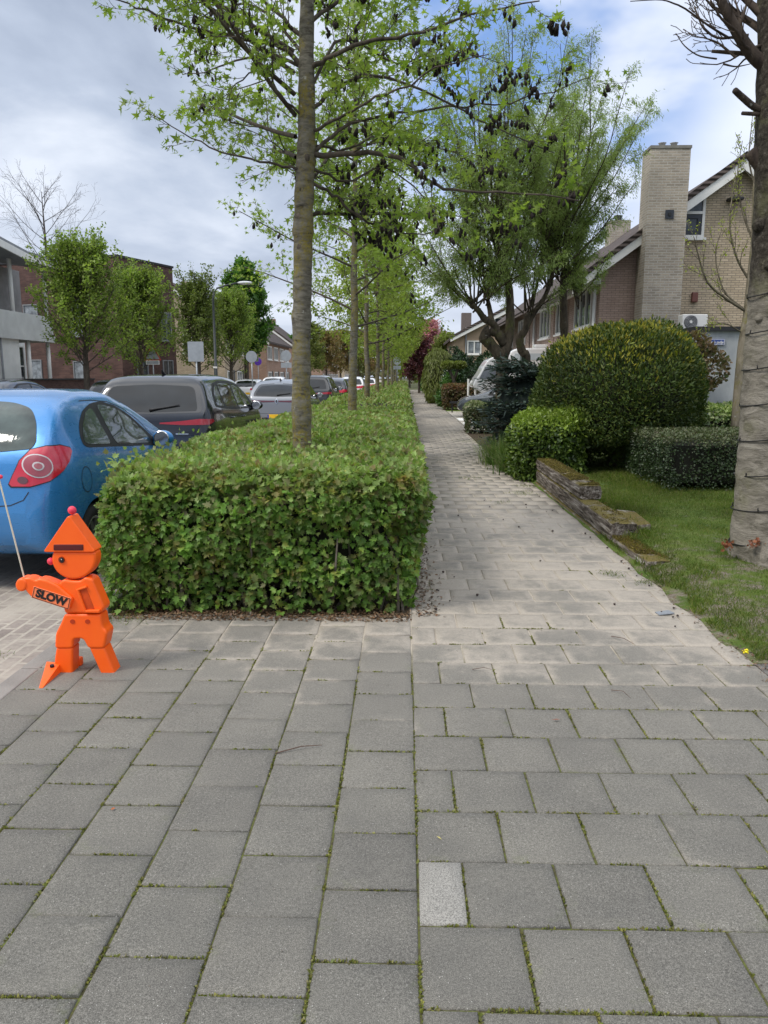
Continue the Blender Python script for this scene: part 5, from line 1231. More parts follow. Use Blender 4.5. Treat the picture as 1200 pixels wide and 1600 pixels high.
for q in ((-ww/2+e_, ww/2-e_, hh/2-e_-.007, hh/2-e_), (-ww/2+e_, ww/2-e_, -hh/2+e_, -hh/2+e_+.007), (-ww/2+e_, -ww/2+e_+.007, -hh/2+e_+.007, hh/2-e_-.007), (ww/2-e_-.007, ww/2-e_, -hh/2+e_+.007, hh/2-e_-.007)):
    b.box(q[0], q[1], -.034, -.031, q[2], q[3])
b.build('border', white_t, sg)
tm_ = text_mesh('lettering', "Ritinsky's padje", .075, white_t, sg, Matrix.Translation((0, -.034, -.002)) @ Matrix.Rotation(PI/2, 4, 'X'), .0012, font_sc=(.86, 1))
xs_ = [v.co.x for v in tm_.data.vertices]; wnow = max(xs_) - min(xs_)
tm_.data.transform(Matrix.Diagonal(((ww - .06) / wnow, 1, 1, 1)))
# --- air conditioner on its bracket
a0, a1 = at(1067, 491, 20.4), at(1105, 515, 20.4); ax = (a0.x + a1.x) / 2; aw, ah = a1.x - a0.x, a0.z - a1.z
ac = empty('air_conditioner', (ax, 20.4, a1.z), 'white air conditioning unit with round grey fan on a dark shelf below the gable', 'air conditioner')
b = MB(); b.box(-aw/2, aw/2, 0, .35, 0, ah); b.build('casing', white_t, ac, bevel=.02)
fc = (-aw*.17, ah*.5); b = MB(); b.tube([(fc[0], -.006, fc[1]), (fc[0], -.02, fc[1])], [ah*.45, ah*.43], 28); fan = b.build('fan_grille', simple('fan_grey', (.12, .125, .13), .5), ac)
b = MB()
for r_ in (.15, .24, .33, .4): b.tube([(fc[0] + ah*r_*math.cos(t_), -.024, fc[1] + ah*r_*math.sin(t_)) for t_ in np.linspace(0, 2*PI, 25)], .007, 4, 0, False)
b.build('grille_rings', simple('ring_grey', (.25, .25, .26), .5), fan)
b = MB(); b.tube([(fc[0], -.02, fc[1]), (fc[0], -.035, fc[1])], [ah*.10, ah*.085], 16); b.build('fan_hub', white_t, fan)
b = MB(); b.box(-aw/2 - .5, aw/2 - .05, -.1, .45, -.30, -.03); b.build('shelf', dark_w, ac)
b = MB(); b.box(-aw/2-.3, aw/2-.3, .05, .1, -a1.z, -.3); b.box(aw/2-.4, aw/2-.34, .05, .1, -a1.z, -.3); b.build('support', dark_w, ac)

# --- caravan with sloping front, and a long roofed camper behind it
CY = 34.0
def cpt(px, py, Y=CY): q = at(px, py, Y); return (q.x, q.z)
cv = empty('caravan', (at(738, 600, CY).x, CY, 0), 'white caravan with sloping grey front window standing on the drive behind the beech hedge', 'caravan')
ox = cv.location.x
pr = [(738, 604), (742, 594), (749, 585), (757, 570), (764, 561), (772, 557), (783, 556), (870, 556), (872, 640), (790, 640), (765, 622)]
prf = [(cpt(*q)[0] - ox, cpt(*q)[1]) for q in pr]; prf = [(x, max(z, .35)) for x, z in prf]
b = MB(); b.prism(smooth_poly(prf), 0, 2.1); b.build('body', white_p, cv, bevel=.05)
wq = [(748.5, 592), (758, 574), (806, 574), (806, 592)]; b = MB(); b.prism([(cpt(*q)[0] - ox, cpt(*q)[1]) for q in wq], -.012, .01); b.build('window', simple('grey_window', (.17, .19, .22), .2, .1), cv)
b = MB(); a_ = [(cpt(800, 640)[0] - ox + .33*math.cos(t_), .33 + .33*math.sin(t_)) for t_ in np.linspace(0, 2*PI, 24, endpoint=False)]; b.prism(a_, -.02, .18); b.build('wheel', tyre_m, cv)
b = MB(); b.bar((-.9, 1.0, .45), (.3, .6, .45), .08); b.bar((-.9, 1.0, .45), (.3, 1.5, .45), .08); b.tube([(-.8, 1, 0), (-.8, 1, .5)], .03, 8); b.build('drawbar', trim_m, cv)
MY = 29.0
def mpt(px, py): q = at(px, py, MY); return (q.x, q.z)
mh = empty('motorhome', (mpt(793, 600)[0], MY, 0), 'long white camper van roof with rounded front corner showing above the spruce', 'camper van')
ox = mh.location.x
pr = [(791, 600), (792, 562), (795, 553), (801, 547), (810, 544), (940, 542), (942, 620), (791, 620)]
prf = [(mpt(*q)[0] - ox, mpt(*q)[1]) for q in pr]; prf = [(x, max(z, .5)) for x, z in prf]
prf = prf[:-2] + [(prf[5][0], .5), (0, .5)]
b = MB(); b.prism(smooth_poly(prf), 0, 2.2); b.build('body', white_p, mh, bevel=.06)
b = MB(); z_ = mpt(800, 549)[1]; b.prism([(.12, z_-.32), (3.3, z_-.30), (3.3, z_-.06), (.25, z_-.08)], -.01, .01); b.build('stripe', simple('pale_stripe', (.45, .5, .53), .3, .05), mh)
b = MB(); q0 = mpt(852, 541); b.box(q0[0]-ox-.25, q0[0]-ox+.3, .8, 1.3, q0[1]-.02, q0[1]+.1); b.build('roof_vent', white_p, mh, bevel=.03)
b = MB(); b.prism([(.35, 1.2), (1.5, 1.2), (1.5, 1.8), (.5, 1.8)], -.012, .01); b.build('window', car_glass, mh)
for xx in (.9, 3.2):
    b = MB(); a_ = [(xx + .33*math.cos(t_), .33 + .33*math.sin(t_)) for t_ in np.linspace(0, 2*PI, 24, endpoint=False)]; b.prism(a_, -.02, .2); b.build('wheel', tyre_m, mh)
# small white posts by the beech hedge, white kerb of the drive
for i, (px, py0, py1, Y) in enumerate([(732, 592, 602, 36.5), (743, 604, 620, 34.5)]):
    q = at(px, py0, Y); b = MB(); b.tube([(0, 0, 0), (0, 0, q.z)], .05, 8); o = b.build('garden_post', white_t, None); o.location = (q.x, Y, 0); tag(o, ['slim white post rising behind the beech hedge', 'slim white post in front of the beech hedge'][i], 'post')
drive_m = brick_mat('drive_paving', (.36, .33, .28), (.45, .41, .35), (.3, .27, .22), .3, .3, horizontal=True, msize=.01)
sheet('driveway', 1.99, 9, 23.6, 36.2, .0, drive_m)
sheet('front_garden', 1.79, 9, 36.2, 90, -.002, lawn_m)
sheet('garden_bed', 1.79, 9, 12.05, 23.6, -.002, hs)
b = MB(); b.box(1.99, 2.9, 28.0, 29.3, 0, .05); b.box(1.99, 3.3, 25.4, 26.4, 0, .06)
tag(b.build('drive_kerb', white_t, None, bevel=.01), kind='structure')

# ------------------------------------------------------------------ far side of the road
bw_root = empty('brick_wall', (-15.2, 18, 0), 'low dark brown brick garden wall along the far side of the road', 'wall')
b = MB(); b.box(-.12, .12, 0, 19.5, 0, 1.45); b.build('wall', brown_brick, bw_root)
b = MB(); b.box(-.17, .17, 0, 19.5, 1.45, 1.52); b.build('coping', trim_m, bw_root)
# white modern building
WX = -16.4
wb = empty('white_building', (WX, 24, 0), 'white modern building with balcony and overhanging grey roof at the left edge', 'building')
wrend = simple('white_render', (.76, .76, .74), .85, .12, 1.2, .05); grey_pan = simple('grey_panel', (.56, .57, .56), .7, .1, 2)
blue_pan = simple('blue_slats', (.12, .20, .24), .6, .1, 2); deep = simple('shade_wall', (.26, .25, .25), .8, .2, 2)  # upper wall in darker grey, the shade under the roof painted in
Y0, Y1 = 0, 12.0
zf = at(20, 558, 31).z
b = MB(); b.box(-9, -.3, 4.4, 9.0, 0, 3.3); b.box(-.3, .0, 7.6, 9.0, 0, 3.3); b.box(-9, -2.2, 9.0, Y1+2, 0, 3.3); b.build('wall', wrend, wb)
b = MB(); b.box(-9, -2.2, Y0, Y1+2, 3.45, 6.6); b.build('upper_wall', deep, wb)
b = MB(); b.box(-9, .15, Y0, Y1+.2, 3.15, 3.45); b.build('floor_slab', grey_pan, wb)
b = MB(); b.box(.0, .12, 4.0, Y1+.1, 3.2, 4.28); b.box(-2.2, .0, Y1, Y1+.12, 3.2, 4.28); b.build('balcony_front', grey_pan, wb)
b = MB()
for k in range(20): b.box(.02, .06, k*.2, k*.2+.05, 3.45, 4.4)
b.box(0, .08, 0, 4.0, 4.4, 4.46); b.build('balcony_railing', white_t, wb)
b = MB(); b.box(-.25, -.12, 3, 7.0, 4.3, 5.35); sc = b.build('privacy_screen', blue_pan, wb); b = MB(); b.box(-.3, -.08, 7.0, 7.5, 4.25, 5.4); b.build('screen_post', white_t, sc)
for yy, za, zb_ in ((3.9, 3.4, 6.9), (8.9, 3.4, 6.9), (Y1, 3.4, 6.9), (10.0, 0, 3.2), (11.9, 0, 3.2)):
    b = MB(); b.tube([(-.1, yy, za), (-.1, yy, zb_)], .09, 10); b.build('column', white_t, wb, smooth=True)
zr0, zr1 = at(0, 362, 30.0).z, at(86, 408, 36).z
b = MB(); vs = []
for yy, z_ in ((0, zr0 + .5), (6, zr0 + .05), (9, zr0 - .25), (Y1 + 1.2, zr1 + .05)):
    vs += [(-9, yy, z_ + .9), (.7, yy, z_ - .42), (.7, yy, z_), (-9, yy, z_ + 1.35)]
fs = [];
for j in range(3):
    for k in range(4): fs.append((j*4+k, j*4+(k+1) % 4, (j+1)*4+(k+1) % 4, (j+1)*4+k))
fs += [(3,2,1,0), (12,13,14,15)]; b.add(vs, fs); rf = b.build('roof', roof_grey, wb)
b = MB(); vs = []
for yy, z_ in ((0, zr0 + .5), (6, zr0 + .05), (9, zr0 - .25), (Y1 + 1.2, zr1 + .05)): vs += [(.705, yy, z_ - .40), (.74, yy, z_ - .40), (.74, yy, z_ - .12), (.705, yy, z_ - .12)]
b.add(vs, fs); b.build('fascia', white_t, rf)
window(wb, (-2.2, 10.4, 5.0), 2.4, 2.2, 'x+', mull=2, g_=pane); window(wb, (-2.2, 5.5, 5.0), 3.2, 2.2, 'x+', mull=3, g_=pane)
window(wb, (-2.18, 11.4, 1.7), 4.6, 2.7, 'x+', mull=3, g_=pane, trans=.4, sill=False)
window(wb, (-.28, 6.2, 1.7), 0.9, 2.6, 'x+', mull=0, g_=pane_l, sill=False)
b = MB(); b.tube([(.05, 7.4, 0), (.05, 7.4, 3.15)], .045, 8); b.build('drain_pipe', roof_grey, wb, smooth=True)
b = MB(); b.box(-.4, -.2, 9.0, 9.15, 0, 3.2); b.build('white_pillar', white_t, wb)
# brown brick block
br = at(277, 585, 50); bt = at(277, 418, 50); bl = at(150, 404, 44)
bb = empty('brick_building', (-16.0, 44, 0), 'flat roofed three storey dark brown brick building behind the hornbeam trees', 'building')
zt = 8.15
bb.rotation_euler.z = math.radians(-20)
b = MB(); b.box(-14, 0, 0, 5.0, 0, zt); b.build('wall', brown_brick, bb)
b = MB(); b.box(-14.05, .06, -.06, 5.06, zt, zt + .12); b.build('roof', trim_m, bb)
for (yy, z_, h_) in [(4.1, 4.6, 1.7), (4.1, 1.6, 2.0), (1.7, 1.6, 2.0)]: window(bb, (0, yy, z_), 1.0, h_, 'x+', mull=1, frame=roof_grey)
for (xx, z_, h_) in [(-3.0, 5.2, 2.6), (-3.0, 1.4, 2.2), (-6.5, 5.0, 1.6), (-6.5, 1.5, 2.2), (-10, 5, 1.6)]: window(bb, (xx, 0, z_), 1.1, h_, 'y-', mull=0, g_=pane_l, frame=roof_grey)
# row of brick houses down the left side
def left_house(label, X, Y, Ln, zev, zrd, wd, m, seed):
    """gable end towards us, long side with windows towards the road (x+)"""
    r = empty('brick_house', (X, Y, 0), label, 'house', group=None)
    b = MB(); b.prism([(-wd, -.1), (0, -.1), (0, zev), (-wd/2, zrd-.05), (-wd, zev)], 0, Ln); b.build('wall', m, r)
    gable_roof(r, -wd-.3, -wd/2, .3, zev-.15, zrd, zev-.15, 0, Ln, over=.2, th=.2)
    k = max(1, int(Ln / 3.2))
    for i in range(k):
        y = Ln * (i + .5) / k
        window(r, (0, y, zev - .95), 2.3, 1.25, 'x+', mull=2, ft=.10); window(r, (0, y - .2, 1.3), 1.8, 1.5, 'x+', mull=1, ft=.1)
        b = MB(); b.box(0, .04, y + 1.1, y + 1.5, 0, 2.1); b.build('door', dark_w, r)
    b = MB(); b.box(-wd/2-.4, -wd/2+.4, Ln*.7, Ln*.7+.7, zrd-.6, zrd+.75); b.build('chimney', m, r)
    window(r, (-wd*.3, 0, zev - .9), 1.4, 1.4, 'y-', mull=1, ft=.1)
    return r
left_house('tan brick gabled house showing between the hornbeams behind the lamp post', -13.4, 58, 7, 4.9, 8.3, 8.0, tan_brick, 1)
left_house('brick house with brown tiled roof and white upper windows facing the road', -12.5, 70.5, 14, 4.7, 8.0, 9.0, red_brick, 2)
left_house('gabled brick house with square chimney left of the nearest trunk', -12.7, 92, 14, 4.8, 8.2, 9.0, red_brick, 3)
left_house('far brick house row seen between the first two street tree trunks', -13.2, 125, 30, 4.9, 7.6, 9.0, red_brick, 4)
r_ = left_house('farthest brick houses closing the street view on the left', -13.5, 175, 50, 5.0, 7.6, 9.0, tan_brick, 5)
hd_m = dark_con
hedge('garden_hedge', 'low dark hedge along the far pavement behind the white cars', 'hedge', -15.2, -14.2, 40, 100, 1.25, 6000, .22, T_OVAL, ivy_s, dark_con, 301, 'ftr', r=.1)
# ------------------------------------------------------------------ lamp post and signs
post_m = simple('post_dark', (.028, .035, .035), .5, .2, 8); galv = simple('galvanised', (.34, .36, .38), .45, .12, 10, metal=.6); signback = simple('sign_back', (.33, .36, .39), .5, .1, 6, metal=.3)
LY = 36.0; q = [at(333, 470, LY), at(334, 458, LY), at(339, 450.5, LY), at(352, 446, LY), at(374, 441.5, LY)]
lp_ = empty('street_lamp', (q[0].x, LY, 0), 'tall dark street lamp with curved arm over the parked cars', 'street lamp')
ox = q[0].x; b = MB(); b.tube([(0, 0, 0), (0, 0, 2.2), (0, 0, 2.21), (0, 0, q[0].z)] + [(v.x - ox, 0, v.z) for v in q[1:]], [.085, .085, .06, .05, .048, .045, .04, .035], 10); b.build('pole', post_m, lp_, smooth=True)
b = MB(); c = at(383, 442, LY); b.sphere((c.x - ox, 0, c.z), .36, 18, 10, sc=(1, .45, .22)); b.build('lamp_head', simple('lamp_grey', (.55, .57, .58), .4, .1), lp_, smooth=True)
c = at(333.5, 574, LY); b = MB(); b.box(-.09, .09, -.1, -.08, c.z - .04, c.z + .04); b.build('number_tag', white_t, lp_)
def sign(name, label, px, py, Y, kind, r, m=signback, extra=None, cat='traffic sign', rot=0):
    c = at(px, py, Y); root = empty(name, (c.x, Y, 0), label, cat, rot)
    b = MB(); b.tube([(0, .03, 0), (0, .03, c.z + r * .9)], .03, 8); b.build('pole', galv, root, smooth=True)
    b = MB()
    if kind == 'round': b.prism([(r*math.cos(t_), c.z + r*math.sin(t_)) for t_ in np.linspace(0, 2*PI, 28, endpoint=False)], -.02, -.003)
    elif kind == 'tri': b.prism([(-r, c.z - r*.8), (r, c.z - r*.8), (0, c.z + r*.95)], -.02, -.003)
    elif kind == 'rect': b.prism([(-r, c.z - r*1.25), (r, c.z - r*1.25), (r, c.z + r*1.25), (-r, c.z + r*1.25)], -.02, -.003)
    b.build('panel', m, root, bevel=.004)
    if kind == 'tri':
        b = MB(); ro = r*1.12; P3 = [(-ro, c.z - r*.8-.05), (ro, c.z - r*.8-.05), (0, c.z + r*.95+.09)]
        for i in range(3):
            a_, d_ = P3[i], P3[(i+1) % 3]; b.bar((a_[0], .0, a_[1]), (d_[0], .0, d_[1]), .05, .02, up=(0, 1, 0))
        b.build('rim', simple('sign_red', (.45, .06, .04), .5), root)
        b = MB(); b.box(-r*.95, r*.95, -.02, -.003, c.z - r*1.55, c.z - r*1.0); b.build('sub_panel', white_t, root)
        b = MB(); b.box(-r*.85, r*.85, -.024, -.021, c.z - r*1.48, c.z - r*1.07); b.build('sub_panel_back', signback, root)
    if extra == 'sub': b = MB(); b.box(-r, r, -.02, -.003, c.z - r*2.2, c.z - r*1.25); b.build('sub_panel', m, root)
    return root
sign('warning_sign', 'back of a red rimmed triangular warning sign standing before the hornbeams', 238, 552, 36, 'tri', .33)
sign('parking_sign', 'back of a grey rectangular sign on a pole left of the street lamp', 306, 549.5, 27, 'rect', .27, rot=.1)
sign('round_sign', 'back of a round grey traffic sign in front of the white hatchback', 393, 557.5, 38, 'round', .28)
sign('no_parking_sign', 'small blue round no parking sign beyond the round grey sign', 403, 565, 62, 'round', .3, simple('sign_violet', (.10, .03, .35), .5))
sign('round_sign', 'back of a round grey traffic sign with small plate just left of the nearest trunk', 447, 556, 44, 'round', .30, extra='sub')
sign('round_sign', 'dark poled round sign with square plate at the far end of the hedge strip', 620.5, 564, 62, 'round', .30, extra='sub')
for i, (px, Y) in enumerate([(566, 60), (587, 85)]):
    c = at(px, 545 if i == 0 else 560, Y); r_ = empty('street_lamp', (c.x - 1, Y, 0), ['distant street lamp whose head shows between the second and third trunks', 'farthest street lamp seen past the third trunk'][i], 'street lamp')
    b = MB(); b.tube([(0, 0, 0), (0, 0, c.z - .1), (.3, 0, c.z + .05), (.8, 0, c.z + .1)], [.07, .05, .04, .035], 6); b.build('pole', post_m, r_)
    b = MB(); b.sphere((1.0, 0, c.z + .1), .35, 12, 8, sc=(1, .4, .22)); b.build('lamp_head', white_t, r_, smooth=True)
# ------------------------------------------------------------------ trees
def bark_mat(name, base, light, lichen, lf=.5, scale=1.0, dark=(.03, .025, .02), ring=False):
    t = NT(name); p = t.pos((1, 1, .35) if not ring else (1, 1, 3.2))
    n = t.noise(p, 9 * scale, 7, .7, .5); P_ = t.pos()
    c = t.ramp(n, [(.3, dark), (.42, base), (.62, light), (.8, tuple(min(1, x*1.25) for x in light))])
    ln = t.noise(P_, 3.2 * scale, 7, .75); l2 = t.noise(P_, 42, 4, .7)
    if lichen:
        lm = t.math('MULTIPLY', t.step(ln, .60 - lf*.25, .72 - lf*.2), t.step(l2, .36, .56))
        c = t.mix(t.math('MULTIPLY', lm, .85), c, t.ramp(t.noise(P_, 60, 3, .7), [(.3, tuple(x*.6 for x in lichen)), (.7, lichen)]))
    sp_ = t.noise(P_, 12, 5, .7); c = t.mix(t.math('MULTIPLY', t.step(sp_, .64, .72), .6), c, (.42, .42, .38))
    nm = t.bump(n, .8, .015); nm = t.bump(l2, .4, .004, nm)
    return t.fin(c, .92, nm, .15)
street_bark = bark_mat('street_tree_bark', (.105, .095, .075), (.20, .185, .15), (.26, .21, .04), .62, ring=True)
plain_bark = bark_mat('plain_bark', (.06, .05, .04), (.12, .10, .08), None)
willow_bark = bark_mat('willow_bark', (.045, .037, .027), (.10, .08, .055), (.10, .11, .03), .35)
grey_bark = bark_mat('smooth_grey_bark', (.24, .22, .19), (.36, .335, .29), (.26, .26, .14), .3, scale=.8, dark=(.13, .12, .10), ring=True)
def tubes_mesh(name, T_, m, parent, n=5, smooth=True):
    """T_: list of (points, radii, sides)"""
    V = []; Lp = []; Cn = []; base = 0
    for pts, rad, ns in T_:
        pts = np.asarray(pts, float); k = len(pts)
        d = np.gradient(pts, axis=0); d = nrm(d); ref = np.array([0, 0, 1.0]) if abs(d[0, 2]) < .85 else np.array([1.0, 0, 0])
        a = nrm(np.cross(d, ref)); b = np.cross(d, a); th = np.linspace(0, 2*PI, ns, endpoint=False)
        ring = pts[:, None] + (a[:, None] * np.cos(th)[None, :, None] + b[:, None] * np.sin(th)[None, :, None]) * np.asarray(rad)[:, None, None]
        V.append(ring.reshape(-1, 3))
        i = np.arange(k - 1)[:, None] * ns; j = np.arange(ns)[None]; j2 = (j + 1) % ns
        q = np.stack([i + j, i + j2, i + ns + j2, i + ns + j], -1).reshape(-1, 4) + base
        Lp.append(q.ravel()); Cn.append(np.full(len(q), 4))
        tip = np.arange(ns) + base + (k-1) * ns; Lp.append(tip); Cn.append([ns])
        base += k * ns
    return link_mesh(name, fast_mesh(name, np.concatenate(V), np.concatenate(Lp), np.concatenate(Cn), smooth), m, parent)
class Tree:
    def __init__(s, seed): s.rng = np.random.default_rng(seed); s.T = []; s.A = []; s.trunk = []
    def limb(s, p, d, L, r, lvl, P):
        rng = s.rng; ns = P['seg'][lvl]; pts = [np.array(p, float)]; d = np.array(d, float) / np.linalg.norm(d); dirs = [d]
        for i in range(ns):
            d = d + rng.normal(size=3) * P['wig'][lvl]; d[2] += P['up'][lvl]; d /= np.linalg.norm(d)
            pts.append(pts[-1] + d * L / ns); dirs.append(d)
        rad = r * (1 - np.linspace(0, 1, ns + 1) * P['tap'][lvl]); rad = np.maximum(rad, P.get('rmin', .0025))
        s.T.append((pts, rad, 8 if r > .04 else (5 if r > .012 else 3)))
        s.kids(pts, dirs, L, rad, lvl, P)
    def kids(s, pts, dirs, L, rad, lvl, P, f0=None):
        rng = s.rng; n = len(pts) - 1
        if lvl >= P['lev'] - 1 or L < P.get('Lmin', .12):
            k = max(2, int(L * P['dens']))
            for u in rng.uniform(.12, 1.02, k):
                i = min(int(u * n), n - 1); f = u * n - i; q = pts[i] * (1 - f) + pts[i+1] * f; s.A.append((q, dirs[i]))
            return
        k = int(round(P['n'][lvl] * (.8 + .4 * rng.random())))
        for j in range(k):
            u = (P['f0'][lvl] if f0 is None else f0) + (1 - (P['f0'][lvl] if f0 is None else f0)) * (j + rng.random()) / k; u = min(u, .99)
            i = min(int(u * n), n - 1); f = u * n - i; q = pts[i] * (1 - f) + pts[i+1] * f; d = dirs[i]
            a = np.cross(d, rng.normal(size=3)); a /= np.linalg.norm(a) + 1e-9
            if P.get('flat') and lvl >= 1: a = a * np.array([1, 1, .45]); a /= np.linalg.norm(a)
            g = P['ang'][lvl] * rng.uniform(.7, 1.25); nd = d * math.cos(g) + a * math.sin(g)
            l2 = L * P['len'][lvl] * (1 - .55 * u) * rng.uniform(.7, 1.25)
            s.limb(q, nd, l2, max(rad[i] * P.get('rr', .55), .003), lvl + 1, P)
        # leaves on the outer half of the parent too
        if lvl >= P['lev'] - 2:
            for u in rng.uniform(.5, 1, int(L * P['dens'] * .5)):
                i = min(int(u * n), n - 1); s.A.append((pts[i], dirs[i]))
    def anchors(s): return np.array([a for a, d in s.A]), np.array([d for a, d in s.A])
def leaves_on(t_, name, per, size, tm, m, root, droop=.2, spread=.05, rnd=.6, offs=None, keep=None, sizes=(.55, 1.15)):
    P, D = t_.anchors(); rng = t_.rng
    if keep is not None: k = keep(P); P, D = P[k], D[k]
    P = np.repeat(P, per, 0); D = np.repeat(D, per, 0); n = len(P)
    P = P + rng.normal(size=(n, 3)) * spread; d = D * .5 + rng.normal(size=(n, 3)) * rnd; d[:, 2] -= droop
    return scatter(name, P, d, rng.normal(size=(n, 3)) * .6 + [0, 0, .8], size * rng.uniform(*sizes, n), tm, m, root)
star_m = leaf_mat('fresh_star_leaf', [(.15, .24, .035), (.21, .30, .05), (.27, .36, .08), (.19, .25, .045)], .5, 1.3, .8, 1.2, .5)
far_leaf = leaf_mat('fresh_far_leaf', [(.17, .24, .035), (.22, .30, .05), (.29, .36, .08), (.18, .23, .04)], .5, .9, .75, 1.2, .55)
pods_m = simple('hanging_seed', (.018, .012, .010), .9, .3, 40)

# --- the nearest street tree: trunk and main limbs follow the photograph
TY = 6.72; base = at(471, 700, TY); base.z = 0
t1 = empty('street_tree', (base.x, TY, 0), 'nearest street tree with lichen covered trunk, star shaped new leaves and hanging dark seed clusters', 'tree')
org = np.array([base.x, TY, 0])
def tp(px, py, dy=0.0): q = at(px, py, TY + dy); return np.array(q) - org
tk = [tp(471, 760), tp(472, 700), tp(471, 600), tp(471, 500), tp(473, 420), tp(474, 360), tp(476, 290), tp(479, 200), tp(479, 100), tp(480, 0)]; tk[0] = np.array([0, 0, -.05])
top = tk[-1]; tk += [top + [.03, 0, .8], top + [.0, .05, 1.7], top + [.05, 0, 2.8], top + [0, 0, 3.8]]
rr = [.10, .086, .080, .079, .079, .082, .080, .070, .062, .055, .046, .035, .022, .01]
# resample for knots
tk = np.array(tk); u = np.linspace(0, len(tk) - 1, 90); trg = np.random.default_rng(4)
pts = np.stack([np.interp(u, np.arange(len(tk)), tk[:, i]) for i in range(3)], 1); rad = np.interp(u, np.arange(len(tk)), rr)
rad = rad * (1 + .035 * np.sin(u * 9) + trg.normal(size=len(u)) * .018)
for kz in (34, 46, 21, 52): rad[kz] *= 1.10
V = []; ns = 20; Fs = []
for i, (q, r) in enumerate(zip(pts, rad)):
    for k in range(ns):
        a = 2*PI*k/ns; r2 = r * (1 + .03 * math.sin(3*a + u[i]*2) + trg.normal() * .016); V.append((q[0] + r2*math.cos(a), q[1] + r2*math.sin(a), q[2]))
for i in range(len(pts)-1):
    for k in range(ns): Fs.append((i*ns+k, i*ns+(k+1) % ns, (i+1)*ns+(k+1) % ns, (i+1)*ns+k))
b = MB(); b.add(V, Fs); trk = b.build('trunk', street_bark, t1, smooth=True, fix=False)
knot_m = bark_mat('knot_bark', (.09, .075, .06), (.22, .18, .14), None)
for (px, py, r_) in [(474, 300, .035), (470, 388, .032), (480, 250, .04), (466, 500, .02), (477, 645, .02), (469, 340, .03)]:
    q = tp(px, py) + np.array([0, -.068, 0]); b = MB(); b.sphere(q, r_ * .8, 12, 8, sc=(1, .45, 1.1)); b.build('knot', knot_m, trk, smooth=True)
P1_ = dict(lev=3, seg=(6, 5, 4), wig=(.09, .12, .16), up=(.03, .05, .03), tap=(.6, .7, .7), n=(11, 5), f0=(.12, .15), ang=(.85, .8), len=(.34, .42), dens=17, rr=.33, flat=True, rmin=.002)
tr = Tree(21)
limbs = [  # (pixel path, depth drift at the tip, base radius)
 ([(486, 240), (560, 240), (622, 246), (668, 282), (705, 296), (800, 300), (905, 312)], -.5, .030),
 ([(482, 252), (462, 262), (420, 255), (360, 242), (300, 215), (235, 178)], -.3, .018),
 ([(484, 285), (520, 300), (556, 335), (600, 358), (650, 366), (700, 352)], .6, .019),
 ([(486, 240), (530, 205), (600, 178), (700, 168), (800, 158), (925, 118)], .7, .021),
 ([(484, 108), (510, 92), (570, 66), (640, 56), (740, 22), (842, 2)], -.6, .028),
 ([(476, 112), (440, 72), (390, 62), (320, 48), (230, 18), (170, -6)], -.4, .026),
 ([(476, 108), (430, 88), (380, 92), (330, 110), (285, 118)], .7, .018),
 ([(486, 170), (540, 130), (590, 118), (680, 150), (770, 196), (868, 240)], .4, .022),
 ([(478, 60), (430, 20), (380, -30), (300, -60)], .5, .024),
 ([(480, 40), (530, 0), (620, -30), (720, -60)], .3, .024),
 ([(486, 205), (520, 190), (560, 168), (620, 140), (700, 100), (760, 86)], -.9, .018),
 ([(480, 190), (440, 150), (415, 110), (370, 130), (350, 160)], -.8, .014),
 ([(484, 225), (530, 235), (600, 215), (690, 230), (780, 250)], 1.4, .016),
 ([(486, 262), (540, 282), (600, 260), (690, 330), (760, 350)], 1.2, .015),
 ([(480, 150), (540, 60), (620, 96), (700, 76), (780, 96)], 1.6, .018),
 ([(478, 90), (400, 10), (330, 20), (260, 60)], 1.5, .018)]
for path, dy, r0 in limbs:
    k = len(path); c = np.array([tp(px, py, dy * (i / (k-1)) ** 1.3) for i, (px, py) in enumerate(path)])
    uu = np.linspace(0, k - 1, (k-1) * 4 + 1); q = np.stack([pchip(np.arange(k), c[:, i], uu) for i in range(3)], 1)
    q[1:] += tr.rng.normal(size=(len(q)-1, 3)) * .008
    rad = r0 * .82 * (1 - .80 * np.linspace(0, 1, len(q))); tr.T.append((q, rad, 7)); Ln = np.linalg.norm(np.diff(q, axis=0), axis=1).sum()
    dirs = list(nrm(np.gradient(q, axis=0)))
    tr.kids(list(q), dirs, Ln, rad, 0, P1_ if path[-1][0] > 480 else dict(P1_, n=(9, 4), dens=12))
for j in range(10):   # crown above the picture
    az = j * 2.4; z = top[2] + .1 + j * .23
    tr.limb((0, 0, z), (math.cos(az), math.sin(az), .5), 2.3 - j * .1, .028, 0, P1_)
for j in range(9):    # limbs reaching away from the camera and towards it
    az = .9 + j * .33 if j < 5 else -1.1 - j * .2; z = 2.9 + j * .16
    tr.limb((0, 0, z), (math.cos(az), math.sin(az) * 1.0, .35), 1.9, .02, 0, P1_)
tubes_mesh('branches', tr.T, plain_bark, t1)
leaves_on(tr, 'crown', 2, .070, T_STAR, star_m, t1, .32, .04, sizes=(.3, 1.2))
P, D = tr.anchors(); rg = np.random.default_rng(9); cl_ = sines(P, np.random.default_rng(17), 2.4)
k = (rg.uniform(0, 1, len(P)) < .05 + .12 * np.clip(P[:, 0] - .8, 0, 1.6) + .20 * np.clip(cl_, 0, 2)) & ((P[:, 0] > .3) | (P[:, 2] > 3.9)); P = P[k]
P = np.repeat(P, 3, 0) + rg.normal(size=(3*len(P), 3)) * .022; n = len(P); P[:, 2] -= .03
scatter('seed_clusters', P, rg.normal(size=(n, 3)) * .22 + [0, 0, -1], rg.normal(size=(n, 3)), rg.uniform(.035, .068, n), T_POD, pods_m, t1)['kind'] = 'stuff'

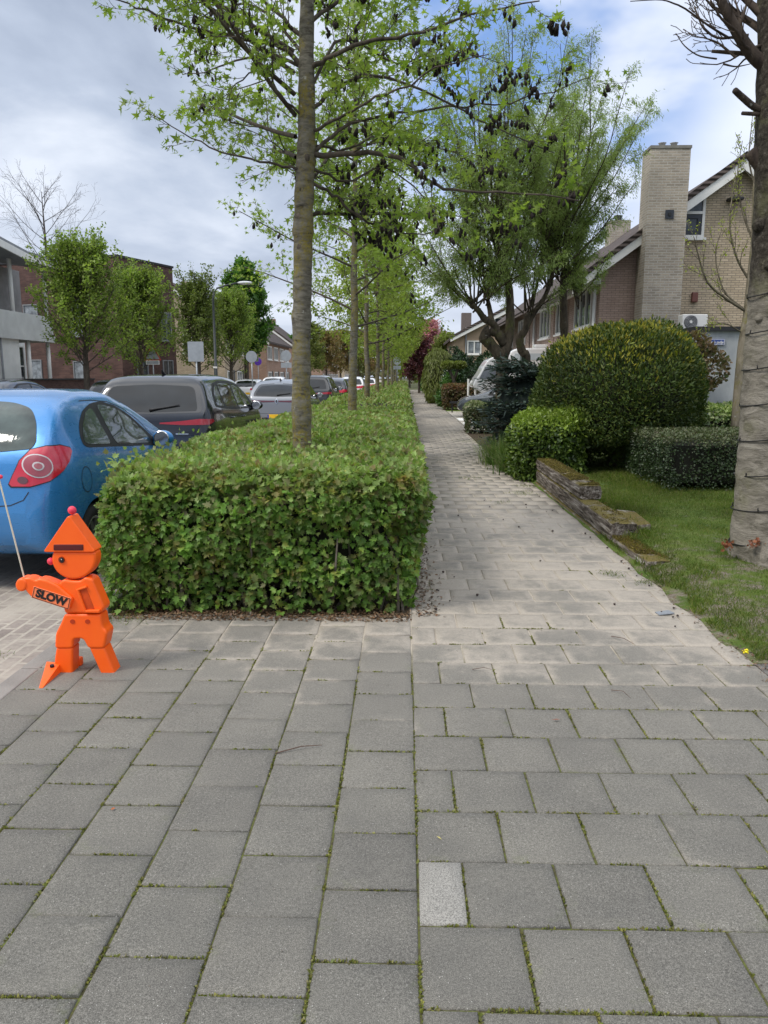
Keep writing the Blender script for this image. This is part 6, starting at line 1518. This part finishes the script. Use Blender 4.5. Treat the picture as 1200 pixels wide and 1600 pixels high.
# --- the row of street trees behind it
def row_tree(seed, H=8.6, first=2.5, R=2.5, leaf=.15, per=3, dens=9, nl=26, r0=.088):
    tr = Tree(seed); root = empty('street_tree', (0, 0, 0), 'x', 'tree')
    rng = tr.rng; zz_ = np.linspace(0, H, 16); wob = np.cumsum(rng.normal(size=(16, 2)) * .018, 0); wob[0] = 0
    tk = np.column_stack([wob, zz_]); rad = r0 * (1 - (zz_ / H) ** 1.2 * .93) * (1 + rng.normal(size=16) * .03)
    rad[0] *= 1.12; tubes_mesh('trunk', [(tk, rad, 12)], street_bark, root)
    P_ = dict(lev=3, seg=(5, 4, 3), wig=(.10, .15, .2), up=(.04, .05, .02), tap=(.7, .7, .7), n=(9, 5), f0=(.15, .15), ang=(.8, .8), len=(.42, .45), dens=dens, rr=.33, flat=True, rmin=.003)
    for j in range(nl):
        z = first + (H - first - .3) * (j / nl) ** .9; f = (z - first) / (H - first); az = j * 2.4 + rng.normal() * .3
        Ln = R * (1.0 - .75 * f ** 1.6) * rng.uniform(.75, 1.15); i = min(int(z / H * 15), 14)
        tr.limb((tk[i, 0], tk[i, 1], z), (math.cos(az), math.sin(az), .25 + .5 * f), Ln, .024 * (1 - .6 * f), 0, P_)
    tubes_mesh('branches', tr.T, plain_bark, root); leaves_on(tr, 'crown', per, leaf, T_STAR if leaf < .09 else T_LEAF, star_m if leaf < .09 else far_leaf, root, .25, .09)
    P, D = tr.anchors(); k = rng.uniform(0, 1, len(P)) < .05; P = P[k] - [0, 0, .06]; n = len(P)
    if leaf < .16: scatter('seed_clusters', P, rng.normal(size=(n, 3)) * .25 + [0, 0, -1], rng.normal(size=(n, 3)), rng.uniform(.06, .11, n), T_POD, pods_m, root)['kind'] = 'stuff'
    return root
def kids_of(o): return [c for c in bpy.data.objects if c.parent == o]
def dup(root, loc, rz=0, label=None, sc=1.0, group=None):
    r = root.copy(); C.objects.link(r); r.location = loc; r.rotation_euler = (0, 0, rz); r.scale = (sc, sc, sc)
    if label: r['label'] = label
    if group: r['group'] = group
    for ch in kids_of(root):
        c = ch.copy(); C.objects.link(c); c.parent = r
        for g in kids_of(ch): d = g.copy(); C.objects.link(d); d.parent = c
    return r
GR = 'street trees growing out of the hedge strip'
t1['group'] = GR
A_ = row_tree(31, leaf=.085, per=3, dens=9, nl=26, R=2.3); A_.location = (at(549, 637, 14.6).x, 14.6, 0); A_.rotation_euler.z = .5
A_['label'] = 'second street tree of the hedge row, trunk rising just beyond the nearest hedge'; A_['group'] = GR
B_ = row_tree(32, leaf=.105, per=4, dens=8, R=2.4); B_.location = (at(573, 622, 22.2).x, 22.2, 0); B_['label'] = 'third street tree, darker leaning trunk right of the second one'; B_['group'] = GR
Cc = row_tree(33, leaf=.13, per=4, dens=8, R=2.3); Cc.location = (-1.05, 30.4, 0); Cc['label'] = 'fourth street tree along the hedge strip'; Cc['group'] = GR
names = ['fifth', 'sixth', 'seventh', 'eighth', 'ninth', 'tenth']
for i, nm_ in enumerate(names):
    dup([Cc, B_][i % 2], (-1.05 + .08 * (i % 3), 38.5 + 8.1 * i, 0), 1.3 * i + .4, nm_ + ' street tree along the hedge strip, counted from the camera', 1 + .04 * (i % 3 - 1), GR)

# --- willows on the right with twisted trunks
willow_l = leaf_mat('willow_leaf', [(.18, .26, .07), (.23, .31, .10), (.29, .36, .14), (.20, .25, .08)], .5, 1.0, .8, 1.2, .5)
WYY = 17.4
def willow(seed, label, Y, paths, top_py, xr_, nb, base_r, leaf=.085, per=4, heads=None):
    b0 = at(*paths[0][0][0], Y); root = empty('willow_tree', (b0.x, Y, 0), label, 'tree'); o_ = np.array([b0.x, Y, 0]); tr = Tree(seed); rng = tr.rng
    TT = []; ends = []
    for path, dys, r0, r1 in paths:
        c = np.array([np.array(at(px, py, Y + dys * i / (len(path)-1))) - o_ for i, (px, py) in enumerate(path)]); k = len(path)
        uu = np.linspace(0, k-1, (k-1)*5+1); q = np.stack([pchip(np.arange(k), c[:, i], uu) for i in range(3)], 1) if k > 1 else c
        if path is paths[0][0]: q = np.vstack([[q[0][0]*1.0, q[0][1], -.05], q])
        rad = np.linspace(r0, r1, len(q)) * (1 + rng.normal(size=len(q)) * .06)
        TT.append((q, rad, 12)); ends.append(q)
    tubes_mesh('trunk', TT, willow_bark, root)
    P_ = dict(lev=3, seg=(9, 5, 4), wig=(.07, .12, .15), up=(.055, -.03, -.22), tap=(.75, .7, .7), n=(13, 4), f0=(.18, .2), ang=(.5, .55), len=(.24, .5), dens=26, rr=.5, rmin=.003)
    for hx, hy, n_, L0 in heads:
        h = np.array(at(hx, hy, Y)) - o_
        for j in range(n_):
            az = rng.uniform(0, 2*PI); el = rng.uniform(.5, 1.45); d = (math.cos(az)*math.cos(el), math.sin(az)*math.cos(el), math.sin(el))
            tr.limb(h + rng.normal(size=3) * .06, d, L0 * rng.uniform(.6, 1.15) * (.7 + .3*math.sin(el)), .022, 0, P_)
    tubes_mesh('branches', tr.T, willow_bark, root); leaves_on(tr, 'crown', per, leaf, T_NARROW, willow_l, root, .55, .05, .35); return root
willow(41, 'curly willow with a looping forked trunk behind the blue spruce', WYY,
  [([(785, 562), (778, 552), (764, 535), (757, 528), (764, 516), (776, 520), (788, 538)], .0, .14, .10),
   ([(776, 520), (772, 508), (757, 498), (748, 486), (738, 476)], -.2, .095, .05), ([(770, 508), (766, 488), (762, 468)], .2, .07, .045),
   ([(786, 556), (793, 536), (797, 510), (797, 470), (792, 430), (776, 385), (768, 360)], .1, .12, .06)], 130, 2.0, 50, .15, per=5,
  heads=[(738, 476, 7, 2.2), (742, 480, 9, 2.4), (762, 470, 8, 2.7), (776, 385, 12, 3.5), (768, 350, 12, 3.6), (795, 440, 9, 3.1), (752, 430, 6, 2.8)])
willow(42, 'second willow with hooked trunk between the curly willow and the brick house', 19.0,
  [([(822, 556), (815, 547), (812, 530), (822, 512), (824, 490)], 0, .12, .07), ([(822, 512), (835, 488), (852, 462), (862, 430), (870, 380)], .3, .07, .04)], 100, 2, 40, .13, per=6,
  heads=[(824, 488, 9, 2.5), (856, 450, 9, 3.1), (872, 390, 16, 4.0), (850, 400, 9, 3.4)])
willow(43, 'straight slim willow directly left of the near brick house', 20.0,
  [([(882, 548), (881, 500), (880, 440), (884, 390), (890, 330)], 0, .12, .05)], 100, 2, 40, .12, per=6,
  heads=[(880, 440, 7, 1.9), (884, 390, 8, 2.2), (892, 330, 9, 3.3), (905, 290, 7, 3.4), (905, 470, 7, 1.5), (893, 430, 6, 1.9)])

# --- grey trunk at the right edge, wound with cable, bare pruned crown
GY = 6.35; gb = ground(1196, 885); gx = 3.03
gt = empty('pruned_tree', (gx, GY, .08), 'thick smooth grey trunk wound with dark cable at the right edge, bare pruned crown', 'tree', group=None); gt.location.z = 0
o_ = np.array([gx, GY, 0]); trg = np.random.default_rng(55)
def gp(px, py, dy=0): return np.array(at(px, py, GY + dy)) - o_
zz_ = np.linspace(-.05, 5.2, 210)
cl_ = [gp(*q) for q in [(1202, 885), (1205, 700), (1209, 500), (1213, 300), (1212, 180), (1212, 60), (1206, -60), (1200, -130)]]; cl_[0][2] = -.05
def cx_at(z): return float(np.interp(z, [q[2] for q in cl_], [q[0] for q in cl_]))
cxs = np.array([cx_at(z) for z in zz_])
rad = np.interp(zz_, [0, .12, .4, 1.2, 1.9, 2.4, 2.9, 3.3, 3.9, 4.6, 5.2], [.36, .315, .285, .235, .195, .178, .165, .16, .13, .10, .05]); V = []; Fs = []; ns = 56
for i, z in enumerate(zz_):
    for k in range(ns):
        a = 2*PI*k/ns; r2 = rad[i] * (1 + .035*math.sin(2*a + z*1.7) + .02*math.sin(5*a - z*3) + .014*math.sin(z*13 + a) + .012*math.sin(z*31 + 3*a + 2*math.sin(z*7)) + trg.normal()*.007)
        if z < .35: r2 *= 1 + (.35 - z) * 1.1 * max(0, math.sin(3*a + 1)) ** 1.5
        V.append((cxs[i] + r2*math.cos(a), r2*math.sin(a), z))
for i in range(len(zz_)-1):
    for k in range(ns): Fs.append((i*ns+k, i*ns+(k+1) % ns, (i+1)*ns+(k+1) % ns, (i+1)*ns+k))
# bark dark and rough in the upper part
t = NT('pruned_bark'); p = t.pos((1, 1, 2.2)); P_ = t.pos(); spz = t.n('ShaderNodeSeparateXYZ'); t.l(P_, spz.inputs[0])
n_ = t.noise(p, 5, 8, .72, .8); c = t.ramp(n_, [(.3, (.07, .062, .05)), (.43, (.16, .145, .118)), (.6, (.27, .245, .205)), (.8, (.37, .35, .30))])
up_ = t.math('ADD', t.step(spz.outputs[2], 1.75, 2.6), t.math('SUBTRACT', t.noise(P_, 7, 6, .75), .5))
c = t.mix(t.step(up_, .35, .9), c, t.ramp(t.noise(P_, 26, 6, .75), [(.35, (.018, .015, .012)), (.55, (.06, .052, .042)), (.72, (.17, .155, .13))]))
c = t.mix(t.math('MULTIPLY', t.step(t.noise(P_, 2.6, 6, .7), .5, .66), .35), c, (.17, .17, .085))
fine_ = t.noise(t.pos((1, 1, 6)), 16, 6, .75, .6); c = t.mix(1.0, c, t.ramp(fine_, [(.3, (.55,) * 3), (.45, (1.0,) * 3), (.7, (1.15,) * 3)]), 'MULTIPLY')
nm = t.bump(n_, .8, .02); nm = t.bump(fine_, .8, .012, nm); pb_m = t.fin(c, .9, nm, .15)
b = MB(); b.add(V, Fs); gtk = b.build('trunk', pb_m, gt, smooth=True, fix=False)
def rad_at(z): return float(np.interp(z, zz_, rad))
cable = simple('dark_cable', (.015, .014, .013), .6); b = MB(); pts = []
for i in range(320):
    z = .12 + i / 320 * 2.35; a = i / 320 * 2*PI * 8.3; r_ = rad_at(z) + .012 + .006*math.sin(i*.7); pts.append((cx_at(z) + r_*math.cos(a), r_*math.sin(a), z + .05*math.sin(a*1.0 + .6)))
b.tube(pts, .0055, 5); 
for i in range(0, 320, 9):
    q = Vector(pts[i]); b.tube([q, q + Vector((trg.normal()*.006, -.004, .03))], .005, 4)
b.build('cable', cable, gt, smooth=True)
b = MB()
for (a, z, r_) in [(-1.9, 1.85, .05), (-2.6, 2.05, .045), (-1.3, .28, .06), (-2.9, .62, .05), (-2.2, 2.45, .06), (-2.8, 2.75, .07), (-1.8, 2.85, .06)]:
    R_ = rad_at(z) * .92; b.sphere((cx_at(z) + R_*math.cos(a), R_*math.sin(a), z), r_, 12, 8, sc=(.8, .8, .8)); b.build('knot', pb_m, gtk, smooth=True); b = MB()
TT = []; tr = Tree(56); Pg = dict(lev=3, seg=(6, 4, 3), wig=(.10, .16, .2), up=(.08, .08, .05), tap=(.75, .8, .8), n=(7, 4), f0=(.2, .2), ang=(.55, .6), len=(.5, .5), dens=1, rr=.5, rmin=.003)
stub = [([(1195, 262), (1184, 250), (1172, 236)], 0, .07, .05), ([(1206, 178), (1180, 168), (1160, 152), (1148, 141)], -.15, .028, .022), ([(1206, 178), (1180, 178), (1160, 177)], -.1, .018, .014),
        ([(1206, 110), (1180, 90), (1158, 60), (1140, 28), (1120, -15)], -.1, .055, .03),
        ([(1204, 84), (1170, 84), (1140, 82), (1112, 80)], .1, .022, .012), ([(1204, 60), (1180, 40), (1150, 20), (1110, -10)], .3, .03, .018),
        ([(1120, 92), (1095, 88), (1070, 72), (1056, 52)], 0, .007, .003), ([(1140, 60), (1110, 42), (1060, 8), (1035, 0), (985, 2)], -.2, .009, .003),
        ([(1130, 100), (1150, 104), (1172, 100)], 0, .008, .003), ([(1170, 55), (1130, 60), (1100, 45), (1085, 10)], .2, .012, .005), ([(1150, 90), (1120, 66), (1096, 58)], .1, .010, .004),
        ([(1190, 20), (1160, -5), (1130, -40)], .2, .03, .01), ([(1195, 70), (1168, 75), (1150, 48), (1128, 30), (1110, 0)], -.3, .014, .006), ([(1180, 100), (1196, 118), (1206, 135)], -.1, .006, .003)]
for path, dy, r0, r1 in stub:
    k = len(path); c = np.array([gp(px, py, dy * i/(k-1)) for i, (px, py) in enumerate(path)]); uu = np.linspace(0, k-1, (k-1)*4+1)
    q = np.stack([pchip(np.arange(k), c[:, i], uu) for i in range(3)], 1); rd = np.linspace(r0, r1, len(q)); tr.T.append((q, rd, 8))
    if r0 < .06 and r0 > .009 and path[0][1] < 130: tr.kids(list(q), list(nrm(np.gradient(q, axis=0))), .9, rd, 0, dict(Pg, n=(5, 3)))
for j in range(14):
    az = j * 2.4; tr.limb((cx_at(4.3), 0, 4.1 + j * .07), (math.cos(az)*.8, math.sin(az)*.8, .9), 1.6, .03, 0, Pg)
tubes_mesh('branches', tr.T, bark_mat('pruned_twigs', (.045, .035, .03), (.09, .07, .055), None), gt)
# red shoots at its foot
redm = leaf_mat('red_shoot', [(.24, .07, .045), (.30, .12, .06), (.16, .06, .04)], .3, 8, .8, 1.2)
for px, py, lb in [(1136, 852, 'tuft of red new leaves sprouting low on the left of the grey trunk'), (1180, 850, 'orange red leaf sprout on the front of the grey trunk foot')]:
    q = at(px, py, GY - .27 if px > 1150 else GY - .12); rg = np.random.default_rng(px); n = 34
    o = scatter('leaf_sprout', rg.normal(size=(n, 3)) * .022, rg.normal(size=(n, 3)) * .6 + [-.2, -.3, .5], rg.normal(size=(n, 3)) + [0, -.5, .5], rg.uniform(.02, .04, n), T_MAPLE, redm); o.location = q; tag(o, lb, 'shoots')
# --- slim budding tree behind the grey trunk
sy_ = 12.5; sb_ = at(1162, 600, sy_); st_ = empty('young_tree', (sb_.x, sy_, 0), 'slim tree with yellow green buds rising just left of the grey trunk', 'tree'); o2 = np.array([sb_.x, sy_, 0]); tr = Tree(57)
def s_p(px, py, dy=0): return np.array(at(px, py, sy_ + dy)) - o2
path = [(1152, 640), (1156, 590), (1160, 540), (1168, 490), (1172, 440), (1178, 380), (1180, 300), (1184, 230)]; c = np.array([s_p(*q) for q in path]); c[0][2] = 0
tubes_mesh('trunk', [(c, np.linspace(.085, .03, len(c)), 10)], bark_mat('young_bark', (.14, .12, .085), (.24, .21, .16), (.22, .2, .06), .4), st_)
Ps = dict(lev=3, seg=(6, 4, 3), wig=(.08, .12, .15), up=(.07, .08, .06), tap=(.8, .8, .8), n=(9, 4), f0=(.15, .2), ang=(.5, .5), len=(.4, .5), dens=26, rr=.5, rmin=.003)
for path, dy, r0 in [([(1168, 488), (1140, 470), (1105, 440), (1090, 395), (1084, 370)], -.2, .025), ([(1168, 488), (1130, 452), (1118, 400), (1130, 350)], .3, .018), ([(1172, 440), (1150, 400), (1140, 340), (1150, 270)], 0, .02),
                     ([(1178, 380), (1160, 330), (1152, 280), (1160, 220)], .3, .018), ([(1160, 520), (1130, 505), (1100, 508)], -.2, .012), ([(1182, 300), (1170, 240), (1176, 180)], 0, .015), ([(1178, 400), (1200, 340), (1210, 260)], .2, .02)]:
    k = len(path); c = np.array([s_p(px, py, dy*i/(k-1)) for i, (px, py) in enumerate(path)]); uu = np.linspace(0, k-1, (k-1)*4+1); q = np.stack([pchip(np.arange(k), c[:, i], uu) for i in range(3)], 1)
    rd = np.linspace(r0, r0*.25, len(q)); tr.T.append((q, rd, 6)); tr.kids(list(q), list(nrm(np.gradient(q, axis=0))), 1.3, rd, 0, Ps)
tubes_mesh('branches', tr.T, bark_mat('young_twigs', (.10, .085, .06), (.16, .14, .10), None), st_)
leaves_on(tr, 'crown', 1, .035, T_OVAL, leaf_mat('bud_leaf', [(.26, .30, .05), (.34, .38, .08), (.22, .24, .05)], .5, 2, .85, 1.15), st_, 0, .02)

# --- hornbeams and other trees across the road
horn = leaf_mat('hornbeam_leaf', [(.12, .19, .03), (.17, .25, .045), (.22, .30, .06), (.27, .33, .09)], .5, 1.1, .65, 1.25, .5)
def fastigiate(seed, H, R, first, label, leaf=.16, mat_=None, n1=58, wisp=1.0, per=3, dens=9):
    tr = Tree(seed); rng = tr.rng; root = empty('hornbeam_tree', (0, 0, 0), label, 'tree', group='hornbeam trees across the road')
    tk = np.array([[0, 0, 0], [0, 0, first], [.03, 0, H*.5], [0, 0, H*.92]]); tubes_mesh('trunk', [(tk, [.13, .11, .06, .02], 10)], plain_bark, root)
    P_ = dict(lev=3, seg=(6, 4, 3), wig=(.06, .12, .16), up=(.10, .06, .04), tap=(.8, .8, .8), n=(9, 4), f0=(.1, .2), ang=(.5, .55), len=(.32, .45), dens=dens, rr=.5, rmin=.004)
    for j in range(n1):
        f = (j / n1) ** .8; z = first + (H * .78 - first) * f; az = j * 2.4 + rng.normal() * .2; prof_ = math.sin(PI * min(1, .34 + f * .64)) ** .9
        tr.limb((0, 0, z), (math.cos(az), math.sin(az), .6 + 1.5 * f), R * (1.2 * prof_ + .34) * rng.uniform(.8, 1.1), .028, 0, P_)
    for j in range(int(14 * wisp)):
        az = rng.uniform(0, 2*PI); r_ = rng.uniform(0, R * .55); tr.limb((r_*math.cos(az)*.4, r_*math.sin(az)*.4, H*.62), (.28*math.cos(az), .28*math.sin(az), 1), H*.34*rng.uniform(.7, 1.1), .02, 0, dict(P_, dens=4, n=(7, 3)))
    tubes_mesh('branches', tr.T, plain_bark, root, smooth=False); leaves_on(tr, 'crown', per, leaf, T_OVAL, mat_ or horn, root, .1, .09); return root
h_a = fastigiate(61, 7.1, 1.95, 1.75, 'nearest and widest green hornbeam, in front of the white building', leaf=.115, n1=70, dens=9, per=3, wisp=2.4); h_a.location = (at(136, 600, 30).x, 30, 0)
hz_ = at(222, 600, 36); h_b = dup(h_a, (hz_.x, 36, 0), 2.1, 'second hornbeam, paler and thinner, before the brown brick building', .96)
h_c = fastigiate(62, 7.6, 1.6, 1.8, 'third hornbeam, sparse at the top, left of the street lamp', leaf=.13, mat_=leaf_mat('hornbeam_pale', [(.10, .14, .03), (.14, .19, .045), (.19, .23, .06)], .4, .8, .7, 1.2), wisp=1.6, dens=7)
h_c.location = (at(312, 600, 44).x, 44, 0)
dup(h_a, (at(362, 600, 48).x, 48, 0), .7, 'fourth hornbeam, rounder and greener, right behind the street lamp', 1.0)
# taller fresh green tree behind
def round_tree(name, seed, loc, H, R, first, label, m, leaf=.2, nl=34, per=3, dens=6, bark=None, group=None, cat='tree', tm=T_LEAF, upr=.35):
    tr = Tree(seed); rng = tr.rng; root = empty(name, loc, label, cat, group=group)
    tk = np.array([[0, 0, 0], [0, 0, first], [.06, 0, H*.55], [0, 0, H*.95]]); tubes_mesh('trunk', [(tk, [.05 + H*.015, .04 + H*.013, .04 + H*.006, .02], 9)], bark or plain_bark, root)
    P_ = dict(lev=3, seg=(5, 4, 3), wig=(.1, .15, .2), up=(.05, .05, .02), tap=(.75, .8, .8), n=(9, 5), f0=(.15, .15), ang=(.65, .7), len=(.42, .45), dens=dens, rr=.5, rmin=.005)
    for j in range(nl):
        f = j / nl; z = first + (H - first) * .88 * f; az = j * 2.4; Ln = R * math.sin(PI * min(1, .25 + .72 * f)) ** .6 * rng.uniform(.85, 1.1)
        tr.limb((0, 0, z), (math.cos(az), math.sin(az), upr + .9 * f), max(Ln, .4), .03, 0, P_)
    tubes_mesh('branches', tr.T, bark or plain_bark, root, smooth=False)
    if m is not None: leaves_on(tr, 'crown', per, leaf, tm, m, root, .15, .14)
    return root
bright = leaf_mat('bright_leaf', [(.05, .13, .02), (.08, .18, .03), (.11, .22, .04)], .45, .8, .65, 1.25)
round_tree('tall_tree', 71, (at(386, 600, 66).x, 66, 0), 11.2, 2.7, 3.0, 'taller vivid green tree standing up behind the fourth hornbeam', bright, .30, 46, upr=.8, per=4)
round_tree('bare_tree', 72, (at(72, 400, 62).x, 62, 0), 16.5, 6.0, 8.0, 'leafless tree behind the white building roof', None, nl=22, upr=.3, bark=bark_mat('bare_bark', (.05, .042, .04), (.10, .085, .08), None))
brownl = leaf_mat('brown_bud', [(.20, .13, .06), (.27, .17, .08), (.22, .19, .07), (.16, .16, .05)], .4, .5, .75, 1.2)
olive = leaf_mat('olive_leaf', [(.14, .18, .04), (.20, .24, .06), (.17, .19, .06)], .45, .5, .75, 1.2)
purple = leaf_mat('purple_leaf', [(.07, .022, .03), (.11, .035, .045), (.15, .05, .06)], .35, .6, .7, 1.3)
pink = leaf_mat('pink_blossom', [(.50, .20, .26), (.60, .30, .36), (.40, .16, .22)], .35, .6, .8, 1.15)
S = lambda px, Y: (at(px, 590, Y).x, Y, 0)
LT = [('street_tree', 81, S(484, 92), 7.8, 2.3, 2.2, 'wispy olive green tree seen just right of the nearest trunk', olive, .24),
      ('street_tree', 82, S(510, 105), 7.4, 2.6, 2.2, 'brown budded tree between the first two trunks', brownl, .26),
      ('street_tree', 83, S(532, 112), 8.0, 2.8, 2.2, 'rust coloured budding tree directly left of the second trunk', brownl, .28),
      ('street_tree', 84, S(590, 125), 8.5, 3.2, 2.4, 'brown green tree filling the gap right of the third trunk', brownl, .32),
      ('street_tree', 85, S(560, 130), 9.0, 3.2, 2.4, 'olive tree closing the street between second and third trunks', olive, .32),
      ('street_tree', 86, S(456, 100), 6.6, 2.3, 1.2, 'dark green rounded tree hidden half behind the nearest trunk', bright, .28),
      ('garden_tree', 87, S(655, 76), 5.3, 2.0, 1.2, 'dark purple leaved tree at the far right of the path', purple, .24),
      ('garden_tree', 88, S(672, 84), 7.4, 1.9, 3.0, 'pink blossoming tree above the purple one', pink, .24),
      ('garden_tree', 89, S(698, 70), 5.2, 1.9, 1.4, 'pale olive tree between the pink blossom and the far gable', olive, .22),
      ('garden_tree', 90, S(640, 115), 8.5, 3.4, 1.2, 'green tree where the path disappears', far_leaf, .34),
      ('garden_tree', 91, S(620, 150), 10.5, 4.5, 1.2, 'large green tree closing the end of the path', olive, .42)]
for (nm_, sd, loc, H, R, f0, lb, m, lf) in LT: round_tree(nm_, sd, loc, H, R, f0, lb, m, lf, nl=32, per=3, dens=4.5)
# small topiary with cut head and bare stem
tq = at(703, 600, 45); tpy = empty('topiary_tree', (tq.x, 41.5, 0), 'small pollarded tree with flat green cut heads on a bare trunk', 'tree')
b = MB(); b.tube([(0, 0, 0), (.02, 0, 1.4), (-.28, 0, 2.0)], [.11, .10, .07], 8); b.tube([(.02, 0, 1.4), (.25, 0, 2.1)], [.09, .06], 8); b.build('trunk', plain_bark, tpy, smooth=True)
rg = np.random.default_rng(3)
for cx_ in (-.3, .28):
    P, N = ell_points(rg, 500, (cx_, 0, 2.2), (.33, .3, .16)); D, Fc = leaf_dirs(rg, N); scatter('crown', P, D, Fc, .12, T_OVAL, weep, tpy)
# wooded backdrop at the end of the street
rg = np.random.default_rng(300); P = []
for i in range(70):
    x = rg.uniform(-120, 110); y = rg.uniform(200, 260); h = rg.uniform(5, 9)
    if y * 0 + abs(x + 60) < 0: continue
    P.append(np.stack([x + rg.normal(size=260) * 4, y + rg.normal(size=260) * 2, h * .55 + rg.normal(size=260) * h * .25], 1))
P = np.concatenate(P); P = P[P[:, 2] > .2]
tag(scatter('far_woods', P, rg.normal(size=P.shape), rg.normal(size=P.shape) + [0, -1, .5], rg.uniform(.8, 1.6, len(P)), T_OVAL, leaf_mat('far_woods', [(.09, .12, .04), (.14, .15, .06), (.16, .13, .07)], .2, .05, .7, 1.2)),
    'hazy line of distant trees closing the view beyond the houses', 'trees', kind='stuff')
scene.render.engine = 'CYCLES'
scene.cycles.max_bounces = 6; scene.cycles.transparent_max_bounces = 6; scene.cycles.diffuse_bounces = 3; scene.cycles.glossy_bounces = 3
scene.cycles.use_denoising = True
